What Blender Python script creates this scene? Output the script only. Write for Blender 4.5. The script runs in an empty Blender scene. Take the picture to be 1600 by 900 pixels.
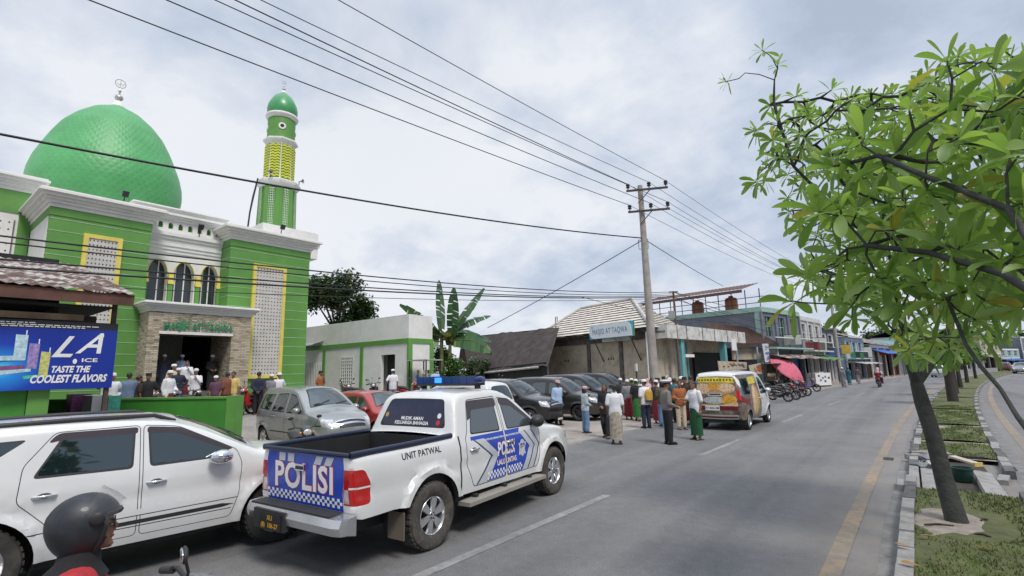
import bpy, bmesh, math, random
import numpy as np
from mathutils import Vector, Matrix
from mathutils.geometry import delaunay_2d_cdt
random.seed(7); np.random.seed(7)
S = bpy.context.scene
COL = S.collection
R_ = math.radians
PI = math.pi

# ------------------------------------------------------------------ camera
F_PX, YAW, PITCH, ROLL, CAM_H = 780.0, 38.0, 9.4, -1.3, 2.1
_y, _p, _r = R_(YAW), R_(PITCH), R_(ROLL)
cF = Vector((-math.sin(_y)*math.cos(_p), math.cos(_y)*math.cos(_p), math.sin(_p)))
_R0 = Vector((math.cos(_y), math.sin(_y), 0)); _U0 = _R0.cross(cF)
cR = _R0*math.cos(_r)+_U0*math.sin(_r); cU = _U0*math.cos(_r)-_R0*math.sin(_r)
cC = Vector((0, 0, CAM_H))
cam_d = bpy.data.cameras.new('camera'); cam = bpy.data.objects.new('camera', cam_d); COL.objects.link(cam)
cam_d.sensor_width = 36; cam_d.lens = F_PX/1600*36; cam_d.clip_start = .05; cam_d.clip_end = 3000
m = Matrix((cR, cU, -cF)).transposed().to_4x4(); m.translation = cC
cam.matrix_world = m
S.camera = cam
# measuring helpers: the point of a sight line at a height z, on a plane x = X or y = Y
def ray(px, py): return cF + cR*((px-800)/F_PX) - cU*((py-450)/F_PX)
def G(px, py, z=0.0):
    d = ray(px, py); return cC + d*((z-CAM_H)/d.z)
def AX(px, py, X):
    d = ray(px, py); return cC + d*(X/d.x)
def AY(px, py, Y):
    d = ray(px, py); return cC + d*(Y/d.y)
def AD(px, py, D): return cC + ray(px, py)*D
def curve(Y): return .00085*Y*abs(Y) if Y > 0 else 0.0

# ------------------------------------------------------------------ sky and sun
SUN_EL, SUN_AZ = 55, 112      # azimuth of the sun as a compass angle from +Y, clockwise
W = bpy.data.worlds.new('World'); S.world = W; W.use_nodes = True
nt = W.node_tree; nt.nodes.clear()
def N(nt, t, **k):
    n = nt.nodes.new(t)
    for a, b in k.items():
        if a in ('inputs',): continue
        setattr(n, a, b)
    return n
def L(nt, a, b): nt.links.new(a, b)
def math_n(nt, op, a, b=None, clamp=False):
    n = nt.nodes.new('ShaderNodeMath'); n.operation = op; n.use_clamp = clamp
    for i, v in enumerate((a, b)):
        if v is None: continue
        if isinstance(v, (int, float)): n.inputs[i].default_value = v
        else: nt.links.new(v, n.inputs[i])
    return n.outputs[0]
def ramp(nt, fac, stops):
    n = nt.nodes.new('ShaderNodeValToRGB'); nt.links.new(fac, n.inputs[0])
    e = n.color_ramp.elements
    while len(e) < len(stops): e.new(.5)
    for el, (p, c) in zip(e, stops):
        el.position = p; el.color = (c[0], c[1], c[2], 1) if not isinstance(c, (int, float)) else (c, c, c, 1)
    return n.outputs[0]
def mixc(nt, fac, a, b, blend='MIX'):
    n = nt.nodes.new('ShaderNodeMix'); n.data_type = 'RGBA'; n.blend_type = blend
    for i, v in ((0, fac), (6, a), (7, b)):
        s = n.inputs[i]
        if isinstance(v, (int, float)): s.default_value = v if i == 0 else (v, v, v, 1)
        elif isinstance(v, (tuple, list)): s.default_value = (v[0], v[1], v[2], 1)
        else: nt.links.new(v, s)
    return n.outputs[2]
def noise(nt, vec, scale, detail=4, rough=.55, dist=0):
    n = nt.nodes.new('ShaderNodeTexNoise'); n.inputs['Scale'].default_value = scale
    n.inputs['Detail'].default_value = detail; n.inputs['Roughness'].default_value = rough
    n.inputs['Distortion'].default_value = dist
    if vec is not None: nt.links.new(vec, n.inputs['Vector'])
    return n.outputs[0]
tc = N(nt, 'ShaderNodeTexCoord')
sep = N(nt, 'ShaderNodeSeparateXYZ'); L(nt, tc.outputs['Generated'], sep.inputs[0])
zz = math_n(nt, 'ADD', math_n(nt, 'MAXIMUM', sep.outputs[2], 0.0), .34)
cmb = N(nt, 'ShaderNodeCombineXYZ')
L(nt, math_n(nt, 'DIVIDE', sep.outputs[0], zz), cmb.inputs[0]); L(nt, math_n(nt, 'DIVIDE', sep.outputs[1], zz), cmb.inputs[1])
mp = N(nt, 'ShaderNodeMapping'); mp.inputs['Location'].default_value = (3.1, 1.7, 0.4); L(nt, cmb.outputs[0], mp.inputs[0])
n1 = noise(nt, mp.outputs[0], 1.25, 7, .5, .15)
n2 = noise(nt, mp.outputs[0], 4.2, 9, .58, .25)
den = math_n(nt, 'ADD', math_n(nt, 'MULTIPLY', n1, .60), math_n(nt, 'MULTIPLY', n2, .40))
# clouds darken toward the road's far end (heading +X+Y), brighten to the west
dirx = math_n(nt, 'ADD', math_n(nt, 'MULTIPLY', sep.outputs[0], -.17), -.055)
den2 = math_n(nt, 'ADD', den, dirx)
cl = ramp(nt, den2, [(.36, (3.9, 4.5, 5.6)), (.44, (4.75, 5.45, 6.65)), (.51, (6.0, 6.5, 7.4)), (.60, (7.5, 7.75, 8.2))])
sky = N(nt, 'ShaderNodeTexSky', sky_type='NISHITA'); sky.sun_disc = False
sky.sun_elevation = R_(SUN_EL); sky.sun_rotation = R_(SUN_AZ); sky.air_density = 1; sky.dust_density = 1.5
cover = ramp(nt, noise(nt, mp.outputs[0], .6, 5, .5), [(.30, .84), (.5, .98)])
skyc = mixc(nt, cover, sky.outputs[0], cl)
top = ramp(nt, sep.outputs[2], [(.60, 1.0), (.92, 1.0)])
tp = math_n(nt, 'ADD', 1.0, math_n(nt, 'MULTIPLY', math_n(nt, 'SUBTRACT', math_n(nt, 'MAXIMUM', sep.outputs[2], .66), .66), 3.2))
sc_ = N(nt, 'ShaderNodeVectorMath', operation='SCALE'); L(nt, skyc, sc_.inputs[0]); L(nt, tp, sc_.inputs['Scale'])
bg = N(nt, 'ShaderNodeBackground'); bg.inputs['Strength'].default_value = .1
L(nt, sc_.outputs[0], bg.inputs[0])
wo = N(nt, 'ShaderNodeOutputWorld'); L(nt, bg.outputs[0], wo.inputs[0])

sun_d = bpy.data.lights.new('sun', 'SUN'); sun_d.energy = 2.3; sun_d.angle = R_(18); sun_d.color = (1, .95, .88)
sun = bpy.data.objects.new('sun', sun_d); COL.objects.link(sun)
_sv = Vector((math.sin(R_(SUN_AZ))*math.cos(R_(SUN_EL)), math.cos(R_(SUN_AZ))*math.cos(R_(SUN_EL)), math.sin(R_(SUN_EL))))
sun.rotation_euler = _sv.to_track_quat('Z', 'Y').to_euler()
S.view_settings.view_transform = 'Standard'; S.view_settings.look = 'None'
S.view_settings.exposure = 0.2; S.view_settings.gamma = 1
S.render.engine = 'CYCLES'
S.cycles.max_bounces = 6; S.cycles.transparent_max_bounces = 8
S.cycles.use_denoising = True

# ------------------------------------------------------------------ materials
MATS = {}
def newmat(key):
    mt = bpy.data.materials.new(key); mt.use_nodes = True
    n = mt.node_tree; b = n.nodes['Principled BSDF']
    return mt, n, b
def M(key, c=(.5, .5, .5), rough=.6, metal=0.0, var=.12, scale=2.5, bump=0.0, bscale=30, ior=1.5, coat=0.0, dirt=0.0, dirtc=(.12, .1, .08), emit=0.0, det=4):
    """plain surface: base colour broken up by two noises, optional stains and bump"""
    if key in MATS: return MATS[key]
    mt, n, b = newmat(key)
    tcn = N(n, 'ShaderNodeTexCoord')
    o = tcn.outputs['Object']
    col = None
    if var > 0:
        f = noise(n, o, scale, det)
        lo = tuple(x*(1-var) for x in c); hi = tuple(min(1, x*(1+var)) for x in c)
        col = ramp(n, f, [(.3, lo), (.7, hi)])
    if dirt > 0:
        f2 = ramp(n, noise(n, o, scale*1.7, 8, .65, .6), [(.48, 0.0), (.72, dirt)])
        col = mixc(n, f2, col if col is not None else c, dirtc)
    if col is None: b.inputs['Base Color'].default_value = (*c, 1)
    else: L(n, col, b.inputs['Base Color'])
    b.inputs['Roughness'].default_value = rough; b.inputs['Metallic'].default_value = metal
    b.inputs['IOR'].default_value = ior
    if coat: b.inputs['Coat Weight'].default_value = coat; b.inputs['Coat Roughness'].default_value = .06
    if bump > 0:
        bn = N(n, 'ShaderNodeBump'); bn.inputs['Strength'].default_value = bump; bn.inputs['Distance'].default_value = .02
        L(n, noise(n, o, bscale, 5), bn.inputs['Height']); L(n, bn.outputs[0], b.inputs['Normal'])
    if emit > 0:
        b.inputs['Emission Color'].default_value = (*c, 1); b.inputs['Emission Strength'].default_value = emit
    MATS[key] = mt
    return mt
def paint(key, c, metal=0.0, dirt=.25):
    return M(key, c, rough=.28, metal=metal, var=.05, scale=1.5, coat=.8, dirt=dirt, dirtc=tuple(.5*x+.1 for x in c))

# ------------------------------------------------------------------ mesh builder
class MB:
    def __init__(s): s.v = []; s.f = []; s.mi = []; s.mats = []
    def slot(s, mt):
        if mt not in s.mats: s.mats.append(mt)
        return s.mats.index(mt)
    def add(s, vs, fs, mt):
        o = len(s.v); k = s.slot(mt)
        s.v.extend([tuple(v) for v in vs]); s.f.extend([tuple(i+o for i in f) for f in fs]); s.mi.extend([k]*len(fs))
        return s
    def box(s, mt, x0, x1, y0, y1, z0, z1):
        vs = [(x, y, z) for z in (z0, z1) for y in (y0, y1) for x in (x0, x1)]
        return s.add(vs, [(0, 2, 3, 1), (4, 5, 7, 6), (0, 1, 5, 4), (2, 6, 7, 3), (0, 4, 6, 2), (1, 3, 7, 5)], mt)
    def obox(s, mt, c, size, rot=None, bev=0):
        """box at centre c, size, rotated by a 3x3/euler z; bev chamfers the four long edges"""
        if rot is None: rot = Matrix.Identity(3)
        elif isinstance(rot, (int, float)): rot = Matrix.Rotation(rot, 3, 'Z')
        h = [q/2 for q in size]
        vs = [rot @ Vector((x*h[0], y*h[1], z*h[2]))+Vector(c) for z in (-1, 1) for y in (-1, 1) for x in (-1, 1)]
        return s.add(vs, [(0, 2, 3, 1), (4, 5, 7, 6), (0, 1, 5, 4), (2, 6, 7, 3), (0, 4, 6, 2), (1, 3, 7, 5)], mt)
    def tube(s, mt, pts, rad, n=8, caps=True, flat=1.0):
        pts = [Vector(p) for p in pts]
        if isinstance(rad, (int, float)): rad = [rad]*len(pts)
        up = Vector((0, 0, 1)); vs = []; fs = []
        d0 = None; a = None
        for i, p in enumerate(pts):
            d = (pts[min(i+1, len(pts)-1)]-pts[max(i-1, 0)])
            d = d.normalized() if d.length > 1e-9 else Vector((0, 0, 1))
            if a is None:
                a = d.cross(up) if abs(d.z) < .95 else d.cross(Vector((1, 0, 0)))
            else:
                a = a - d*a.dot(d)
            a.normalize(); b = a.cross(d)
            for k in range(n):
                t = 2*PI*k/n
                vs.append(p+a*(math.cos(t)*rad[i])+b*(math.sin(t)*rad[i]*flat))
        for i in range(len(pts)-1):
            for k in range(n):
                fs.append((i*n+k, i*n+(k+1) % n, (i+1)*n+(k+1) % n, (i+1)*n+k))
        if caps:
            fs.append(tuple(range(n-1, -1, -1))); fs.append(tuple((len(pts)-1)*n+k for k in range(n)))
        return s.add(vs, fs, mt)
    def lathe(s, mt, prof, c=(0, 0, 0), n=24, rot=None, sx=1, sy=1, caps=True, a0=0):
        """prof = [(r, z)]"""
        vs = []; fs = []
        rot = rot or Matrix.Identity(3); c = Vector(c)
        for r, z in prof:
            for k in range(n):
                t = 2*PI*k/n+a0
                vs.append(rot @ Vector((r*math.cos(t)*sx, r*math.sin(t)*sy, z))+c)
        for i in range(len(prof)-1):
            for k in range(n):
                fs.append((i*n+k, i*n+(k+1) % n, (i+1)*n+(k+1) % n, (i+1)*n+k))
        if caps:
            if prof[0][0] > 1e-6: fs.append(tuple(range(n-1, -1, -1)))
            if prof[-1][0] > 1e-6: fs.append(tuple((len(prof)-1)*n+k for k in range(n)))
        return s.add(vs, fs, mt)
    def ell(s, mt, c, r, rot=None, n=14, m=9):
        prof = [(math.sin(PI*i/m), -math.cos(PI*i/m)) for i in range(m+1)]
        rot = rot or Matrix.Identity(3)
        D = Matrix.Diagonal(Vector(r)) 
        return s.lathe(mt, prof, c, n, rot @ D, caps=False)
    def prism(s, mt, poly, fn0, fn1):
        """closed 2d polygon extruded between two maps (u,v)->point"""
        n = len(poly)
        vs = [fn0(*p) for p in poly]+[fn1(*p) for p in poly]
        fs = [tuple(range(n-1, -1, -1)), tuple(range(n, 2*n))]+[(i, (i+1) % n, n+(i+1) % n, n+i) for i in range(n)]
        return s.add(vs, fs, mt)
    def sheet(s, mt, rows):
        """grid of points rows[i][j]"""
        n = len(rows[0]); vs = [p for r in rows for p in r]
        fs = [(i*n+j, i*n+j+1, (i+1)*n+j+1, (i+1)*n+j) for i in range(len(rows)-1) for j in range(n-1)]
        return s.add(vs, fs, mt)
    def xf(s, mat):
        s.v = [tuple(mat @ Vector(v)) for v in s.v]; return s
    def build(s, name, parent=None, smooth=35, merge=0, recalc=True, loc=None, rz=None):
        me = bpy.data.meshes.new(name)
        me.from_pydata(s.v, [], s.f)
        for mt in s.mats: me.materials.append(mt)
        me.polygons.foreach_set('material_index', s.mi)
        if recalc or merge:
            b = bmesh.new(); b.from_mesh(me)
            if merge: bmesh.ops.remove_doubles(b, verts=b.verts, dist=merge)
            if recalc: bmesh.ops.recalc_face_normals(b, faces=b.faces)
            b.to_mesh(me); b.free()
        if smooth:
            me.polygons.foreach_set('use_smooth', [True]*len(me.polygons))
            if smooth < 180: me.set_sharp_from_angle(angle=R_(smooth))
        me.update()
        o = bpy.data.objects.new(name, me); COL.objects.link(o)
        if parent is not None: o.parent = parent
        if loc is not None: o.location = loc
        if rz is not None: o.rotation_euler.z = rz
        return o
def tag(o, label=None, cat=None, group=None, kind=None):
    if label: o['label'] = label
    if cat: o['category'] = cat
    if group: o['group'] = group
    if kind: o['kind'] = kind
    return o
def thing(name, label, cat, loc=(0, 0, 0), rz=0.0, group=None):
    o = bpy.data.objects.new(name, None); COL.objects.link(o)
    o.location = loc; o.rotation_euler.z = rz; o.empty_display_size = .1
    return tag(o, label, cat, group)
def copy_tree(o, parent=None):
    c = o.copy(); COL.objects.link(c)
    if parent is not None: c.parent = parent
    for ch in list(o.children): copy_tree(ch, c)
    return c
_FONT = {}
def text2d(body, size=1.0, bold=.0, shear=0.0, align='CENTER', sx=1.0, space=1.0):
    """triangulated lettering in the x-y plane from Blender's own font"""
    k = (body, bold, shear, align, space)
    if k not in _FONT:
        cu = bpy.data.curves.new('lettering', 'FONT'); cu.body = body; cu.size = 1; cu.offset = bold; cu.shear = shear
        cu.align_x = align; cu.align_y = 'CENTER'; cu.resolution_u = 3; cu.space_character = space
        ob = bpy.data.objects.new('lettering', cu); COL.objects.link(ob)
        dg = bpy.context.evaluated_depsgraph_get(); me = ob.evaluated_get(dg).to_mesh()
        vs = [tuple(v.co) for v in me.vertices]; fs = [tuple(p.vertices) for p in me.polygons]
        ob.evaluated_get(dg).to_mesh_clear()
        bpy.data.objects.remove(ob); bpy.data.curves.remove(cu)
        _FONT[k] = (vs, fs)
    vs, fs = _FONT[k]
    return [(x*size*sx, y*size) for x, y, z in vs], fs
def fit_text(mb, mt, body, fn, size, width, **k):
    vs, fs = text2d(body, size, **k); x0, x1 = min(v[0] for v in vs), max(v[0] for v in vs)
    mb.add([fn((x-(x0+x1)/2)*width/(x1-x0), y) for x, y in vs], fs, mt)
def put_text(mb, mt, body, fn, size, **k):
    vs, fs = text2d(body, size, **k)
    mb.add([fn(x, y) for x, y in vs], fs, mt)
# ------------------------------------------------------------------ vehicles
def chaikin(p, n, closed=False):
    p = [tuple(q) for q in p]
    for _ in range(n):
        q = []
        m_ = len(p)
        if not closed: q.append(p[0])
        for i in range(m_ if closed else m_-1):
            a, b = p[i], p[(i+1) % m_]
            q.append((.75*a[0]+.25*b[0], .75*a[1]+.25*b[1])); q.append((.25*a[0]+.75*b[0], .25*a[1]+.75*b[1]))
        if not closed: q.append(p[-1])
        p = q
    return p
def fillet(p, rad):
    """closed polygon with its corners rounded"""
    p = [np.array(q, float) for q in p]; n = len(p); out = []
    for i in range(n):
        a, b, c = p[i-1], p[i], p[(i+1) % n]
        la, lc = np.linalg.norm(a-b), np.linalg.norm(c-b)
        d = min(rad, .42*la, .42*lc)
        s, e = b+(a-b)/(la+1e-9)*d, b+(c-b)/(lc+1e-9)*d
        for t in (0, .25, .5, .75, 1): out.append(tuple((1-t)**2*s+2*t*(1-t)*b+t*t*e))
    return out
def resample(p, step, closed=False):
    p = [np.array(q, float) for q in p]
    if closed: p = p+[p[0]]
    out = []
    for a, b in zip(p[:-1], p[1:]):
        k = max(1, int(math.ceil(np.linalg.norm(b-a)/step)))
        for i in range(k): out.append(a+(b-a)*i/k)
    if not closed: out.append(p[-1])
    return np.array(out)
def inpoly(poly, P):
    poly = np.asarray(poly); x, y = P[:, 0], P[:, 1]; c = np.zeros(len(P), bool)
    j = len(poly)-1
    for i in range(len(poly)):
        xi, yi = poly[i]; xj, yj = poly[j]
        if yi != yj:
            c ^= ((yi > y) != (yj > y)) & (x < (xj-xi)*(y-yi)/(yj-yi)+xi)
        j = i
    return c
def strip(pl, w):
    """polygon of width w along an open polyline"""
    p = np.array(pl, float); d = np.gradient(p, axis=0); d /= np.linalg.norm(d, axis=1)[:, None]+1e-9
    n = np.stack([-d[:, 1], d[:, 0]], 1)*w/2
    return np.concatenate([p+n, (p-n)[::-1]])
def cdt(pts, polys):
    vs = [Vector((float(a), float(b))) for a, b in pts]; ed = []
    for po in polys:
        o = len(vs); k = len(po)
        vs.extend(Vector((float(a), float(b))) for a, b in po)
        ed.extend((o+i, o+(i+1) % k) for i in range(k))
    r = delaunay_2d_cdt(vs, ed, [], 0, 2e-4)
    return np.array([tuple(v) for v in r[0]]), np.array([f for f in r[2] if len(f) == 3])
def circle(cx, cz, r, n=36): return [(cx+r*math.cos(2*PI*i/n), cz+r*math.sin(2*PI*i/n)) for i in range(n)]
def ss(a, b, x): t = np.clip((x-a)/(b-a), 0, 1); return t*t*(3-2*t)

class Shell:
    """a car body: the two sides are height fields over the side outline, joined by a band that runs round the outline"""
    def __init__(s, sil, bot, W, belt=1.0, tum=.30, r=.075, xr=-1.6, ar=.12, xf=1.4, af=.22, under=.07, flares=(), arches=(), crown=(.13, .06, .035), smooth=2, crease=None):
        s.B = resample(chaikin(sil, smooth), .045); s.bot = bot
        t = np.gradient(s.B, axis=0); t /= np.linalg.norm(t, axis=1)[:, None]+1e-9
        s.Nn = np.stack([-t[:, 1], t[:, 0]], 1)
        s.S = np.concatenate([[0], np.cumsum(np.linalg.norm(np.diff(s.B, axis=0), axis=1))])
        s.__dict__.update(W=W, belt=belt, tum=tum, r=r, xr=xr, ar=ar, xf=xf, af=af, under=under, flares=flares, arches=arches, crown=crown, crease=crease)
        s.x0, s.x1 = s.B[:, 0].min(), s.B[:, 0].max()
        s.ye = s.base(s.B[:, 0], s.B[:, 1])-s.r
        s.iap = int(np.argmax(s.B[:, 1]))
    def base(s, x, z):
        x = np.asarray(x, float); z = np.asarray(z, float)
        k = np.clip(z-s.belt, 0, None); y = s.W-s.tum*k-.2*s.tum*k*k
        y = y-s.under*np.clip((.72-z)/.4, 0, 1.3)**2
        y = y-.012*np.clip((z-.72)/.3, 0, 1)
        y = y-s.ar*np.clip((s.xr-x)/(s.xr-s.x0), 0, 1)**2.3-s.af*np.clip((x-s.xf)/(s.x1-s.xf), 0, 1)**2.2
        if s.crease:
            zc, dep = s.crease; y = y-dep*np.exp(-((z-zc)/.06)**2)+dep*.6*np.exp(-((z-zc-.1)/.05)**2)
        for cx, cz, ra, h in s.flares:
            d = np.hypot(x-cx, z-cz); y = y+h*(1-ss(ra-.02, ra+.02, d))*(z < s.belt+.05)
        return y
    def dist(s, x, z):
        P = np.stack([x, z], -1); d = np.full(len(P), 9.0)
        A, Bq = s.B[:-1], s.B[1:]
        for a, b in zip(A, Bq):
            ab = b-a; t = np.clip(((P-a)@ab)/(ab@ab+1e-12), 0, 1)
            d = np.minimum(d, np.linalg.norm(P-a-t[:, None]*ab, axis=1))
        return d
    def y(s, x, z):
        x = np.atleast_1d(np.asarray(x, float)); z = np.atleast_1d(np.asarray(z, float))
        d = np.minimum(s.dist(x, z)/s.r, 1)
        return s.base(x, z)-s.r*(1-np.sqrt(np.clip(1-(1-d)**2, 0, 1)))
    def P(s, x, z, side=-1, off=0.0):
        """one point on the side (side -1 = right)"""
        return Vector((x, side*(float(s.y(x, z)[0])+off), z))
    def s_of(s, part, v):
        """arc length where the front (F, by z), rear (R, by z) or top (T, by x) of the outline passes v"""
        if part == 'F': a = s.B[s.iap:, 1]; q = s.S[s.iap:]; return float(np.interp(-v, -np.minimum.accumulate(a)+np.arange(len(a))*1e-7, q))
        if part == 'R': a = s.B[:s.iap+1, 1]; q = s.S[:s.iap+1]; return float(np.interp(v, np.maximum.accumulate(a)+np.arange(len(a))*1e-7, q))
        a = s.B[:, 0]; return float(np.interp(v, np.maximum.accumulate(a)+np.arange(len(a))*1e-7, s.S))
    def loop(s, sv, t, off=0.0):
        i = lambda a: np.interp(sv, s.S, a)
        bx, bz, nx, nz, ye = i(s.B[:, 0]), i(s.B[:, 1]), i(s.Nn[:, 0]), i(s.Nn[:, 1]), i(s.ye)
        cr = s.crown[0]*np.clip(nx, 0, 1)+s.crown[1]*np.clip(-nx, 0, 1)+s.crown[2]*np.clip(nz, 0, 1)
        h = cr*(1-t*t)+off
        return np.stack([bx+nx*h, t*ye, bz+nz*h], -1)
    def LP(s, part, v, yy, off=0.0):
        sv = s.s_of(part, v); ye = float(np.interp(sv, s.S, s.ye)); t = max(-1, min(1, yy/ye))
        return Vector(s.loop(np.array([sv]), np.array([t]), off)[0])
    def mesh(s, feats, loopf, bodymat, skip_sides=()):
        """feats/loopf: dicts(poly, part, mat). returns {part: MB}"""
        parts = {}
        def emit(part, V3, T, mats, mat_of):
            for pk in sorted(set(part)):
                if pk == '_none': continue
                mb = parts.setdefault(pk, MB())
                for mk in set(mat_of[i] for i in range(len(T)) if part[i] == pk):
                    idx = [i for i in range(len(T)) if part[i] == pk and mat_of[i] == mk]
                    used = {}; vs = []; fs = []
                    for i in idx:
                        f = []
                        for q in T[i]:
                            if q not in used: used[q] = len(vs); vs.append(tuple(V3[q]))
                            f.append(used[q])
                        fs.append(f)
                    mb.add(vs, fs, mk)
        # ---- sides
        outline = np.concatenate([s.B, resample(list(s.bot), .06)[1:-1]]) if len(s.bot) else s.B
        outline = np.concatenate([s.B, resample([tuple(s.B[-1])]+list(s.bot)+[tuple(s.B[0])], .06)[1:-1]])
        pts = []
        for fr in (.05, .2, .45, .75, 1.05): pts.append(s.B-s.Nn*s.r*fr)
        gx, gz = np.meshgrid(np.arange(s.x0, s.x1, .085), np.arange(.2, s.B[:, 1].max(), .075)); pts.append(np.stack([gx.ravel(), gz.ravel()], 1))
        pts = np.concatenate(pts); pts = pts[inpoly(outline, pts)]
        d = s.dist(pts[:, 0], pts[:, 1]); pts = pts[d > .002]
        polys = [outline]+[resample(circle(cx, cz, ra), .06, True) for cx, cz, ra in s.arches]
        fl = [circle(cx, cz, ra) for cx, cz, ra, h in s.flares]+[circle(cx, cz, ra+.02) for cx, cz, ra, h in s.flares]+[circle(cx, cz, ra-.02) for cx, cz, ra, h in s.flares]
        F = []
        for f in feats:
            po = np.asarray(f['poly'], float)
            if f.get('round'): po = np.array(fillet(po, .05*f['round']))
            F.append(resample(po, .06, True))
        V, T = cdt(np.concatenate([pts]+[np.array(q) for q in fl]) if fl else pts, polys+F)
        C = V[T].mean(1)
        keep = inpoly(outline, C)
        for cx, cz, ra in s.arches: keep &= ~(np.hypot(C[:, 0]-cx, C[:, 1]-cz) < ra)
        T = T[keep]; C = C[keep]
        yv = s.y(V[:, 0], V[:, 1])
        for side in (-1, 1):
            if side in skip_sides: continue
            part = ['body']*len(T); mo = [bodymat]*len(T); tg = 'R' if side < 0 else 'L'
            for f, po in zip(feats, F):
                if f.get('side', tg) != tg: continue
                for i in np.nonzero(inpoly(po, C))[0]:
                    if f.get('only') and not part[i].startswith(f['only']): continue
                    if f.get('part'): part[i] = f['part'].replace('@', tg)
                    if f.get('mat'): mo[i] = f['mat']
            V3 = np.stack([V[:, 0], side*yv, V[:, 1]], 1)
            emit(part, V3, T, None, mo)
        # ---- band
        H = .8
        ts = np.concatenate([np.linspace(-1, 1, 15)])
        gs, gt = np.meshgrid(s.S, ts*H); pts = np.stack([gs.ravel(), gt.ravel()], 1)
        F = []; fo = []
        for f in loopf:
            po = []
            for v, yy in (fillet(f['poly'], .06*f['round']) if f.get('round') else f['poly']):
                sv = s.s_of(f['at'], v) if not isinstance(v, tuple) else s.s_of(*v)
                ye = float(np.interp(sv, s.S, s.ye)); po.append((sv, H*max(-1, min(1, yy/ye))))
            F.append(resample(po, .05, True)); fo.append(dict(f, part=f['part'].replace('@', 'L')) if f.get('part') else f)
            if f.get('mirror'):
                F.append(resample([(a, -b) for a, b in po], .05, True)); fo.append(dict(f, part=f['part'].replace('@', 'R')) if f.get('part') else f)
        V, T = cdt(pts, [[(0, -H), (s.S[-1], -H), (s.S[-1], H), (0, H)]]+F)
        C = V[T].mean(1)
        part = ['body']*len(T); mo = [bodymat]*len(T)
        for f, po in zip(fo, F):
            for i in np.nonzero(inpoly(po, C))[0]:
                if f.get('only') and not part[i].startswith(f['only']): continue
                if f.get('part'): part[i] = f['part']
                if f.get('mat'): mo[i] = f['mat']
        V3 = s.loop(V[:, 0], np.clip(V[:, 1]/H, -1, 1))
        emit(part, V3, T, None, mo)
        return parts
def build_parts(parts, root, extra=None, body_name='body'):
    """parts keyed 'door#R>window': '#...' tells repeats apart and is dropped from the name"""
    objs = {}
    for k in sorted(parts, key=lambda q: q.count('>')):
        pk = k.rsplit('>', 1)[0] if '>' in k else None
        nm = k.split('>')[-1].split('#')[0]
        objs[k] = parts[k].build(nm, objs.get(pk, root) if pk else root, smooth=42, merge=.0008)
    return objs

GLASS = M('dark_glass', (.010, .018, .020), rough=.03, var=0, ior=2.2); GLASS.node_tree.nodes['Principled BSDF'].inputs['Specular Tint'].default_value = (.86, .97, 1, 1)
GLASSC = M('clear_tint_glass', (.05, .06, .062), rough=.04, var=0, ior=2.5)
SEAM = M('panel_gap', (.02, .02, .02), rough=.8, var=0)
BLACKP = M('black_plastic', (.025, .025, .027), rough=.55, var=.2)
TYRE = M('tyre_rubber', (.028, .027, .026), rough=.85, var=.25, dirt=.5, dirtc=(.13, .11, .09))
TYRE_MUD = M('tyre_rubber_dusty', (.06, .054, .048), rough=.9, var=.3, scale=6, dirt=.7, dirtc=(.17, .145, .12))
ALLOY = M('alloy_metal', (.62, .62, .63), rough=.28, metal=.85, var=.08)
ALLOYD = M('dark_alloy', (.06, .06, .065), rough=.35, metal=.5, var=.1)
CHROME = M('chrome_metal', (.75, .75, .76), rough=.12, metal=1, var=.03)
REDL = M('red_lamp_plastic', (.45, .012, .012), rough=.12, var=.1, coat=.6)
CLEARL = M('clear_lamp_plastic', (.62, .62, .63), rough=.1, metal=.4, var=.3, scale=14)
AMBER = M('amber_lamp_plastic', (.6, .2, .02), rough=.15, var=.1)
SMOKE = M('smoke_visor', (.055, .045, .05), rough=.2, var=.1)
PLATEW = M('white_plate', (.72, .72, .7), rough=.4, var=.05)
PLATEK = M('black_plate', (.02, .02, .02), rough=.4, var=.1)
INK = M('black_ink', (.012, .012, .014), rough=.5, var=0)
WHITEINK = M('white_ink', (.78, .78, .78), rough=.5, var=0)

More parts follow.
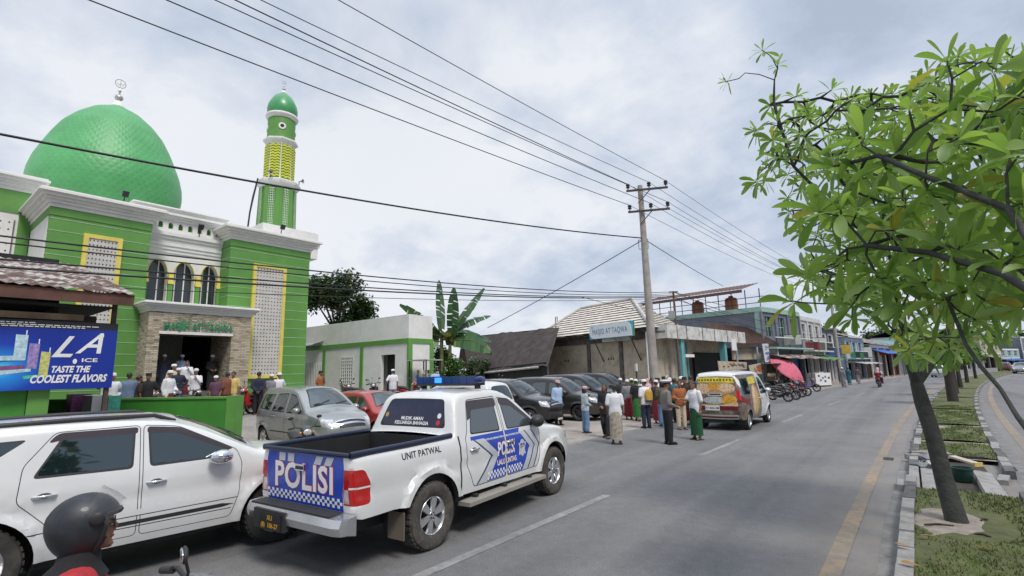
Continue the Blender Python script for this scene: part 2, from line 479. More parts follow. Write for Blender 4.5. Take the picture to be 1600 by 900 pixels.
def wheel(root, c, r, w, side, rim=ALLOY, style=6, rr=.66, tyre=TYRE, name='wheel'):
    """tyre as the wheel part, its rim as a sub-part; the axle lies along y"""
    R = Matrix.Rotation(R_(90)*(-side), 3, 'X') if side else None
    R = Matrix.Rotation(-PI/2*side, 3, 'X')      # lathe +z -> outward
    hw = w/2
    t = MB()
    pr = [(r*rr, -hw*.8), (r*.86, -hw), (r*.955, -hw*.92), (r, -hw*.66), (r, -hw*.1), (r*.993, -hw*.08), (r*.993, hw*.08), (r, hw*.1), (r, hw*.66), (r*.955, hw*.92), (r*.86, hw), (r*(rr+.04), hw*.86), (r*rr, hw*.75)]
    t.lathe(tyre, pr, (0, 0, 0), 36, R, caps=False)
    for k in range(36 if r > .34 else 0):            # tread blocks break the outline
        a = 2*PI*k/36
        for z0 in (-.5, .5):
            q = Matrix.Rotation(a, 3, 'Z')
            t.obox(tyre, R @ (q @ Vector((r*.998, 0, z0*hw))), (.018, .036, hw*.5), R @ q)
    wo = t.build(name, root, smooth=40, loc=c)
    m_ = MB(); rd = r*rr
    m_.lathe(rim, [(rd*1.0, hw*.75), (rd*.97, hw*.80), (rd*.90, hw*.62), (rd*.88, -hw*.5)], (0, 0, 0), 32, R, caps=False)
    m_.lathe(BLACKP, [(rd*.9, -hw*.1), (.001, -hw*.1)], (0, 0, 0), 24, R, caps=False)
    m_.lathe(ALLOYD, [(rd*.55, hw*.0), (.001, hw*.0)], (0, 0, 0), 20, R, caps=False)
    ns = abs(style)
    for k in range(ns):
        a = 2*PI*k/ns+.3
        sub = ((-.09, 0), (.09, 0)) if style < 0 else ((0, 0),)
        for da, _ in sub:
            q = Matrix.Rotation(a+da*1.5, 3, 'Z')
            w0, w1 = (rd*.1, rd*.13) if style < 0 else (rd*.16, rd*.2)
            vs = []
            for x, ww, z in ((rd*.16, w0, hw*.70), (rd*.6, (w0+w1)/2, hw*.74), (rd*.93, w1, hw*.66)):
                for yy, dz in ((-ww, -.022), (-ww*.75, 0), (ww*.75, 0), (ww, -.022)):
                    vs.append(R @ (q @ Vector((x, yy, z+dz))))
            fs = [(i*4+j, i*4+j+1, i*4+j+5, i*4+j+4) for i in range(2) for j in range(3)]
            m_.add(vs, fs, rim if (style > 0 or da < 0 or rim is ALLOY) else ALLOYD)
    m_.lathe(rim, [(rd*.24, hw*.5), (rd*.22, hw*.74), (rd*.1, hw*.78), (.001, hw*.79)], (0, 0, 0), 16, R, caps=False)
    for k in range(5):
        a = 2*PI*k/5
        m_.ell(ALLOYD, R @ Vector((rd*.155*math.cos(a), rd*.155*math.sin(a), hw*.77)), (.012, .012, .012), n=6, m=4)
    m_.build('rim', wo, smooth=40)
    return wo
def mirror_part(root, p, side, mt, back=CHROME, size=(.13, .1, .085), name='mirror'):
    m_ = MB(); p = Vector(p)
    m_.ell(mt, p+Vector((0, side*.11, .03)), size, n=16, m=10)
    m_.obox(BLACKP, p+Vector((.01, side*.03, -.01)), (.07, .1, .04))
    m_.ell(back, p+Vector((-.035, side*.11, .03)), (size[0]*.82, size[1]*.88, size[2]*.84), n=14, m=8)
    return m_.build(name, root, smooth=60)
def handle_part(parent, sh, x, z, side, mt, name='handle'):
    m_ = MB(); y0 = float(sh.y(x, z)[0])
    pts = [(x-.09, side*(y0-.004), z), (x-.075, side*(y0+.028), z+.004), (x+.075, side*(y0+.028), z+.004), (x+.09, side*(y0-.004), z)]
    m_.tube(mt, pts, [.014, .016, .016, .014], 8, flat=.8)
    m_.ell(BLACKP, (x, side*(y0-.008), z), (.07, .014, .035), n=12, m=6)
    return m_.build(name, parent, smooth=60)
def plate(parent, P0, ux, uz, nrm, w, h, bgm, ink, lines, name='number_plate'):
    """flat plate with raised writing; ux/uz unit vectors"""
    m_ = MB(); P0, ux, uz, nrm = map(Vector, (P0, ux, uz, nrm))
    cor = [P0+ux*(a*w/2)+uz*(b*h/2)+nrm*d for d in (0, .012) for a, b in ((-1, -1), (1, -1), (1, 1), (-1, 1))]
    m_.add(cor, [(3, 2, 1, 0), (4, 5, 6, 7), (0, 1, 5, 4), (1, 2, 6, 5), (2, 3, 7, 6), (3, 0, 4, 7)], bgm)
    o = m_.build(name, parent, smooth=0)
    t = MB()
    for body, sz, oy in lines:
        if body: put_text(t, ink, body, lambda x, y, oy=oy: P0+ux*x+uz*(y+oy)+nrm*.015, sz, bold=.01)
        else:      # too small to read in the photo: seven pale strokes
            for k in range(7): t.obox(ink, P0+ux*(w*(-.36+.12*k))+nrm*.014, (.004+abs(ux.x)*.03, .004+abs(ux.y)*.03, .075))
    if t.f: t.build('lettering', o, smooth=0)
    return o
def underbody_blocker(root, x0, x1, w, z0, z1):  # plain black box added inside the body to block light through the arches
    return MB().box(BLACKP, x0, x1, -w, w, z0, z1).build('underbody_blocker', root, smooth=0)
def arch_liners(root, ax, w, R, zc):
    for cx in ax:
        for sd in (-1, 1):
            m_ = MB()
            rows = [[(cx+R*1.01*math.cos(a), sd*yy, zc+R*1.01*math.sin(a)) for yy in (w-.02, w-.34)] for a in np.linspace(-.35, PI+.35, 18)]
            m_.sheet(BLACKP, rows)
            m_.add([(cx+R*1.01*math.cos(a), sd*(w-.34), zc+R*1.01*math.sin(a)) for a in np.linspace(-.35, PI+.35, 18)], [tuple(range(18))], BLACKP)
            m_.build('wheel_arch_liner', root, smooth=40, recalc=True, merge=.0005)

def passenger_car(label, loc, rz, color, K, group=None, name='parked_car', cat='car', plate_txt=('', ''), glass=GLASS, rim=ALLOY, mirror=None):
    """hatchbacks, people carriers and SUVs from one table of measurements K"""
    root = thing(name, label, cat, loc, rz, group)
    ax = K['axle']; wr = K['wr']; R = wr+K.get('gap', .055)
    sh = Shell(K['sil'], K['bot'], K['W'], belt=K['belt'], tum=K.get('tum', .3), r=K.get('r', .08), xr=K['xr'], ar=K.get('ar', .14), xf=K['xf'], af=K.get('af', .26),
               flares=[(a, wr, R+.06, .022) for a in ax], arches=[(a, wr, R) for a in ax], crown=K.get('crown', (.14, .07, .035)), crease=K.get('crease', (.62, .012)))
    f = []
    for nm, d in K['doors']:
        f.append(dict(poly=d, part='door#%s@' % nm, round=1))
        seam = fillet(d, .05); seam = seam+[seam[0]]
        f.append(dict(poly=strip(resample(seam, .05), .0075), part='body', mat=SEAM))
    for nm, d, wnd in K['wins']:
        f.append(dict(poly=[(x, z) for x, z in wnd], mat=BLACKP, part=('door#%s@' % d) if d else None, round=1))
        c0 = np.mean(wnd, 0)
        sc = [(c0[0]+(x-c0[0])*.94, c0[1]+(z-c0[1])*.88) for x, z in wnd]
        f.append(dict(poly=sc, part=('door#%s@>window#%s@' % (d, nm)) if d else 'window#%s@' % nm, mat=glass, round=1))
        v = (K.get('visor') or {}).get(nm)
        if v: f.append(dict(poly=v, mat=SMOKE, part='door#%s@>window_visor#%s@' % (d, nm), round=1))
    for e in K.get('side', ()): f.append(dict(e))
    lf = [dict(at='F', poly=[(a, b) for a, b in K['ws']]+[(a, -b) for a, b in K['ws'][::-1]], mat=BLACKP, round=1),
          dict(at='F', poly=[(a-.02*(1 if i == 0 else -1), b-.03) for i, (a, b) in enumerate(K['ws'])]+[(a-.02*(1 if i == 0 else -1), -b+.03) for i, (a, b) in enumerate(K['ws'])][::-1], part='windscreen', mat=glass, round=1),
          dict(at='R', poly=[(a, b) for a, b in K['rw']]+[(a, -b) for a, b in K['rw'][::-1]], part='rear_window', mat=glass, round=2)]
    for e in K.get('loop', ()): lf.append(dict(e))
    parts = sh.mesh(f, lf, color)
    ob = build_parts(parts, root)
    for a in ax:
        for sd in (-1, 1): wheel(root, (a, sd*(K['W']-.125), wr), wr, .2, sd, rim=rim, style=K.get('spokes', 6), rr=K.get('rr', .66))
    underbody_blocker(root, ax[0]-.6, ax[1]+.55, K['W']-.36, .24, .7)
    arch_liners(root, ax, K['W']-.03, R, wr)
    mx, mz = K['mirror']
    for sd in (-1, 1):
        mirror_part(root, (mx, sd*float(sh.y(mx, mz)[0]), mz), sd, mirror or color)
        for nm, (hx, hz) in K.get('handles', {}).items():
            d = ob.get('door#%s%s' % (nm, 'R' if sd < 0 else 'L'), root)
            handle_part(d, sh, hx, hz, sd, K.get('hmat', color))
    for x_, z_, side_n in K.get('plates', ()):
        if side_n > 0:
            p = sh.LP('F', z_, 0, .012); plate(root, p, (0, 1, 0), (0, 0, 1), (1, 0, 0), .43, .135, PLATEK, WHITEINK, [(plate_txt[0], .085, .012), (plate_txt[1], .03, -.05)] if plate_txt[1] else [(plate_txt[0], .085, 0)])
        else:
            p = sh.LP('R', z_, 0, .012); plate(root, p, (0, -1, 0), (0, 0, 1), (-1, 0, 0), .43, .135, PLATEK, WHITEINK, [(plate_txt[0], .085, 0)])
    # wipers
    m_ = MB()
    for y0, y1 in ((.1, .55), (-.5, -.02)):
        p = [sh.LP('F', K['ws'][1][0]+.01+.1*t, y0+(y1-y0)*t, .02) for t in (0, .5, 1)]
        m_.tube(BLACKP, p, .008, 5)
    m_.build('wiper', root, smooth=40)
    return root, sh, ob
# ------------------------------------------------------------------ ground, road, median
def road_mat():
    mt, n, b = newmat('asphalt'); o = N(n, 'ShaderNodeTexCoord').outputs['Object']
    big = ramp(n, noise(n, o, .35, 6, .6, .4), [(.3, (.138, .138, .142)), (.5, (.163, .162, .164)), (.72, (.192, .188, .187))])
    fine = ramp(n, noise(n, o, 55, 4, .8), [(.3, .52), (.5, 1.0), (.7, 1.5)])
    fine = mixc(n, 1.0, fine, ramp(n, noise(n, o, 7, 6, .7), [(.3, .86), (.7, 1.13)]), 'MULTIPLY')
    sv = N(n, 'ShaderNodeTexVoronoi'); sv.inputs['Scale'].default_value = 2.2; L(n, o, sv.inputs['Vector'])
    fine = mixc(n, 1.0, fine, ramp(n, sv.outputs['Distance'], [(.03, .62), (.055, 1.0)]), 'MULTIPLY')
    c = mixc(n, 1.0, big, fine, 'MULTIPLY')
    # long tracks left by tyres
    sp = N(n, 'ShaderNodeSeparateXYZ'); L(n, o, sp.inputs[0])
    mpn = N(n, 'ShaderNodeMapping'); mpn.inputs['Scale'].default_value = (1.6, .03, 1); L(n, o, mpn.inputs[0])
    tr = ramp(n, noise(n, mpn.outputs[0], 1.0, 3, .5), [(.35, .86), (.65, 1.12)])
    c = mixc(n, 1.0, c, tr, 'MULTIPLY')
    # dust drifting in from the left edge
    vo = N(n, 'ShaderNodeTexVoronoi', feature='DISTANCE_TO_EDGE'); vo.inputs['Scale'].default_value = .22
    nv = N(n, 'ShaderNodeVectorMath', operation='ADD'); L(n, o, nv.inputs[0]); 
    nz = N(n, 'ShaderNodeTexNoise'); nz.inputs['Scale'].default_value = 1.3; nz.inputs['Detail'].default_value = 5; L(n, o, nz.inputs['Vector']); L(n, nz.outputs['Color'], nv.inputs[1]); L(n, nv.outputs[0], vo.inputs['Vector'])
    ck = ramp(n, vo.outputs['Distance'], [(.0, .72), (.004, 1.0)])
    ckm = ramp(n, noise(n, o, .4, 3), [(.42, 1.0), (.5, 0.0)])
    c = mixc(n, ckm, c, mixc(n, 1.0, c, ck, 'MULTIPLY'))
    du = ramp(n, noise(n, o, .55, 8, .65, .6), [(.48, 0.0), (.72, .42)])
    c = mixc(n, du, c, (.25, .235, .22))
    # tan dust gathered along both kerbs and the left shoulder
    uu = math_n(n, 'SUBTRACT', sp.outputs[0], math_n(n, 'MULTIPLY', math_n(n, 'MULTIPLY', sp.outputs[1], sp.outputs[1]), .00085))
    edge = ramp(n, math_n(n, 'DIVIDE', math_n(n, 'ADD', uu, 9.0), 12.0), [(.05, .75), (.14, .0), (.60, .0), (.665, .55), (.70, .8), (.86, .8), (.95, .0)])
    dn = ramp(n, noise(n, o, 1.6, 8, .62), [(.3, .25), (.65, 1.0)])
    c = mixc(n, math_n(n, 'MULTIPLY', edge, dn), c, (.27, .24, .215))
    L(n, c, b.inputs['Base Color']); b.inputs['Roughness'].default_value = .82
    bn = N(n, 'ShaderNodeBump'); bn.inputs['Strength'].default_value = .7; bn.inputs['Distance'].default_value = .012
    L(n, noise(n, o, 120, 2), bn.inputs['Height']); L(n, bn.outputs[0], b.inputs['Normal'])
    return mt
def worn_mat(key, c, under, thr=.5):
    mt, n, b = newmat(key); o = N(n, 'ShaderNodeTexCoord').outputs['Object']
    f = ramp(n, noise(n, o, 7, 8, .7), [(thr-.13, .1), (thr+.1, .9)])
    f2 = mixc(n, ramp(n, noise(n, o, .8, 3), [(.35, .3), (.65, 1.0)]), 0.0, f)
    L(n, mixc(n, f2, under, c), b.inputs['Base Color']); b.inputs['Roughness'].default_value = .8
    return mt
def dirt_mat():
    mt, n, b = newmat('packed_dirt'); o = N(n, 'ShaderNodeTexCoord').outputs['Object']
    c = ramp(n, noise(n, o, .5, 8, .62, .5), [(.3, (.24, .205, .175)), (.5, (.33, .29, .255)), (.7, (.42, .38, .345))])
    c = mixc(n, 1.0, c, ramp(n, noise(n, o, 26, 4, .7), [(.3, .72), (.7, 1.2)]), 'MULTIPLY')
    L(n, c, b.inputs['Base Color']); b.inputs['Roughness'].default_value = .95
    bn = N(n, 'ShaderNodeBump'); bn.inputs['Strength'].default_value = .5; bn.inputs['Distance'].default_value = .03
    L(n, noise(n, o, 18, 6), bn.inputs['Height']); L(n, bn.outputs[0], b.inputs['Normal'])
    return mt
ASPH = road_mat(); DIRT = dirt_mat()
CONC = M('grey_concrete', (.30, .29, .28), rough=.9, var=.2, scale=4, bump=.3, bscale=50, dirt=.6, dirtc=(.11, .1, .09))
CONCP = M('pale_concrete', (.42, .40, .38), rough=.9, var=.2, scale=4, bump=.3, bscale=50, dirt=.4, dirtc=(.2, .18, .16))
GUT = M('dirty_gutter_concrete', (.20, .195, .19), rough=.9, var=.25, scale=3, dirt=.7, dirtc=(.12, .115, .11), bump=.2)
SAND = M('sandy_soil', (.29, .25, .22), rough=.95, var=.25, scale=7, bump=.6, bscale=30, dirt=.5, dirtc=(.18, .14, .11))
SOIL = M('dark_soil', (.05, .04, .034), rough=.95, var=.4, scale=6, bump=.6, bscale=20)
tag(MB().sheet(DIRT, [[(x, y, -.012) for x in (-500, -60, -20, 0, 20, 60, 500)] for y in (-200, -20, 0, 30, 100, 250, 1200)]).build('ground', smooth=0), kind='structure')
YS = list(np.arange(-24, 60, 1.0))+list(np.arange(60, 262, 3.0))
def ribbon(mt, name, a, b_, z, ys=YS, jit=(0, 0), kind='structure', nx=1):
    rows = []
    for y in ys:
        xa = (a(y) if callable(a) else a)+curve(y)+random.uniform(-1, 1)*jit[0]; xb = (b_(y) if callable(b_) else b_)+curve(y)+random.uniform(-1, 1)*jit[1]
        rows.append([(xa+(xb-xa)*i/nx, y, z) for i in range(nx+1)])
    o = MB().sheet(mt, rows).build(name, smooth=0)
    return tag(o, kind=kind)
KR = lambda y: .92+.016*max(0, y)
ribbon(ASPH, 'road', -8.25, 9.6, 0.0, jit=(.10, .08), nx=6)
ribbon(M('dusty_verge', (.30, .27, .24), rough=.95, var=.25, scale=3, dirt=.5, dirtc=(.2, .19, .18)), 'dusty_road_edge', -8.9, -8.0, .003, jit=(.22, .10))
WHL = worn_mat('worn_white_marking', (.38, .37, .36), (.16, .158, .156), .47); YLL = worn_mat('worn_yellow_marking', (.40, .28, .16), (.19, .175, .16), .52)
mk = MB()
def mark(x, y0, y1, w): mk.sheet(WHL, [[(x-w/2+curve(y), y, .005), (x+w/2+curve(y), y, .005)] for y in np.linspace(y0, y1, 8)])
for y0, y1 in ((-1.5, 7.9), (12.5, 15.7), (21.0, 24.4), (30.5, 34), (40, 43.5), (50, 54), (60, 64), (70, 74), (80, 84)): mark(-4.3, y0, y1, .14)
for y0, y1 in ((9.5, 10.6), (12.4, 13.1), (21, 22), (27, 28)): mark(-7.9, y0, y1, .10)
tag(mk.build('white_road_marking', smooth=0), kind='structure')
ribbon(YLL, 'yellow_edge_line', -1.00, -.82, .006, list(np.arange(-5, 110, 1.0)))
ribbon(YLL, 'yellow_edge_line', lambda y: KR(y)+.42, lambda y: KR(y)+.62, .006, list(np.arange(-5, 130, 1.0)))
ribbon(GUT, 'gutter', -.56, -.36, .004, list(np.arange(-5, 130, 1.0)), jit=(.02, 0)); ribbon(GUT, 'gutter', lambda y: KR(y)-.02, lambda y: KR(y)+.22, .004, list(np.arange(-5, 130, 1.0)))
# kerb stones with faded black and white paint
KW = worn_mat('faded_white_kerb', (.40, .39, .375), (.22, .21, .2), .52); KB = M('faded_black_kerb', (.10, .098, .098), rough=.9, var=.35, scale=5, dirt=.5, dirtc=(.22, .21, .2))
kb = MB()
y = -4.0; i = 0
while y < 130:
    ln = .62
    for f0, f1 in ((lambda q: -.40, lambda q: -.24), (lambda q: KR(q)-.16, lambda q: KR(q))):
        if 10.7 < y < 13.9 and random.random() < .4: continue
        mt = (KW if (i//2) % 2 == 0 else KB) if y > 8.6 else (CONC if i % 3 else KW)
        c0, c1 = curve(y), curve(y+ln); dz = random.uniform(-.015, .01); dx = random.uniform(-.012, .012)
        v = [(f0(y)+c0+dx, y+.006, -.01), (f1(y)+c0+dx, y+.006, -.01), (f1(y+ln)+c1+dx, y+ln-.006, -.01), (f0(y+ln)+c1+dx, y+ln-.006, -.01)]
        t_ = [(a+(.02 if k in (0, 3) else -.0), b_, .135+dz) for k, (a, b_, c_) in enumerate(v)]
        kb.add(v+t_, [(4, 5, 6, 7), (0, 1, 5, 4), (1, 2, 6, 5), (2, 3, 7, 6), (3, 0, 4, 7)], mt)
    y += ln; i += 1
tag(kb.build('kerb', smooth=0), kind='structure')
# the median: turf, bare patches, an open drain pit full of litter
TURF = M('worn_turf', (.10, .115, .042), rough=.95, var=.35, scale=3.5, bump=.8, bscale=60, dirt=.7, dirtc=(.17, .13, .09), det=8)
MIDL = -.245
GR = [(-4, 10.55), (14.35, 16.6), (17.1, 20.8), (21.4, 27.5), (28.2, 36.5), (37.2, 48), (48.8, 130)]
tm = MB()
for a, b_ in GR:
    ys = np.arange(a, b_+.01, (b_-a)/max(2, int((b_-a)/.8)))
    tm.sheet(TURF, [[(MIDL+(KR(y)-.15-MIDL)*t_+curve(y), y, .105+.03*math.sin(PI*t_)+random.uniform(-.008, .008)) for t_ in np.linspace(0, 1, 7)] for y in ys])
tag(tm.build('turf', smooth=60), kind='structure')
sm_ = MB()
sm_.sheet(SAND, [[(MIDL+(KR(y)-.15-MIDL)*t_+curve(y), y, .085) for t_ in (0, .3, .6, 1)] for y in np.arange(14.2, 125, 1.2)])
def blob(cx, cy, rx, ry, z, n=26, j=.16):
    a = [(cx+rx*math.cos(t)*(1+random.uniform(-j, j)), cy+ry*math.sin(t)*(1+random.uniform(-j, j)), z) for t in np.linspace(0, 2*PI, n+1)[:-1]]
    sm_.add([(cx, cy, z+.045)]+[(cx+(x-cx)*.6, cy+(y_-cy)*.6, z+.04) for x, y_, q in a]+a, [(0, 1+i, 1+(i+1) % n) for i in range(n)]+[(1+i, 1+n+i, 1+n+(i+1) % n, 1+(i+1) % n) for i in range(n)], SAND)
blob(.20, 8.5, .47, .92, .098); blob(.2, 14.55, .34, .22, .125); blob(.3, 20.2, .4, .5, .12)
tag(sm_.build('bare_soil', smooth=60), kind='structure')
pit = MB()
pit.sheet(SOIL, [[(x, y_, .006) for x in np.linspace(-.22, .92, 7)] for y_ in np.linspace(10.5, 14.4, 9)])
pit.box(SOIL, -.22, .98, 14.30, 14.42, 0, .14); pit.box(SOIL, -.22, .9, 10.44, 10.57, 0, .11)
pit.box(CONC, -.24, -.10, 10.62, 13.1, 0, .11); pit.box(CONC, -.07, .10, 10.7, 13.0, 0, .09)
pit.obox(CONC, (.80, 11.75, .05), (.26, 2.2, .08), Matrix.Rotation(.18, 3, 'Y')); pit.obox(CONC, (-.34, 11.0, .05), (.12, .5, .10)); pit.obox(CONC, (1.05, 12.4, .04), (.14, .6, .08), -.15)
pit.box(SOIL, -.70, -.52, 13.9, 14.25, .004, .012); pit.box(SOIL, 1.2, 1.38, 13.7, 14.15, .004, .012)
tag(pit.build('drain_pit', smooth=0), kind='structure')
# grass blades over the near turf
GRASS = M('grass_blade', (.115, .16, .045), rough=.8, var=.45, scale=2.5)
gm = MB(); vs = []; fs = []
for k in range(30000):
    y = 4.2+(abs(random.gauss(0, 1)) % 1.0)*0+ (random.random()**1.7)*26
    if not any(a < y < b_ for a, b_ in GR): continue
    t_ = random.random(); x = MIDL+(KR(y)-.15-MIDL)*t_
    if ((x-.22)/.5)**2+((y-8.55)/.85)**2 < 1: continue
    dens = math.sin(x*5+y*1.7)+math.sin(y*3.1-x*7)+random.uniform(-1.2, 1.2)
    if dens < -.6: continue
    h = random.uniform(.012, .036); a = random.uniform(0, 2*PI); w = .006+.0006*y; lx, ly = random.uniform(-.02, .02), random.uniform(-.02, .02)
    x += curve(y); z = .108+.03*math.sin(PI*t_)
    o = len(vs); vs += [(x-w*math.cos(a), y-w*math.sin(a), z-.01), (x+w*math.cos(a), y+w*math.sin(a), z-.01), (x+lx, y+ly, z+h)]; fs.append((o, o+1, o+2))
gm.add(vs, fs, GRASS); tag(gm.build('grass', smooth=0, recalc=False), 'short patchy grass growing on the median strip', 'grass', kind='stuff')
YARD, STEP = .65, .17; PORCH = YARD+5*STEP
# the mosque yard, a slab a step above the car park
YD = M('yard_paving', (.27, .25, .23), rough=.9, var=.2, scale=1.5, bump=.2, dirt=.5, dirtc=(.16, .14, .12))
tag(MB().box(YD, -60, -18.9, -14, 21, -.3, YARD).add([(-18.9, -14, YARD), (-18.9, 21, YARD), (-17.2, 21, 0), (-17.2, -14, 0), (-18.9, -14, 0), (-18.9, 21, 0)], [(0, 1, 2, 3), (0, 3, 4), (1, 5, 2)], YD).build('courtyard', smooth=0), kind='structure')
# ------------------------------------------------------------------ mosque
GREENW = M('green_wall_paint', (.115, .29, .06), rough=.55, var=.10, scale=.8, dirt=.30, dirtc=(.05, .20, .03), bump=.05)
GREEND = M('deep_green_wall_paint', (.05, .24, .03), rough=.6, var=.14, scale=1, dirt=.3, dirtc=(.04, .14, .03))
WHITEW = M('white_wall_paint', (.76, .75, .72), rough=.65, var=.05, scale=1.2, dirt=.30, dirtc=(.50, .48, .44), bump=.06)
YELW = M('yellow_trim_paint', (.72, .60, .12), rough=.55, var=.08, dirt=.25, dirtc=(.45, .36, .1))
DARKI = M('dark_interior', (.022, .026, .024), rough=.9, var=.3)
DGLASS = M('dark_window_glass', (.03, .04, .045), rough=.08, var=.2, ior=1.7)
def stone_mat():
    mt, n, b = newmat('stone_cladding'); o = N(n, 'ShaderNodeTexCoord').outputs['Object']
    sp = N(n, 'ShaderNodeSeparateXYZ'); L(n, o, sp.inputs[0]); cb = N(n, 'ShaderNodeCombineXYZ'); L(n, math_n(n, 'ADD', sp.outputs[0], sp.outputs[1]), cb.inputs[0]); L(n, sp.outputs[2], cb.inputs[1])
    br = N(n, 'ShaderNodeTexBrick'); L(n, cb.outputs[0], br.inputs['Vector']); br.inputs['Scale'].default_value = 1
    br.inputs['Brick Width'].default_value = .27; br.inputs['Row Height'].default_value = .075; br.inputs['Mortar Size'].default_value = .006; br.offset = .37
    br.inputs['Color1'].default_value = (0, 0, 0, 1); br.inputs['Color2'].default_value = (1, 1, 1, 1); br.inputs['Mortar'].default_value = (.5, .5, .5, 1)
    f = math_n(n, 'ADD', math_n(n, 'MULTIPLY', br.outputs[0], .5), math_n(n, 'MULTIPLY', noise(n, o, 3.5, 6, .7), .55))
    c = ramp(n, f, [(.2, (.10, .085, .07)), (.32, (.33, .275, .20)), (.5, (.46, .39, .28)), (.75, (.56, .50, .39))])
    c = mixc(n, br.outputs['Fac'], c, (.22, .19, .15))
    L(n, c, b.inputs['Base Color']); b.inputs['Roughness'].default_value = .9
    bn = N(n, 'ShaderNodeBump'); bn.inputs['Strength'].default_value = .8; bn.inputs['Distance'].default_value = .03
    L(n, math_n(n, 'SUBTRACT', f, br.outputs['Fac']), bn.inputs['Height']); L(n, bn.outputs[0], b.inputs['Normal'])
    return mt
STONE = stone_mat()
def dome_mat(key, c1, c2, line, k, row, gloss):
    """overlapping diamond tiles in the dome's own cylindrical coordinates"""
    mt, n, b = newmat(key); o = N(n, 'ShaderNodeTexCoord').outputs['Object']
    sp = N(n, 'ShaderNodeSeparateXYZ'); L(n, o, sp.inputs[0])
    an = math_n(n, 'MULTIPLY', math_n(n, 'ARCTAN2', sp.outputs[1], sp.outputs[0]), k/(2*PI)); zz_ = math_n(n, 'DIVIDE', sp.outputs[2], row)
    p1 = math_n(n, 'FRACT', math_n(n, 'ADD', an, zz_)); p2 = math_n(n, 'FRACT', math_n(n, 'SUBTRACT', an, zz_))
    e1 = math_n(n, 'ABSOLUTE', math_n(n, 'SUBTRACT', p1, .5)); e2 = math_n(n, 'ABSOLUTE', math_n(n, 'SUBTRACT', p2, .5))
    e = math_n(n, 'MAXIMUM', e1, e2)
    c = ramp(n, noise(n, o, .7, 4), [(.3, c1), (.7, c2)])
    c = mixc(n, ramp(n, e, [(.42, 0.0), (.49, .75)]), c, line)
    L(n, c, b.inputs['Base Color']); b.inputs['Roughness'].default_value = gloss; b.inputs['Coat Weight'].default_value = .06; b.inputs['Coat Roughness'].default_value = .25
    bn = N(n, 'ShaderNodeBump'); bn.inputs['Strength'].default_value = .6; bn.inputs['Distance'].default_value = .05; bn.invert = True
    L(n, e, bn.inputs['Height']); L(n, bn.outputs[0], b.inputs['Normal'])
    return mt
DOME = dome_mat('dome_tile', (.065, .30, .09), (.105, .40, .14), (.10, .36, .15), 60, .46, .48)
DOMEG = M('green_dome_paint', (.06, .30, .10), rough=.4, var=.12, coat=.2)
def W(mb, name, root, **k):
    """build a part whose points are given in world coordinates"""
    mb.xf(Matrix.Translation(-root.location)); return mb.build(name, root, **k)
def ring_boxes(mb, mt, x0, x1, y0, y1, layers):
    for out, za, zb in layers: mb.box(mt, x0-out, x1+out, y0-out, y1+out, za, zb)
CORN = [(.05, .0, .13), (.12, .131, .24), (.20, .241, .33), (.31, .331, .44), (.42, .441, .52), (.36, .521, .58)]
def cornice(mb, mt, x0, x1, y0, y1, z, k=1.0, dent=True):
    ring_boxes(mb, mt, x0, x1, y0, y1, [(o*k, z+a*k, z+b_*k) for o, a, b_ in CORN])
    if dent:
        for y in np.arange(y0+.05, y1, .17): mb.box(mt, x1+.122*k, x1+.175*k, y, y+.08, z+.245*k, z+.325*k)
        for x in np.arange(x0+.05, x1, .17):
            for yy in ((y0-.175*k, y0-.122*k), (y1+.122*k, y1+.175*k)): mb.box(mt, x, x+.08, yy[0], yy[1], z+.245*k, z+.325*k)
def lattice(mb, mt, x, y0, y1, z0, z1, nx, nz, hole=.30, axis='x'):
    """pierced panel facing +x: every cell a square with a diamond hole"""
    dy, dz_ = (y1-y0)/nx, (z1-z0)/nz; vs = []; fs = []
    for i in range(nx):
        for j in range(nz):
            cy, cz = y0+dy*(i+.5), z0+dz_*(j+.5); o = len(vs)
            c4 = [(-.5, -.5), (.5, -.5), (.5, .5), (-.5, .5)]; q4 = [(0, -hole), (hole, 0), (0, hole), (-hole, 0)]
            for a, b_ in c4+q4: vs.append((x, cy+a*dy, cz+b_*dz_))
            for a, b_ in q4: vs.append((x-.05, cy+a*dy, cz+b_*dz_))
            for t in range(4): fs += [(o+t, o+(t+1) % 4, o+4+t), (o+(t+1) % 4, o+4+(t+1) % 4, o+4+t), (o+4+t, o+4+(t+1) % 4, o+8+(t+1) % 4, o+8+t)]
    if axis == 'y': vs = [(b_, -a, c_) for a, b_, c_ in vs]
    mb.add(vs, fs, mt)
def cutwall(mb, mt, outer, holes, fn, depth):
    """wall in a 2d frame with holes; fn(u, v, w) -> point, w into the wall"""
    F = [resample(outer, 1.0, True)]+[np.array(h) for h in holes]
    V, T = cdt(np.zeros((0, 2)), F); C = V[T].mean(1); keep = inpoly(outer, C)
    for h in holes: keep &= ~inpoly(h, C)
    mb.add([fn(u, v, 0) for u, v in V], [tuple(t) for t in T[keep]], mt)
    for h in holes:
        n = len(h); mb.add([fn(u, v, 0) for u, v in h]+[fn(u, v, depth) for u, v in h], [(i, (i+1) % n, n+(i+1) % n, n+i) for i in range(n)], mt)
def arch(c, w, z0, z1, zs, n=7):
    """pointed arch outline"""
    p = [(c-w/2, z0), (c+w/2, z0), (c+w/2, zs)]
    for i in range(1, n): t = i/n; p.append((c+w/2*(1-t**1.7), zs+(z1-zs)*(math.sin(t*PI/2)**.9)))
    p.append((c, z1)); q = [(2*c-x, z) for x, z in p[2:-1]][::-1]
    return p+q
GROOVE = M('pale_groove_paint', (.36, .52, .31), rough=.6, var=.15)
mosque = thing('mosque', 'green mosque with big green tiled dome, yellow framed lattices and stone porch', 'mosque', (-26, 9, 0))
TY0, TY1, TZ = 3.73, 7.10, 8.95
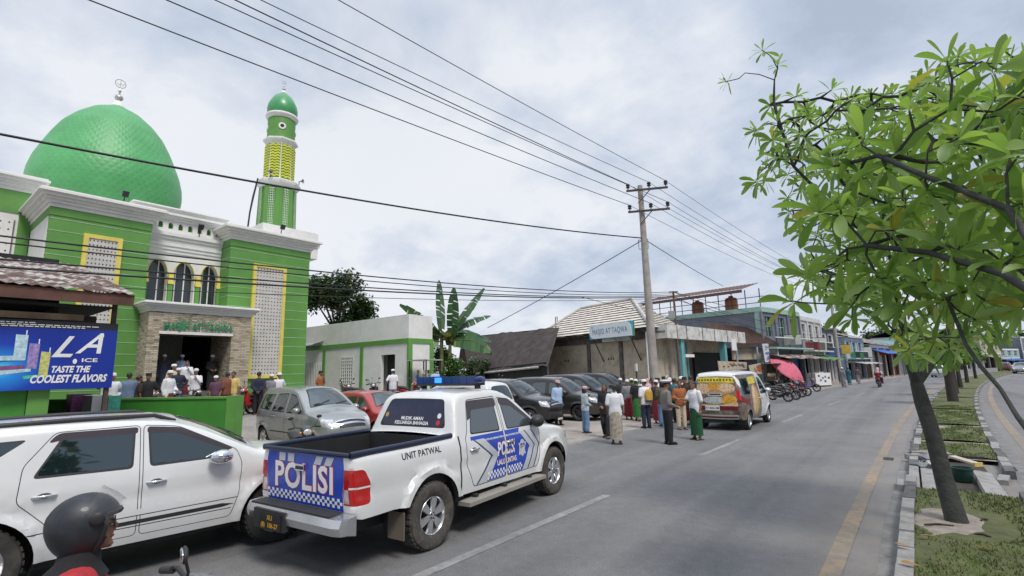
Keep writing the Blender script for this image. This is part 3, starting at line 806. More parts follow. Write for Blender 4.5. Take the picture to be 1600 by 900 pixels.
RY0, RY1 = 10.50, 14.72
HZ = AX(45, 292, -30).z
# main hall behind
w = MB(); w.box(WHITEW, -46, -30, -14, 3.7, .0, HZ-.3); w.box(WHITEW, -46, -31, 3.701, 15.6, 0, 9.2); w.box(GREENW, -30, -29.96, -14, 3.7, HZ-1.3, HZ-.3); cornice(w, WHITEW, -46, -30, -14, 3.6, HZ-.3, 1.2)
w.box(GREENW, -30.0, -29.95, 3.3, 3.7, .3, HZ-1.3)
W(w, 'hall', mosque, smooth=0)
lt = MB(); 
for yy in np.arange(-12, 3.0, 2.55): lattice(lt, WHITEW, -29.90, yy, yy+2.4, 1.5, HZ-1.6, 9, 24, .16)
W(lt, 'hall_lattice', mosque, smooth=0)
W(MB().box(M('lattice_backing', (.20, .21, .20)), -29.99, -29.955, -12, 3.2, 1.5, HZ-1.6), 'lattice_backing', mosque, smooth=0)
# two front towers
for y0, y1, x0 in ((TY0, TY1, -30.2), (RY0, RY1, -33.5)):
    t = MB(); t.box(GREENW, x0, -26, y0, y1, .3, TZ)
    if y0 == TY0: t.box(WHITEW, -29.8, -26.25, y0-.02, y0, .3, TZ-.1)
    tw = W(t, 'tower', mosque, smooth=0)
    g = MB()
    for z in np.arange(1.2, 8.6, .485):
        g.box(GROOVE, x0, -25.988, y0-.012, y1+.012, z, z+.026)
    g.box(GREENW, x0, -25.97, y0-.03, y1+.03, 8.62, TZ)
    W(g, 'groove_line', mosque, smooth=0)
    c = MB(); cornice(c, WHITEW, x0, -26, y0, y1, TZ, 1.15); c.box(WHITEW, x0, -26.1, y0+.1, y1-.1, TZ+.5, TZ+.66); W(c, 'cornice', mosque, smooth=0)
for y0, y1, zt in ((4.80, 6.10, 8.05), (11.62, 13.36, 7.86)):
    f = MB(); a = .16
    for b_ in ((y0, y0+a, 2.0, zt), (y1-a, y1, 2.0, zt), (y0+a, y1-a, zt-a, zt), (y0+a, y1-a, 2.0, 2.0+a)): f.box(YELW, -25.99, -25.86, *b_)
    fo = W(f, 'lattice_frame', mosque, smooth=0)
    l = MB(); lattice(l, M('lattice_cement', (.56, .54, .50), rough=.8, var=.1, dirt=.3, dirtc=(.35, .33, .3)), -25.90, y0+a, y1-a, 2.0+a, zt-a, 8 if y0 < 8 else 9, 30, .25); W(l, 'lattice', mosque, smooth=0)
    W(MB().box(M('lattice_backing', (.20, .21, .20)), -25.985, -25.955, y0+a, y1-a, 2.1, zt-.1), 'lattice_backing', mosque, smooth=0)
# stone porch
PX, PB = -24.8, -27.05
p = MB()
p.box(STONE, PB, PX, 7.0, 7.44, .3, 4.93); p.box(STONE, PB, PX, 10.32, 11.18, .3, 4.93); p.box(STONE, PB, PX, 7.44, 10.32, 4.06, 4.93)
W(p, 'stone_porch', mosque, smooth=0)
c = MB(); cornice(c, WHITEW, PB, PX, 7.0, 11.18, 4.93, .72, dent=False); c.box(WHITEW, PX-.02, PX+.06, 7.40, 10.36, 3.98, 4.10); W(c, 'cornice', mosque, smooth=0)
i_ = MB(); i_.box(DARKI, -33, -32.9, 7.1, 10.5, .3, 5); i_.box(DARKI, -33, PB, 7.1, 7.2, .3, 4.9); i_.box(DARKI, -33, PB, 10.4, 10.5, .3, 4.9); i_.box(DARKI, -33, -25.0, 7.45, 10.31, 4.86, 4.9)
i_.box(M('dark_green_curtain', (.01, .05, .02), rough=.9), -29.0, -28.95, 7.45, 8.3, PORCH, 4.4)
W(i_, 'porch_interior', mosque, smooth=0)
s_ = MB(); TILE = M('porch_floor_tile', (.12, .11, .10), rough=.4, var=.15)
for k in range(5): s_.box(TILE, -33, -22.6-.35*k, 7.0-.3+.02*k, 10.9-.02*k, YARD+STEP*k+.002, YARD+STEP*(k+1))
W(s_, 'porch_steps', mosque, smooth=0)
# letters over the door on three posts
t = MB(); LG_ = M('green_sign_letter', (.02, .22, .10), rough=.35, coat=.4)
put_text(t, LG_, 'MASJID AT-TAQWA', lambda a, b_: (PX+.10, 8.92+a, 4.31+b_), .36, bold=.045, sx=.88)
put_text(t, LG_, '\u0649\u0648\u0642\u062a\u0644\u0627 \u062f\u062c\u0633\u0645', lambda a, b_: (PX+.10, 9.0+a, 4.62+b_), .30, bold=.01)
for yy in (7.7, 8.95, 10.15): t.box(WHITEW, PX+.04, PX+.07, yy, yy+.03, 4.08, 4.42)
W(t, 'lettering', mosque, smooth=0)
# balcony with three arches
BX = -27.1
wl = MB(); fn = lambda u, v, d: (BX-d, u, v)
ars = [arch(7.80, .84, 5.55, 7.66, 6.85), arch(8.90, .92, 5.55, 7.66, 6.85), arch(10.02, .84, 5.55, 7.66, 6.85)]
cutwall(wl, WHITEW, [(7.1, 5.0), (10.5, 5.0), (10.5, 8.95), (7.1, 8.95)], ars, fn, .35)
W(wl, 'balcony_wall', mosque, smooth=0)
for a in ars:
    r = MB()
    q = np.array(a[2:]); qq = [tuple(x) for x in q]
    for (u0, v0), (u1, v1) in zip(qq[:-1], qq[1:]):
        d = math.hypot(u1-u0, v1-v0); r.obox(YELW, (BX+.03, (u0+u1)/2, (v0+v1)/2), (.04, d+.01, .035), Matrix.Rotation(math.atan2(v1-v0, u1-u0), 3, 'X'))
    W(r, 'arch_trim', mosque, smooth=0)
for u in (7.32, 8.34, 9.50, 10.45):
    cs = MB(); cs.box(GREENW, BX+.002, BX+.13, u-.09, u+.09, 5.45, 6.5); cs.box(YELW, BX+.002, BX+.17, u-.13, u+.13, 6.5, 6.66); cs.box(YELW, BX+.002, BX+.15, u-.10, u+.10, 6.66, 7.0); W(cs, 'column', mosque, smooth=0)
g = MB(); g.box(DGLASS, BX-.45, BX-.40, 7.2, 10.4, 5.3, 7.8)
for u in (7.9, 8.62, 9.0, 9.8, 10.1): g.box(WHITEW, BX-.38, BX-.34, u, u+.05, 5.3, 7.8)
W(g, 'balcony_window', mosque, smooth=0)
e = MB(); e.box(WHITEW, -29.5, BX-.36, 7.1, 10.5, 7.9, 8.95)
for dz, o in ((8.0, .04), (8.16, .09), (8.32, .14), (8.50, .10), (8.66, .18), (8.80, .26)): e.box(WHITEW, BX, BX+o, 7.12, 10.48, dz, dz+.158)
hs = [arch(7.35+.42*k, .20, 9.20, 9.52, 9.36) for k in range(8)]
cutwall(e, WHITEW, [(7.1, 8.955), (10.5, 8.955), (10.5, 9.62), (7.1, 9.62)], hs, lambda u, v, d: (BX-.05-d, u, v), .15)
e.box(GREEND, BX-.5, BX-.22, 7.1, 10.5, 8.96, 9.6); e.box(WHITEW, -29.6, -28.5, 7.1, 11.05, 9.0, 10.3); cornice(e, WHITEW, -29.6, -28.5, 7.1, 11.05, 10.3, .55, dent=False)
e.box(WHITEW, BX-.6, BX+.05, 7.08, 10.55, 9.62, 9.72); e.box(WHITEW, BX-.6, BX+.14, 7.05, 10.6, 9.721, 9.82); e.box(WHITEW, BX-.6, BX+.22, 6.6, 10.65, 9.821, 9.93)
W(e, 'parapet', mosque, smooth=0)
# roof drum, dome and finial
DC = Vector((-38, 7.95, 0))
d = MB(); d.lathe(WHITEW, [(3.6, HZ), (3.6, 11.4), (3.8, 11.5), (3.8, 11.7)], DC, 48); W(d, 'dome_drum', mosque, smooth=30)
prof = [(r_*.955, z_) for r_, z_ in [(3.45, 11.6), (3.75, 12.3), (3.95, 13.0), (4.02, 13.7), (3.97, 14.3), (3.80, 15.0), (3.48, 15.8), (3.14, 16.6), (2.72, 17.4), (2.12, 18.15), (1.38, 18.8), (.72, 19.15), (.30, 19.4), (.20, 19.5)]]
pz = [q[1] for q in prof]; zs = np.linspace(11.6, 19.5, 44)
dm = MB(); dm.lathe(DOME, [(float(np.interp(z, pz, [q[0] for q in prof])), z-11.6) for z in zs], (0, 0, 0), 72, caps=False)
do = dm.build('dome', mosque, smooth=180, loc=Vector((-38, 7.95, 11.6))-mosque.location)
FIN = M('finial_metal', (.55, .53, .50), rough=.3, metal=.7, var=.1)
def finial(parent, c, k):
    f = MB(); c = Vector(c)
    f.lathe(WHITEW, [(.42*k, -.15*k), (.30*k, .1*k), (.16*k, .3*k), (.10*k, .36*k)], c, 16); f.lathe(FIN, [(.05*k, .36*k), (.2*k, .45*k), (.24*k, .56*k), (.2*k, .68*k), (.06*k, .76*k), (.05*k, .95*k), (.1*k, 1.02*k), (.05*k, 1.1*k), (.03*k, 1.25*k)], c, 14)
    R = Matrix.Rotation(PI/2, 3, 'Y')
    pts = [c+Vector((0, .28*k*math.cos(t), 1.55*k+.28*k*math.sin(t))) for t in np.linspace(0, 2*PI, 25)]
    f.tube(FIN, pts, .025*k, 6, caps=False)
    f.tube(FIN, [c+Vector((0, -.2*k, 1.55*k)), c+Vector((0, -.1*k, 1.42*k)), c+Vector((0, .02*k, 1.6*k)), c+Vector((0, .12*k, 1.44*k)), c+Vector((0, .2*k, 1.62*k))], .022*k, 5); f.tube(FIN, [c+Vector((0, 0, 1.25*k)), c+Vector((0, 0, 1.85*k))], .02*k, 5)
    f.xf(Matrix.Translation(-parent.location)); return f.build('finial', parent, smooth=50)
finial(mosque, (-38, 7.95, 19.45), 1.0)
# lamps on the roof edges
for yy, zz_, xx in ((6.05, 9.62, -26.2), (9.35, 8.98, -26.9), (13.05, 9.62, -26.1)):
    f = thing('floodlight', 'small black floodlight on a bent arm on the mosque roof edge', 'lamp', (xx, yy, zz_), 0, 'floodlights on the mosque roof edges')
    MB().tube(BLACKP, [(0, 0, 0), (0, 0, .25), (.1, 0, .42)], .025, 6).build('arm', f, smooth=50); MB().obox(BLACKP, (.16, 0, .48), (.12, .22, .26), Matrix.Rotation(.5, 3, 'Y')).build('lamp_head', f, smooth=0)
# ------------------------------------------------------------------ minaret
MC = Vector((-30.6, 14.95, 9.5))
mn = thing('minaret', 'slim octagonal green minaret with yellow zigzag panels and a small green onion dome', 'minaret', MC)
m_ = MB(); m_.box(WHITEW, -2.2, 2.0, -1.75, 1.75, -.2, 1.45); m_.box(WHITEW, -2.3, 2.1, -1.85, 1.85, .55, .7); m_.build('base_block', mn, smooth=0)
Z = lambda z: z-9.5
o8 = dict(n=8, a0=PI/8)
m_ = MB(); m_.lathe(GREENW, [(1.16, Z(10.9)), (1.10, Z(13.9))], **o8); m_.build('lower_shaft', mn, smooth=0)
m_ = MB()
for k in range(8):
    a = 2*PI*k/8; Rk = Matrix.Rotation(a, 4, 'Z'); q = MB(); lattice(q, GROOVE, 1.085, -.17, .17, Z(11.1), Z(13.8), 3, 18, .44); q.box(M('dark_lattice_backing', (.07, .09, .07)), 1.0, 1.035, -.17, .17, Z(11.1), Z(13.8)); q.xf(Rk)
    m_.add(q.v, [f for f, i in zip(q.f, q.mi) if i == 0], GROOVE); m_.add(q.v, [f for f, i in zip(q.f, q.mi) if i == 1], M('dark_lattice_backing'))
m_.build('lattice', mn, smooth=0)
m_ = MB(); m_.lathe(WHITEW, [(1.1, Z(13.85)), (1.2, Z(13.95)), (1.32, Z(14.1)), (1.34, Z(14.25)), (1.26, Z(14.3)), (.8, Z(14.32))], **o8); m_.build('balcony_ring', mn, smooth=30); m_ = MB(); m_.lathe(WHITEW, [(.86, Z(16.85)), (.92, Z(16.95)), (1.06, Z(17.05)), (1.06, Z(17.15)), (.84, Z(17.25))], **o8); m_.build('balcony_ring', mn, smooth=30); m_ = MB(); m_.lathe(WHITEW, [(.84, Z(18.62)), (.94, Z(18.7)), (1.0, Z(18.82)), (.98, Z(18.92)), (.8, Z(18.96))], n=28); m_.build('balcony_ring', mn, smooth=30)
m_ = MB(); m_.lathe(WHITEW, [(.90, Z(14.3)), (.86, Z(16.9))], **o8); m_.build('upper_shaft', mn, smooth=0)
m_ = MB(); YC = M('chevron_yellow', (.62, .62, .06), rough=.5, var=.1); GB = M('chevron_green', (.14, .26, .03), rough=.6)
for k in range(8):
    a = 2*PI*k/8; q = MB(); q.box(GB, .80, .835, -.30, .30, Z(14.45), Z(16.75))
    for j in range(12):
        for i4 in range(4):
            y0 = -.30+.15*i4; up = .08 if i4 % 2 == 0 else -.08
            vs = [(xx, yy, Z(14.5)+.185*j+zz_+dz) for xx in (.835, .865) for yy, dz in ((y0, 0 if up > 0 else .08), (y0+.15, .08 if up > 0 else 0)) for zz_ in (0, .11)]
            q.add(vs, [(0, 1, 3, 2), (4, 5, 7, 6), (0, 1, 5, 4), (2, 3, 7, 6), (0, 2, 6, 4), (1, 3, 7, 5)], YC)
    q.xf(Matrix.Rotation(a, 4, 'Z')); m_.add(q.v, [f for f, i in zip(q.f, q.mi) if i == 0], GB); m_.add(q.v, [f for f, i in zip(q.f, q.mi) if i == 1], YC)
m_.build('chevron_panel', mn, smooth=0)
m_ = MB(); m_.lathe(GREENW, [(.84, Z(17.2)), (.83, Z(18.65))], n=28); m_.build('drum', mn, smooth=30)
for a in (-.42, 1.15, 2.7, 4.3):
    m_ = MB()
    R = Matrix.Rotation(a, 3, 'Z') @ Matrix.Rotation(PI/2, 3, 'Y')
    m_.lathe(WHITEW, [(.12, .79), (.22, .79), (.22, .87), (.12, .87), (.12, .79)], (0, 0, Z(17.95)), 22, R, caps=False); m_.lathe(DARKI, [(.12, .855), (.001, .855)], (0, 0, Z(17.95)), 18, R, caps=False)
    m_.build('round_window', mn, smooth=30)
m_ = MB(); m_.lathe(DOMEG, [(.84, Z(18.94)), (.92, Z(19.15)), (.93, Z(19.4)), (.87, Z(19.7)), (.73, Z(20.0)), (.56, Z(20.3)), (.3, Z(20.52)), (.14, Z(20.66)), (.06, Z(20.75))], n=32, caps=False); m_.build('dome', mn, smooth=180)
finial(mn, MC+Vector((0, 0, 11.2)), .45)
for y_, a in ((1.35, .6), (-1.3, -.4)):
    h = MB(); R = Matrix.Rotation(a, 3, 'Z') @ Matrix.Rotation(PI/2, 3, 'Y'); h.lathe(M('horn_grey', (.35, .35, .34), rough=.5), [(.03, 0), (.04, .1), (.08, .2), (.15, .27)], (.8, y_*.7, Z(14.55)), 16, R, caps=False); h.tube(BLACKP, [(.8, y_*.7, Z(14.3)), (.8, y_*.7, Z(14.55))], .03, 6); h.build('loudspeaker', mn, smooth=50)
tag(MB().tube(BLACKP, [(-29.6, 13.2, 13.9), (-29.4, 12.9, 12.6), (-29.35, 12.75, 11.6), (-29.3, 12.6, 9.6)], [.05, .06, .05, .05], 6).build('cable_bundle', smooth=50), 'dark twisted cable bundle running down beside the minaret to the mosque roof', 'cable')
# ------------------------------------------------------------------ white annex beside the mosque
ax_ = thing('annex_building', 'low white flat roofed building with green posts and beam between mosque and banana tree', 'building', (-26, 18.9, 0))
w = MB(); AY0, AY1, AX0, AX1 = 18.0, 19.75, -32.5, -21.3
fn = lambda u, v, d_: (u, AY0+d_, v)
door = [(-23.66, .3), (-22.42, .3), (-22.42, 3.15), (-23.66, 3.15)]
cutwall(w, WHITEW, [(AX0, .2), (AX1, .2), (AX1, 5.3), (AX0, 5.3)], [door], fn, .2)
w.box(WHITEW, AX0, AX1-.004, AY0+.6, AY1, .2, 5.28); w.box(WHITEW, AX1-.2, AX1, AY0+.004, AY0+.598, .2, 5.297); w.box(WHITEW, AX0, AX0+.2, AY0+.004, AY0+.598, .2, 5.09); w.box(WHITEW, AX0, AX1-.21, AY0+.004, AY0+.597, 5.1, 5.295)
W(w, 'wall', ax_, smooth=0)
g = MB(); g.box(GREENW, AX0, AX1+.05, AY0-.05, AY1+.04, 3.72, 3.98)
g.box(GREENW, AX1-.05, AX1+.06, AY0-.055, AY0+.24, .2, 3.719); g.box(GREENW, AX1-.05, AX1+.06, AY1-.2, AY1+.05, .2, 3.719)
W(g, 'green_beam', ax_, smooth=0)
for x in (-29.6, -25.6):
    g = MB(); g.box(GREENW, x, x+.26, AY0-.06, AY0+.05, .2, 3.72); W(g, 'green_post', ax_, smooth=0)
W(MB().box(DARKI, -23.66, -22.42, AY0+.45, AY0+.5, .2, 3.15), 'doorway', ax_, smooth=0)
l = MB(); lattice(l, WHITEW, -(AY0-.03), -27.6, -26.3, .9, 3.15, 6, 9, .33, axis='y')
l.v = [(x, AY0-.03 if y > AY0-.04 else y, z) for x, y, z in l.v]; 
W(MB().box(M('lattice_backing'), -27.6, -26.3, AY0-.01, AY0+.0, .9, 3.15), 'vent_backing', ax_, smooth=0)
l2 = MB()
for i in range(7): l2.box(WHITEW, -27.62+i*.21, -27.55+i*.21, AY0-.05, AY0-.012, .9, 3.15)
for j in range(12): l2.box(WHITEW, -27.62, -26.29, AY0-.045, AY0-.0125, .9+j*.2, .97+j*.2)
W(l2, 'vent_lattice', ax_, smooth=0)
l3 = MB()
for i in range(12): l3.box(WHITEW, -31.9+i*.19, -31.82+i*.19, AY0-.05, AY0-.012, .9, 2.9)
W(MB().box(M('grey_shutter', (.4, .4, .39), var=.15), -31.9, -29.7, AY0-.011, AY0-.002, .9, 2.9), 'shutter', ax_, smooth=0); W(l3, 'vent_lattice', ax_, smooth=0)
n_ = MB(); n_.box(WHITEW, -22.2, -21.75, AY0-.02, AY0-.004, 1.2, 1.9); W(n_, 'notice_sheet', ax_, smooth=0)
aw = MB(); aw.sheet(M('zinc_sheet', (.42, .43, .44), rough=.4, metal=.6, dirt=.5), [[(x, y_, z+.03*(i % 2)) for i, x in enumerate(np.arange(-33, -29.6, .12))] for y_, z in ((AY0-1.0, 3.95), (AY0-.02, 4.3))]); aw.box(BLACKP, -33, -29.7, AY0-.98, AY0-.92, 3.82, 3.9)
o = W(aw, 'metal_awning', ax_, smooth=0)
# little stall roof at the annex end
st = thing('market_stall', 'small stall with a flat pale board roof at the corner of the white annex', 'stall', (-20.2, 18.2, YARD))
MB().obox(CONCP, (0, 0, 2.1), (1.5, 1.2, .06)).build('stall_roof', st, smooth=0)
for sx in (-.65, .65):
    for sy in (-.5, .5): MB().box(BLACKP, sx-.025, sx+.025, sy-.025, sy+.025, 0, 2.07).build('leg', st, smooth=0)
MB().box(M('stall_board', (.2, .17, .13), var=.3), -.7, .7, -.5, .5, .9, .95).build('counter', st, smooth=0)
b = MB(); PK = [M('packet_red', (.4, .05, .04)), M('packet_teal', (.05, .25, .28)), M('packet_yellow', (.5, .36, .06)), WHITEW]
for i in range(16): b.obox(PK[i % 4], (-.6+.08*i, random.uniform(-.35, .35), 1.05+.22*(i % 3)), (.07, .1, .2))
b.build('goods', st, smooth=0)
# ------------------------------------------------------------------ walls and buildings of the street
RUST = M('rusty_zinc', (.47, .44, .41), rough=.65, metal=.1, var=.3, scale=1.5, dirt=1.0, dirtc=(.10, .045, .028), det=8); [setattr(e_, 'position', q_) for n_ in RUST.node_tree.nodes if n_.type == 'VALTORGB' and n_.color_ramp.elements[0].position > .4 for e_, q_ in zip(n_.color_ramp.elements, (.42, .52))]
ZINC = M('pale_zinc', (.50, .48, .46), rough=.55, metal=.2, var=.2, scale=2, dirt=.7, dirtc=(.25, .17, .13))
WOODD = M('dark_timber', (.07, .05, .04), rough=.85, var=.35, scale=6)
CREAMW = M('stained_cream_wall', (.50, .43, .33), rough=.9, var=.16, scale=.9, dirt=.6, dirtc=(.11, .10, .085), bump=.1, det=8)
STAINW = M('stained_white_wall', (.62, .61, .58), rough=.85, var=.12, scale=1.1, dirt=.85, dirtc=(.13, .12, .11), det=8)
TURQ = M('turquoise_paint', (.13, .37, .39), rough=.6, var=.15, dirt=.3, dirtc=(.1, .2, .2))
MINT = M('mint_paint', (.30, .46, .39), rough=.6, var=.12, dirt=.35, dirtc=(.2, .3, .25))
GREYB = M('grey_blue_wall', (.155, .17, .205), rough=.85, var=.14, scale=.7, dirt=.4, dirtc=(.09, .09, .1))
BLUED = M('blue_door_paint', (.03, .13, .30), rough=.6, var=.2)
BROWNR = M('brown_roof_sheet', (.115, .065, .055), rough=.7, var=.3, scale=2, dirt=.5, dirtc=(.05, .03, .028))
DARKR = M('weathered_dark_roof', (.050, .040, .037), rough=.9, var=.45, scale=1.6, dirt=.6, dirtc=(.10, .075, .065), bump=.5, bscale=9, det=8)
ORT = M('orange_tank_plastic', (.36, .12, .05), rough=.5, var=.15)
def PV(px, py, P0, n):
    d = ray(px, py); return cC+d*((Vector(P0)-cC).dot(n)/d.dot(n))
def frame_thing(name, label, cat, p0, p1, group=None):
    d = Vector((p1[0]-p0[0], p1[1]-p0[1], 0)); r = thing(name, label, cat, (p0[0], p0[1], 0), math.atan2(d.y, d.x), group)
    return r, d.length
def corrug(mb, mt, a, b_, c, d, n=60, amp=.03):
    """corrugated sheet a-b along the eave, d-c along the ridge"""
    a, b_, c, d = map(Vector, (a, b_, c, d)); nz = (b_-a).cross(d-a).normalized()
    if nz.z < 0: nz = -nz
    r0 = [a.lerp(b_, i/n)+nz*amp*(i % 2) for i in range(n+1)]; r1 = [d.lerp(c, i/n)+nz*amp*(i % 2) for i in range(n+1)]
    mb.sheet(mt, [r0, [p.lerp(q, .5) for p, q in zip(r0, r1)], r1])
# green wall
a = Vector((-18.6, 2.85, 0)); b_ = Vector((-13.35, 5.85, 0)); d = b_-a
gw = thing('boundary_wall', 'low bright green wall behind the white SUV, ending in a lighter pillar', 'wall', a, math.atan2(d.y, d.x))
MB().box(GREEND, 0, d.length-.24, -.1, .1, 0, 1.57).build('wall_panel', gw, smooth=0); MB().box(GREENW, 0, d.length-.24, -.13, .13, 1.572, 1.62).build('coping', gw, smooth=0)
MB().box(GREENW, d.length-.238, d.length, -.16, .16, 0, 1.64).build('end_pillar', gw, smooth=0)
# stall under a rusty roof, banner in front
st = thing('roadside_stall', 'roadside stall with rusty patched tin roof behind the blue banner', 'stall', (-14.0, 0, 0))
m_ = MB(); E0, E1 = (-13.45, -7, 4.06), (-13.45, 3.55, 3.96)
corrug(m_, RUST, E0, E1, (-18.4, 3.4, 5.35), (-18.4, -7, 5.35), 120); corrug(m_, RUST, (-23, -7, 4.0), (-23, 3.4, 4.0), (-18.42, 3.4, 5.34), (-18.42, -7, 5.34), 60)
W(m_, 'roof', st, smooth=20)
FASC = M('rusty_fascia', (.12, .055, .04), rough=.8, var=.3); m_ = MB(); m_.box(FASC, -13.56, -13.5, -7, 3.5, 3.72, 3.96); m_.add([(-13.5, 3.42, 3.95), (-18.4, 3.36, 5.30), (-18.4, 3.36, 5.05), (-13.5, 3.42, 3.72)], [(0, 1, 2, 3)], WOODD)
for yy in np.arange(-6, 3.4, .8): m_.tube(WOODD, [(-13.55, yy, 3.9), (-18.3, yy, 5.2)], .04, 4)
W(m_, 'fascia', st, smooth=0)
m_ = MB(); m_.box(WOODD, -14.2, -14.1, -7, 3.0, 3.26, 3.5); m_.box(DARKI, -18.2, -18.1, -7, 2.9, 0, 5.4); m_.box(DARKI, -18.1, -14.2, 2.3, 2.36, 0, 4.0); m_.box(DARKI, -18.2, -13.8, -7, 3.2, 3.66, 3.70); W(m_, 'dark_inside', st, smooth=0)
m_ = MB(); m_.box(M('tan_board', (.28, .19, .12), rough=.8, var=.3), -13.99, -13.94, -7, 2.75, 3.37, 3.50); W(m_, 'board', st, smooth=0)
m_ = MB(); m_.box(GREEND, -14.35, -14.05, -7, 2.02, 0, 1.98); W(m_, 'green_base', st, smooth=0)
m_ = MB(); m_.box(GREENW, -14.33, -14.0, 2.03, 2.36, 0, 1.98); W(m_, 'green_post', st, smooth=0)
for yy in (3.22, -2.5):
    m_ = MB(); m_.box(WOODD, -13.96, -13.86, yy, yy+.08, 0, 3.9); W(m_, 'roof_post', st, smooth=0)
BX0 = -13.82
bn_ = thing('banner', 'blue printed cloth banner with slanted white lettering, hanging on the roadside stall', 'banner', (BX0, 0, 1.9))
def print_mat():
    mt, n, b = newmat('blue_banner_print'); o = N(n, 'ShaderNodeTexCoord').outputs['Object']; sp = N(n, 'ShaderNodeSeparateXYZ'); L(n, o, sp.inputs[0])
    # the printed design: deep blue with a cyan glow around the drawn packets (ink, not light)
    dx = math_n(n, 'SUBTRACT', sp.outputs[1], 1.55); dz_ = math_n(n, 'MULTIPLY', math_n(n, 'SUBTRACT', sp.outputs[2], .45), 1.3)
    r = math_n(n, 'SQRT', math_n(n, 'ADD', math_n(n, 'MULTIPLY', dx, dx), math_n(n, 'MULTIPLY', dz_, dz_)))
    L(n, ramp(n, r, [(.0, (.10, .62, .85)), (.25, (.015, .26, .72)), (.62, (.008, .05, .42)), (1.0, (.008, .03, .30))]), b.inputs['Base Color']); b.inputs['Roughness'].default_value = .45
    return mt
PRN = print_mat()
bw = lambda y, z: .025*math.sin(2.1*y+1.3*z)+.012*math.sin(5*y-2*z)
m_ = MB(); m_.sheet(PRN, [[(bw(y, z), y, z) for y in np.linspace(-2.4, 3.33, 40)] for z in np.linspace(.03, 1.27, 9)]); m_.sheet(M('black_banner_strip', (.02, .02, .028), rough=.5), [[(bw(y, z), y, z) for y in np.linspace(-2.4, 3.33, 40)] for z in (1.27, 1.34, 1.43)])
m_.sheet(M('banner_back', (.3, .3, .35)), [[(bw(y, z)-.012, y, z) for y in np.linspace(-2.4, 3.33, 30)] for z in (.03, .7, 1.43)])
bc = m_.build('banner_cloth', bn_, smooth=60)
t = MB(); fb = lambda y0, z0, q=.008: (lambda a, c: (bw(y0+a, z0+c)+q, y0+a, z0+c))
fit_text(t, WHITEINK, 'L', fb(2.45, .88), .62, .34, bold=.012, shear=.5); fit_text(t, WHITEINK, '.', fb(2.66, .75), .6, .07, bold=.03); fit_text(t, WHITEINK, 'A', fb(2.87, .96), .62, .44, bold=.012, shear=.5); fit_text(t, WHITEINK, '.', fb(3.06, 1.30), .6, .07, bold=.03)
fit_text(t, WHITEINK, 'ICE', fb(2.90, .62), .11, .26, bold=.02)
fit_text(t, WHITEINK, 'TASTE THE', fb(2.62, .43), .18, .62, bold=.04, shear=.25); fit_text(t, WHITEINK, 'COOLEST FLAVORS', fb(2.62, .235), .21, 1.22, bold=.04, shear=.25)
for z, y0, y1 in ((1.375, -1, 1.9), (1.335, 1.0, 2.9), (1.30, 1.0, 2.75)):
    y = y0
    while y < y1:
        l = random.uniform(.03, .12); t.add([fb(0, 0)(a, c) for a, c in ((y, z-.008), (y+l, z-.008), (y+l, z+.010), (y, z+.010))], [(0, 1, 2, 3)], WHITEINK); y += l+.02
t.build('lettering', bc, smooth=0)
t = MB()
PKC = [M('packet_print_pale', (.45, .62, .70), var=.3, scale=14), M('packet_print_violet', (.30, .22, .48), var=.4, scale=14), M('packet_print_yellow', (.55, .55, .18), var=.3, scale=14), M('packet_print_green', (.08, .42, .30), var=.3, scale=14), M('packet_print_plum', (.24, .07, .20), var=.3, scale=14)]
def quad(mt, p): t.add([fb(0, 0, .006)(a, c) for a, c in p], [(0, 1, 2, 3)], mt)
quad(PKC[0], [(1.72, .66), (1.90, .64), (1.90, 1.12), (1.72, 1.13)]); quad(PKC[1], [(1.93, .46), (2.08, .45), (2.09, .95), (1.93, .96)]); quad(PKC[2], [(2.12, .28), (2.26, .30), (2.27, .78), (2.12, .80)])
quad(PKC[0], [(.6, .60), (1.9, .62), (1.9, .72), (.6, .66)]); quad(PKC[4], [(.6, .34), (1.9, .46), (1.9, .53), (.6, .44)]); quad(PKC[0], [(.6, .2), (2.0, .40), (2.0, .46), (.6, .34)]); quad(PKC[3], [(1.0, .13), (2.15, .28), (2.15, .34), (1.0, .22)])
for y0, z0 in ((1.86, 1.12), (2.06, .95), (2.24, .78)): quad(WHITEINK, [(y0, z0), (y0+.018, z0), (y0+.018, z0+.10), (y0, z0+.10)])
t.build('printed_packet', bc, smooth=0)
gd = MB(); gd.box(PKC[4], -17.6, -17.0, 3.3, 3.7, 1.0, 1.75); gd.box(WHITEW, -16.9, -16.0, 3.5, 3.9, 1.0, 1.72); gd.box(PKC[3], -15.9, -15.7, 3.75, 4.0, 1.0, 1.70)
tag(gd.build('goods_stack', smooth=0), 'white and dark red packed goods behind the green wall beside the banner', 'goods')
# long dark roofed house
RL, RR = G(722, 527, 5.4), G(874, 511.5, 5.4); EL, ER = AD(733, 584, 43.0), AD(856, 571.5, 34.5)
hs = thing('dark_roof_house', 'low house with a long weathered dark roof behind the parked cars', 'building', (EL.x, EL.y, 0))
m_ = MB(); n = 40
rows = []
for j in range(9):
    f = j/8; rows.append([EL.lerp(ER, i/n).lerp(RL.lerp(RR, i/n), f)+Vector((0, 0, .03*math.sin(i*1.7+j)+.06*math.sin(i*.4))) for i in range(n+1)])
m_.sheet(DARKR, rows); bk = (RL-EL)*.9; bk.z = 0
m_.sheet(DARKR, [[RL.lerp(RR, i/8) for i in range(9)], [RL.lerp(RR, i/8)+bk-Vector((0, 0, 3)) for i in range(9)]])
W(m_, 'roof', hs, smooth=60)
m_ = MB(); e = (RL-EL).normalized()*.8; m_.add([EL+e*.6, ER+e*.6, Vector((ER.x+e.x*.6, ER.y+e.y*.6, 0)), Vector((EL.x+e.x*.6, EL.y+e.y*.6, 0))], [(0, 1, 2, 3)], DARKI)
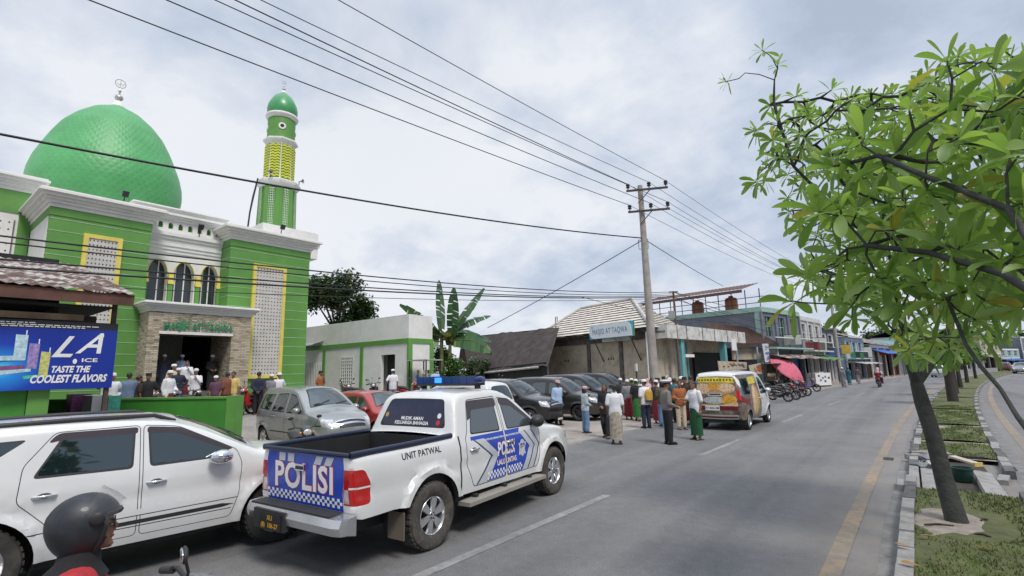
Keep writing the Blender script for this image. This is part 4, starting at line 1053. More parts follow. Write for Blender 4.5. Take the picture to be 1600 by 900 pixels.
W(m_, 'wall', hs, smooth=0)
m_ = MB(); m_.tube(M('white_gutter', (.5, .5, .48), var=.2, dirt=.5), [EL.lerp(ER, .12)-Vector((0, 0, .05)), EL.lerp(ER, .9)-Vector((0, 0, .02))], .09, 6); m_.tube(CONCP, [EL.lerp(ER, .12), Vector((EL.lerp(ER, .12).x, EL.lerp(ER, .12).y, 0))], .12, 6); W(m_, 'gutter', hs, smooth=40)
q = MB(); bp_ = AD(868, 497, 41); q.tube(CONC, [(bp_.x, bp_.y, 4.5), bp_+Vector((0, 0, .1))], .05, 6); q.tube(CONC, [bp_+Vector((.1, .1, -.3)), bp_+Vector((.1, .1, .15))], .04, 6); W(q, 'chimney_pipe', hs, smooth=0)
# stained building with pale tiled hip roof
A = Vector((-13.0, 31.2, 0)); B = Vector((-24.3, 35.3, 0))
un = (B-A).normalized(); vn = Vector((-un.y, un.x, 0));  vn = vn if vn.y > 0 else -vn
mb_ = thing('tiled_roof_house', 'stained cream walled house with pale tiled hip roof behind the dark cars', 'building', A)
Q = lambda u, v, z: A+un*u+vn*v+Vector((0, 0, z))
LU = (B-A).length
m_ = MB()
m_.add([Q(0, 0, 0), Q(LU, 0, 0), Q(LU, 0, 4.3), Q(0, 0, 4.3), Q(2.2, 6, 0), Q(2.2, 6, 4.3), Q(LU, 6, 0), Q(LU, 6, 4.3)], [(0, 1, 2, 3), (0, 4, 5, 3), (1, 6, 7, 2), (4, 6, 7, 5)], CREAMW)
W(m_, 'wall', mb_, smooth=0)
m_ = MB(); BEAM = M('mouldy_concrete_beam', (.12, .11, .10), rough=.9, var=.4, scale=2, dirt=.8, dirtc=(.04, .038, .035))
def ubox(mt, u0, u1, v0, v1, z0, z1): 
    p = [Q(u, v, z) for z in (z0, z1) for v in (v0, v1) for u in (u0, u1)]; m_.add(p, [(0, 2, 3, 1), (4, 5, 7, 6), (0, 1, 5, 4), (2, 6, 7, 3), (0, 4, 6, 2), (1, 3, 7, 5)], mt)
for u in (0, 2.6, 6.0, LU-.35): ubox(BEAM, u, u+.35, -.08, .02, 0, 4.0)
ubox(BEAM, -.1, LU+.1, -.10, .03, 3.95, 4.45); ubox(BEAM, -.3, LU+.5, -.4, .2, 4.451, 4.6)
W(m_, 'concrete_frame', mb_, smooth=0)
m_ = MB()
for u in (3.5, 3.75, 4.0, 8.6, 8.85, 9.1):
    m_.add([Q(u, -.012, 2.7), Q(u+.17, -.012, 2.7), Q(u+.085, -.012, 2.92)], [(0, 1, 2)], DARKI)
W(m_, 'vent_hole', mb_, smooth=0)
TILER = M('pale_roof_tile', (.66, .60, .53), rough=.8, var=.16, scale=1.6, dirt=.4, dirtc=(.28, .2, .15))
m_ = MB(); eA, eB = Q(-.7, -.75, 4.62), Q(LU+.8, -.75, 4.62); eC, eD = Q(1.8, 6.3, 4.62), Q(LU+.8, 6.75, 4.62)
r1 = PV(988, 470, Q(0, 3.0, 0), vn); r0 = PV(908, 482, Q(0, 3.0, 0), vn); zr = (r1.z+r0.z)/2; r1.z = r0.z = zr
def tiles(a, b_, c, d, n=12):
    """rows of tiles from eave a-b up to ridge d-c, each row a little proud of the one above"""
    nz = (b_-a).cross(d-a).normalized(); nz = nz if nz.z > 0 else -nz
    for i in range(n):
        p0, p1, p2, p3 = a.lerp(d, i/n), b_.lerp(c, i/n), b_.lerp(c, (i+1)/n), a.lerp(d, (i+1)/n)
        k = 24; lo = [p0.lerp(p1, j/k)+nz*(.06+.012*(j % 2)) for j in range(k+1)]; hi = [p3.lerp(p2, j/k)+nz*(.0+.012*(j % 2)) for j in range(k+1)]; un_ = [q-nz*.06 for q in lo]
        m_.sheet(TILER, [lo, hi]); m_.sheet(DARKR, [un_, lo])
tiles(eA, eB, r0, r1); tiles(eC, eA, r1, r1, 15); tiles(eB, eD, r0, r0, 15); tiles(eD, eC, r1, r0, 6)
W(m_, 'roof', mb_, smooth=0)
m_ = MB(); RC = M('ridge_cap_pale', (.50, .47, .44), var=.2); m_.tube(RC, [eA+Vector((0, 0, .12)), r1+Vector((0, 0, .12))], .13, 6); m_.tube(RC, [r1+Vector((0, 0, .1)), r0+Vector((0, 0, .1))], .11, 6); m_.tube(RC, [eB+Vector((0, 0, .1)), r0+Vector((0, 0, .1))], .11, 6); W(m_, 'ridge_cap', mb_, smooth=30)
for pp in ([Q(LU-.1, -.3, 4.5), Q(LU-.1, -.3, 3.0), Q(LU-.9, -.3, 2.8), Q(LU-.9, -.3, 0)], [Q(.1, -.3, 4.4), Q(.1, -.3, 0)]):
    m_ = MB(); m_.tube(WHITEW, pp, .07, 8); W(m_, 'drain_pipe', mb_, smooth=40)
# sign in front of it
P0 = Q(0, -1.0, 0); c4 = [PV(*q, P0, vn) for q in ((921.5, 531), (988, 526.5), (985.5, 502.5), (921.5, 509))]
sg = thing('sign_board', 'white and turquoise sign board on brackets in front of the pale tiled roof', 'sign', c4[0])
ex = (c4[1]-c4[0]); wS = Vector((ex.x, ex.y, 0)).length; ex = Vector((ex.x, ex.y, 0)).normalized(); hS = ((c4[3].z-c4[0].z)+(c4[2].z-c4[1].z))/2
SQ = lambda a, z, o=0: c4[0]+ex*a+Vector((0, 0, z))-vn*o
def arc(cx, cz, r, a0, a1, n=7): return [(cx+r*math.cos(a0+(a1-a0)*i/n), cz+r*math.sin(a0+(a1-a0)*i/n)) for i in range(n+1)]
m_ = MB(); m_.prism(M('turquoise_sign', (.04, .42, .50), rough=.4), [(0, 0), (wS, 0), (wS, hS), (0, hS)], lambda a, z: SQ(a, z, 0), lambda a, z: SQ(a, z, -.12))
W(m_, 'board', sg, smooth=0)
m_ = MB(); rr_ = hS*.5
m_.prism(M('white_sign_face', (.80, .84, .88), rough=.4, var=.04), arc(rr_, rr_, rr_-.03, -PI, -PI/2)+[(wS, .03)]+arc(wS-rr_, hS-rr_, rr_-.03, 0, PI/2)+[(0, hS-.03)], lambda a, z: SQ(a, z, .004), lambda a, z: SQ(a, z, .03)); W(m_, 'sign_face', sg, smooth=0)
m_ = MB(); fit_text(m_, M('sign_blue_letter', (.03, .19, .32), var=0), 'MASJID AT TAQWA', lambda a, c: SQ(wS*.50+a, hS*.47+c, .036), .56, wS*.82, bold=.0, space=1.08); put_text(m_, M('sign_blue_letter', (.03, .19, .32)), 'bsi', lambda a, c: SQ(wS*.09+a, hS*.84+c, .036), .22); W(m_, 'lettering', sg, smooth=0)
m_ = MB()
for a in (.3, wS-.3):
    m_ = MB(); m_.tube(BLACKP, [SQ(a, hS*.5, -.1), SQ(a, hS*.5, -1.3)], .04, 6); m_.tube(BLACKP, [SQ(a, 0, -.1), SQ(a, -1.6, -1.0)], .04, 6); W(m_, 'bracket', sg, smooth=0)
m_ = MB()
m_.add([SQ(wS-.55, hS-.02, -.14), SQ(wS+.12, hS-.02, -.14), SQ(wS+.12, 0, -.14), SQ(wS-.55, 0, -.14)], [(0, 1, 2, 3)], M('old_tan_board', (.42, .30, .16)))
W(m_, 'backing_board', sg, smooth=0)
# generic two storey shophouse along the road
def shop(label, p0, p1, h, wall, trim, group='shop houses along the left side of the road', storeys=2, depth=9, openm=DARKI, roof=None, name='shop_house', canopy=None, balcony=True, bays=3, cols=None, shut=None):
    r, ln = frame_thing(name, label, 'building', p0, p1, group)
    fz = h/storeys; m_ = MB(); holes = []
    bw_ = ln/bays
    for i in range(bays):
        holes.append([(i*bw_+.25, .05), ((i+1)*bw_-.25, .05), ((i+1)*bw_-.25, fz*.78), (i*bw_+.25, fz*.78)])
        for s_ in range(1, storeys): holes.append([(i*bw_+bw_*.26, s_*fz+fz*.30), ((i+1)*bw_-bw_*.26, s_*fz+fz*.30), ((i+1)*bw_-bw_*.26, s_*fz+fz*.80), (i*bw_+bw_*.26, s_*fz+fz*.80)])
    cutwall(m_, wall, [(0, 0), (ln, 0), (ln, h), (0, h)], holes, lambda u, v, d_: (u, d_, v), .25)
    m_.add([(0, 0, 0), (0, depth, 0), (0, depth, h), (0, 0, h), (ln, 0, 0), (ln, depth, 0), (ln, depth, h), (ln, 0, h)], [(0, 1, 2, 3), (4, 5, 6, 7), (3, 2, 6, 7), (1, 5, 6, 2)], wall)
    m_.build('wall', r, smooth=0)
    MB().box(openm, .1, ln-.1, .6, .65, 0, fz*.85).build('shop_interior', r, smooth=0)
    for i in range(bays):
        for s_ in range(1, storeys):
            x0, x1, z0, z1 = i*bw_+bw_*.26, (i+1)*bw_-bw_*.26, s_*fz+fz*.30, s_*fz+fz*.80
            q = MB(); q.box(trim, x0, x1, .10, .13, (z0+z1)/2-.03, (z0+z1)/2+.03); q.box(trim, (x0+x1)/2-.03, (x0+x1)/2+.03, .10, .129, z0, z1)
            for b4 in ((x0, x0+.06, z0, z1), (x1-.06, x1, z0, z1)): q.box(trim, b4[0], b4[1], .09, .14, b4[2], b4[3])
            wo = q.build('window', r, smooth=0); MB().box(DGLASS, x0, x1, .16, .18, z0, z1).build('pane', wo, smooth=0)
    t = MB(); t.box(trim, -.06, ln+.06, -.14, .02, h-.35, h-.02); t.box(trim, -.04, ln+.04, -.10, depth, h, h+.10)
    for s_ in range(1, storeys): t.box(trim, -.04, ln+.04, -.10, .02, s_*fz-.16, s_*fz+.10)
    t.build('trim', r, smooth=0)
    for i in range(bays+1):
        MB().box(cols or trim, i*bw_-.14, i*bw_+.14, -.12, .04, 0, h-.36).build('column', r, smooth=0)
    if balcony and storeys > 1:
        q = MB(); q.box(trim, 0, ln, -1.1, -.005, fz-.12, fz+.02)
        for x in np.arange(.05, ln, .22): q.box(BLACKP, x, x+.03, -1.08, -1.05, fz+.02, fz+.85)
        q.box(WHITEW, 0, ln, -1.1, -1.03, fz+.85, fz+.92); q.build('balcony', r, smooth=0)
    if canopy:
        q = MB(); q.sheet(canopy, [[(x, -2.2, fz*.72+.05*math.sin(x*2)) for x in np.linspace(-.2, ln+.2, 12)], [(x, -.02, fz*.88) for x in np.linspace(-.2, ln+.2, 12)]])
        for x in (0.1, ln*.5, ln-.1): q.tube(BLACKP, [(x, -2.1, 0), (x, -2.1, fz*.72)], .03, 6)
        q.build('canopy', r, smooth=40)
    if roof:
        q = MB(); q.sheet(roof, [[(-.3, -.5, h+.1), (ln+.3, -.5, h+.1)], [(-.3, depth*.5, h+1.7), (ln+.3, depth*.5, h+1.7)], [(-.3, depth+.5, h+.1), (ln+.3, depth+.5, h+.1)]]); q.build('roof', r, smooth=0)
    if shut:
        q = MB()
        for i, mt in shut: MB().box(mt, i*bw_+.3, (i+1)*bw_-.3, .32, .36, .02, fz*.78).build('shutter', r, smooth=0)
    return r, ln
# corner shop with the mouldy white fascia and turquoise columns
r, ln = frame_thing('corner_shop', 'old single storey shop with mouldy white fascia, turquoise columns and blue doors behind the crowd', 'shop', (-12.9, 31.7), (-11.6, 45.6))
m_ = MB(); m_.box(STAINW, -.2, ln, -.95, -.80, 3.95, 4.85); m_.box(STAINW, -.2, -.05, -.80, 4, 3.95, 4.85); m_.box(CONC, -.2, ln, -.80, 4.0, 4.30, 4.45); m_.build('fascia', r, smooth=0)
m_ = MB()
for x in (2.6, 5.2, 7.4, 9.9, 12.2): m_.box(BEAM, x, x+.10, -.965, -.951, 3.95, 4.87)
m_.build('fascia_strip', r, smooth=0)
m_ = MB(); m_.box(M('brown_shop_wall', (.10, .075, .06), rough=.9, var=.3), 0, ln, 1.2, 1.35, 0, 4.3); m_.box(CREAMW, 0, ln, 1.10, 1.199, 3.0, 4.3); m_.box(DARKI, 8.0, ln, 1.0, 1.09, 0, 3.2); m_.build('wall', r, smooth=0)
for x in (2.0, 9.6): MB().box(TURQ, x, x+.42, -.80, -.38, 0, 3.95).build('column', r, smooth=0)
for x in (5.9, 13.2): MB().box(TURQ, x, x+.2, 0.6, .85, 0, 3.95).build('column', r, smooth=0)
for x, mt in ((3.8, BLUED), (5.0, BLUED), (6.6, WOODD), (.6, WOODD)): MB().box(mt, x, x+1.0, 1.02, 1.09, 0, 2.9).build('door', r, smooth=0)
m_ = MB(); m_.box(WHITEW, 10.6, 11.6, -1.02, -.97, 3.3, 4.2); o = m_.build('hanging_sign', r, smooth=0)
m_ = MB(); m_.box(WHITEW, 3.0, 4.4, -.6, -.5, 2.75, 2.95); m_.build('shelf_board', r, smooth=0)
# low lean-to roof between
e0, e1, e2, e3 = AD(1146, 537, 43.6), AD(1217, 536, 44.4), AD(1166, 511, 44.8), AD(1098, 504, 45.3)
lr = thing('lean_to_shop', 'low shop with a brown sheet lean-to roof, right of the mouldy fascia', 'shop', (e0.x, e0.y, 0))
m_ = MB(); corrug(m_, BROWNR, e0, e1, e2, e3, 50, .04); W(m_, 'roof', lr, smooth=20)
m_ = MB(); dn = Vector((0, 0, .32)); m_.add([e0, e1, e1-dn, e0-dn], [(0, 1, 2, 3)], WOODD); m_.add([e0+Vector((-.3, .3, -.4)), e1+Vector((-.3, .3, -.4)), Vector((e1.x-.3, e1.y+.3, 2.6)), Vector((e0.x-.3, e0.y+.3, 2.6))], [(0, 1, 2, 3)], CREAMW)
bk = Vector((-2.2, .4, 0)); m_.add([Vector((e0.x, e0.y, 3.7))+bk, Vector((e1.x, e1.y, 3.7))+bk, Vector((e1.x, e1.y, 0))+bk, Vector((e0.x, e0.y, 0))+bk], [(0, 1, 2, 3)], DARKI); W(m_, 'wall', lr, smooth=0)
for f in (.05, .5, .95):
    p = e0.lerp(e1, f); m_ = MB(); m_.tube(M('pale_blue_post', (.3, .42, .5), var=.2), [p-Vector((0, 0, .3)), (p.x, p.y, 0)], .08, 8); W(m_, 'post', lr, smooth=40)
# grey two storey building with mint trim, roof shelter and water tanks
gb, ln = shop('grey two storey building with mint trim and a rusty shelter on its flat roof', (-10.0, 49.0), (-8.3, 57.5), 7.2, GREYB, MINT, depth=12, bays=3, cols=GREYB, group=None, shut=[(0, WOODD), (2, BLUED)], canopy=RUST)
m_ = MB(); m_.box(GREYB, -.03, 0.0, .0, 12, 0, 7.0); m_.box(MINT, -.10, -.035, -.1, 12, 6.85, 7.25); m_.box(MINT, -.07, -.031, -.05, .5, 0, 6.84); m_.build('side_wall', gb, smooth=0)
m_ = MB()
for y in np.arange(0, 12, 1.3): m_.tube(WOODD, [(0.2, y, 7.2), (.2, y, 8.3)], .04, 6); m_.tube(WOODD, [(.2, y, 8.3), (.2, y, 9.0)], .05, 6)
for z in (7.7, 8.25): m_.tube(WOODD, [(.2, -.3, z), (.2, 12, z)], .035, 6)
m_.build('roof_railing', gb, smooth=0)
m_ = MB(); corrug(m_, BROWNR, (-.6, 1.2, 9.0), (-.6, 12.5, 9.05), (3.2, 12.5, 9.9), (3.2, 1.2, 9.95), 60, .05); m_.box(BROWNR, -.62, -.55, 1.2, 12.5, 8.7, 8.98); m_.build('roof_shelter', gb, smooth=20)
for i, (px_, lb) in enumerate(((1090, 'orange brown water tank on the roof, left of two'), (1143, 'orange brown water tank on the roof, right of two'))):
    p = PV(px_, 478, Vector((-9.0, 50.2, 0)), Vector((.2, 1, 0)).normalized())
    tk = thing('water_tank', lb, 'tank', (p.x, p.y, 7.3), 0, 'water tanks on the grey building')
    MB().lathe(ORT, [(.55, 0), (.6, .05), (.58, .4), (.62, .42), (.62, .5), (.58, .52), (.58, 1.05), (.5, 1.25), (.2, 1.35), (.2, 1.42), (.001, 1.42)], n=20).build('tank_body', tk, smooth=40); MB().lathe(BLACKP, [(.22, 1.40), (.22, 1.47), (.001, 1.48)], n=14).build('lid', tk, smooth=40)
CW = lambda y, off: (off+curve(y), y)
WHB = M('weathered_white_wall', (.58, .58, .57), rough=.8, var=.1, scale=.8, dirt=.55, dirtc=(.26, .25, .24)); BRK = M('brown_brick_wall', (.2, .12, .09), rough=.9, var=.3, scale=3); PALEB = M('pale_blue_wall', (.38, .46, .54), rough=.8, var=.12, dirt=.4)
BTARP = M('blue_tarpaulin', (.02, .12, .42), rough=.55, var=.15); TEALR = M('teal_roof_sheet', (.10, .30, .28), rough=.6, var=.2); PALEM = M('pale_shutter', (.5, .5, .48), var=.2)
shop('white two storey shop house with dark windows and balcony next to the mint trimmed one', CW(58, -11.2), CW(66, -11.2), 6.9, WHB, WHB, bays=3, canopy=M('green_awning', (.08, .22, .08), rough=.8, var=.3), shut=[(1, PALEM)])
shop('white shop house with brown doors and mint railing, third along the road', CW(67.5, -12.4), CW(76, -12.2), 6.2, WHB, GREYB, bays=3, roof=BROWNR, shut=[(0, BRK), (2, PALEM)])
shop('pale blue shop house behind the food cart, fourth along the road', CW(77.5, -11.4), CW(88, -11.6), 5.4, PALEB, PALEB, bays=3, roof=RUST, canopy=ZINC, shut=[(1, BRK), (3, PALEM)])
shop('low shop with a wide blue tarpaulin awning', CW(89, -11), CW(106, -11), 4.6, BRK, WHITEW, storeys=1, bays=4, canopy=BTARP, roof=RUST, shut=[(0, PALEM), (1, PALEM), (3, M('dull_red_shutter', (.25, .06, .05)))])
shop('low shop with a teal sheet roof near the end of the street', CW(108, -10.5), CW(124, -10.5), 4.4, WHB, TEALR, storeys=1, bays=3, canopy=TEALR, roof=TEALR)
shop('far white shop house past the teal roof', CW(126, -10.5), CW(142, -10.5), 7.0, WHB, GREYB, bays=4, roof=BROWNR)
for lb, y0, y1, off, h, wl, tr, rf, cp in (('white shop house at the bend of the road, first beyond the far trees', 144, 158, -11, 7.6, WHB, GREYB, None, ZINC), ('pale blue house at the bend of the road', 159.5, 172, -12, 6.2, PALEB, WHITEW, RUST, None), ('cream two storey house where the road leaves the view', 174, 190, -11, 7.4, CREAMW, WHITEW, BROWNR, RUST), ('mint low shop at the right end of the far row', 192, 209, -11.5, 5.0, MINT, WHITEW, None, BTARP), ('tall grey house at the very end of the far row', 211, 235, -11, 8.6, GREYB, WHITEW, None, ZINC)):
    shop(lb, CW(y0, off), CW(y1, off), h, wl, tr, bays=3, roof=rf, canopy=cp, balcony=False)
for i, (y, z, w_, h_, c_, lb) in enumerate(((59.5, 3.4, 1.3, .9, M('sign_red', (.4, .05, .05), var=.2), 'red hanging sign on the white shop house'), (62.5, 3.3, .8, 1.5, M('sign_pale', (.6, .6, .55), var=.1), 'tall pale sign on the white shop house'), (69, 3.0, 1.6, .8, M('sign_blue', (.05, .15, .4), var=.2), 'blue sign over the brown doors'), (73.5, 3.2, 1.0, 1.1, M('sign_yellow', (.6, .42, .06), var=.2), 'yellow sign under the brown roofed shop house'), (80, 2.6, 1.8, .8, M('sign_green', (.06, .25, .1), var=.2), 'green sign on the pale blue shop house'), (85, 2.8, .9, 1.4, M('sign_pale', (.6, .6, .55)), 'pale upright sign on the pale blue shop house'), (96, 3.2, 2.2, .7, M('sign_red', (.4, .05, .05)), 'long red sign above the blue tarpaulin'), (53, 3.9, 1.4, .9, M('sign_pale', (.6, .6, .55)), 'pale sign on the grey building balcony'))):
    x, yy = CW(y, -10.0); r = thing('shop_sign', lb, 'sign', (x, yy, z), 0, 'signs sticking out over the shop fronts')
    MB().box(c_, -w_, 0, -.05, .05, 0, h_).build('sign_face', r, smooth=0); MB().tube(BLACKP, [(-w_-.6, 0, h_+.05), (.05, 0, h_+.05)], .03, 5).build('bracket', r, smooth=0)
GR2 = 'buildings beyond the far right carriageway'
for lb, y0, y1, off, h, wl, tr, rf in (('pale two storey building above the silver car on the far right', 150, 134, 13.5, 7.4, WHB, GREYB, None), ('mint green low shop on the far right', 168, 152, 12.0, 4.2, MINT, TURQ, TEALR), ('grey blue building farthest on the right side', 190, 170, 11.5, 6.8, PALEB, WHITEW, BROWNR), ('cream low building on the right edge of the view', 132, 118, 14.2, 4.6, CREAMW, WHITEW, RUST)):
    shop(lb, CW(y0, off), CW(y1, off), h, wl, tr, group=GR2, storeys=2 if h > 5 else 1, canopy=ZINC, roof=rf, balcony=False)
# ------------------------------------------------------------------ measurements of the cars
def K_mpv():
    return dict(
        sil=[(-1.97, .3), (-2.06, .42), (-2.08, .75), (-2.03, 1.0), (-1.95, 1.25), (-1.84, 1.56), (-1.72, 1.66), (-1.2, 1.70), (-.2, 1.70), (.35, 1.62), (1.02, 1.16), (1.14, 1.07), (1.62, .98), (1.93, .84), (2.06, .7), (2.08, .5), (2.02, .3)],
        bot=[(2.0, .26), (.9, .24), (-.9, .24), (-1.95, .28)], W=.835, belt=.98, tum=.26, xr=-1.2, ar=.13, xf=1.1, af=.27, axle=(-1.33, 1.33), wr=.31,
        doors=[('F', [(.0, .32), (-.02, 1.59), (.36, 1.53), (.93, 1.12), (.99, .95), (.96, .62), (.84, .32)]), ('R', [(-.04, .32), (-.06, 1.59), (-.75, 1.57), (-.93, 1.1), (-.92, .75), (-.74, .55), (-.66, .32)])],
        wins=[('f', 'F', [(.04, 1.02), (.02, 1.55), (.35, 1.49), (.86, 1.11), (.88, 1.02)]), ('r', 'R', [(-.08, 1.03), (-.1, 1.55), (-.71, 1.53), (-.85, 1.05)]), ('q', None, [(-1.0, 1.06), (-.86, 1.52), (-1.6, 1.5), (-1.74, 1.1)])],
        ws=[(1.60, .42), (1.15, .64)], rw=[(1.55, .44), (1.12, .62)],
        side=[dict(poly=[(2.3, .66), (2.3, .9), (1.70, .93), (1.78, .74)], part='headlight#@', mat=CLEARL, round=1), dict(poly=[(-2.3, .74), (-2.3, 1.06), (-1.84, 1.03), (-1.88, .78)], part='taillight#@', mat=REDL, round=1),
              dict(poly=[(-.9, .5), (-.88, .53), (.85, .53), (.87, .5)], mat=SEAM)],
        loop=[dict(at='F', poly=[(.87, .46), (.9, 9), (.66, 9), (.70, .52)], part='headlight#@', mat=CLEARL, mirror=1), dict(at='R', poly=[(1.04, .6), (1.04, 9), (.76, 9), (.76, .56)], part='taillight#@', mat=REDL, mirror=1),
              dict(at='F', poly=[(.81, .44), (.81, -.44), (.66, -.38), (.66, .38)], part='grille', mat=BLACKP), dict(at='F', poly=[(.755, .42), (.755, -.42), (.725, -.42), (.725, .42)], part='grille', mat=CHROME),
              dict(at='F', poly=[(.82, .45), (.82, -.45), (.80, -.45), (.80, .45)], part='grille', mat=CHROME), dict(at='F', poly=[(.46, .62), (.46, -.62), (.31, -.52), (.31, .52)], mat=BLACKP, round=1),
              dict(at='F', poly=[(.44, .58), (.44, .72), (.36, .72), (.36, .58)], mat=CLEARL, mirror=1, round=1), dict(at='R', poly=[(.52, .7), (.52, -.7), (.45, -.7), (.45, .7)], mat=BLACKP)],
        mirror=(.78, 1.08), handles={'F': (.12, .9), 'R': (-.72, .92)}, plates=[(.46, 0, 1), (.72, 0, -1)], crease=(.74, .012))
def scaleK(K, sx, sz, sw=1.0, **kw):
    def sc(p): return [(x*sx, z*sz) for x, z in p]
    q = dict(K); q['sil'] = sc(K['sil']); q['bot'] = sc(K['bot'])
    for k in ('xr', 'xf'): q[k] = K[k]*sx
    q['W'] = K['W']*sw; q['belt'] = K['belt']*sz; q['axle'] = tuple(a*sx for a in K['axle'])
    q['doors'] = [(n, sc(p)) for n, p in K['doors']]; q['wins'] = [(n, d, sc(p)) for n, d, p in K['wins']]
    q['ws'] = [(z*sz, y*sw) for z, y in K['ws']]; q['rw'] = [(z*sz, y*sw) for z, y in K['rw']]
    q['side'] = [dict(e, poly=sc(e['poly'])) for e in K['side']]; q['loop'] = [dict(e, poly=[(z*sz, y*sw) for z, y in e['poly']]) for e in K['loop']]
    q['mirror'] = (K['mirror'][0]*sx, K['mirror'][1]*sz); q['handles'] = {k: (a*sx, b*sz) for k, (a, b) in K['handles'].items()}
    q['plates'] = [(z*sz, y, s) for z, y, s in K['plates']]; q['crease'] = (K['crease'][0]*sz, K['crease'][1])
    q.update(kw); return q
def K_suv():
    return dict(
        sil=[(-2.36, .42), (-2.46, .55), (-2.47, .95), (-2.40, 1.14), (-2.28, 1.40), (-2.14, 1.62), (-1.98, 1.68), (-1.2, 1.725), (-.3, 1.725), (.25, 1.66), (1.02, 1.17), (1.16, 1.11), (1.9, 1.05), (2.2, .96), (2.33, .78), (2.35, .5), (2.26, .36)],
        bot=[(2.2, .34), (.9, .36), (-.9, .36), (-2.2, .42)], W=.92, belt=1.06, tum=.24, xr=-1.6, ar=.13, xf=1.5, af=.26, axle=(-1.375, 1.375), wr=.385, gap=.07, r=.08,
        doors=[('F', [(-.10, .44), (-.12, 1.64), (.22, 1.59), (.84, 1.18), (.90, 1.05), (.88, .7), (.80, .44)]), ('R', [(-.13, .44), (-.15, 1.64), (-.86, 1.63), (-1.08, 1.25), (-1.10, .95), (-.86, .7), (-.80, .44)])],
        wins=[('f', 'F', [(-.05, 1.08), (-.08, 1.60), (.20, 1.55), (.76, 1.18), (.78, 1.09)]), ('r', 'R', [(-.20, 1.08), (-.19, 1.60), (-.80, 1.59), (-1.01, 1.10)]), ('q', None, [(-1.52, 1.14), (-1.06, 1.57), (-1.9, 1.55), (-2.14, 1.20)])],
        visor={'f': [(-.09, 1.535), (-.08, 1.62), (.24, 1.575), (.80, 1.20), (.74, 1.18), (.20, 1.50)], 'r': [(-.17, 1.535), (-.17, 1.62), (-.84, 1.62), (-.92, 1.50), (-.80, 1.53)]},
        ws=[(1.62, .46), (1.18, .72)], rw=[(1.56, .5), (1.2, .66)],
        side=[dict(poly=[(2.6, .74), (2.6, .98), (1.86, 1.03), (1.98, .84)], part='headlight#@', mat=CLEARL, round=1), dict(poly=[(-2.6, .88), (-2.6, 1.10), (-1.98, 1.06), (-1.98, .92)], part='taillight#@', mat=CLEARL, round=1),
              dict(poly=[(-1.04, .64), (-1.04, .70), (.84, .72), (.87, .66)], mat=M('moulding_white', (.66, .66, .66), rough=.3, var=.02)), dict(poly=[(-1.04, .63), (-1.04, .64), (.87, .66), (.87, .65)], mat=SEAM),
              dict(poly=[(-.5, .555), (-.3, .60), (.70, .61), (.84, .585), (.7, .565)], mat=BLACKP), dict(poly=[(-.5, .53), (-.48, .54), (.8, .545), (.8, .535)], mat=BLACKP)],
        loop=[dict(at='F', poly=[(.98, .5), (1.0, 9), (.76, 9), (.8, .56)], part='headlight#@', mat=CLEARL, mirror=1), dict(at='R', poly=[(1.16, .66), (1.16, 9), (.92, 9), (.92, .6)], part='taillight#@', mat=REDL, mirror=1),
              dict(at='F', poly=[(.92, .46), (.92, -.46), (.74, -.4), (.74, .4)], part='grille', mat=CHROME), dict(at='F', poly=[(.52, .68), (.52, -.68), (.38, -.6), (.38, .6)], mat=BLACKP, round=1)],
        mirror=(.64, 1.13), handles={'F': (.02, .97), 'R': (-.90, .98)}, hmat=CHROME, plates=[], crease=(.84, .012), crown=(.15, .07, .04))
def squash(K, z0, up, k):
    g = lambda z: z0+up+(z-z0)*k if z > z0 else z
    h = lambda p: [(x, g(z)) for x, z in p]
    K['sil'] = h(K['sil']); K['doors'] = [(n, h(p)) for n, p in K['doors']]; K['wins'] = [(n, d, h(p)) for n, d, p in K['wins']]
    K['visor'] = {n: h(p) for n, p in K['visor'].items()}; K['ws'] = [(g(z), y) for z, y in K['ws']]; K['rw'] = [(g(z), y) for z, y in K['rw']]
    return K
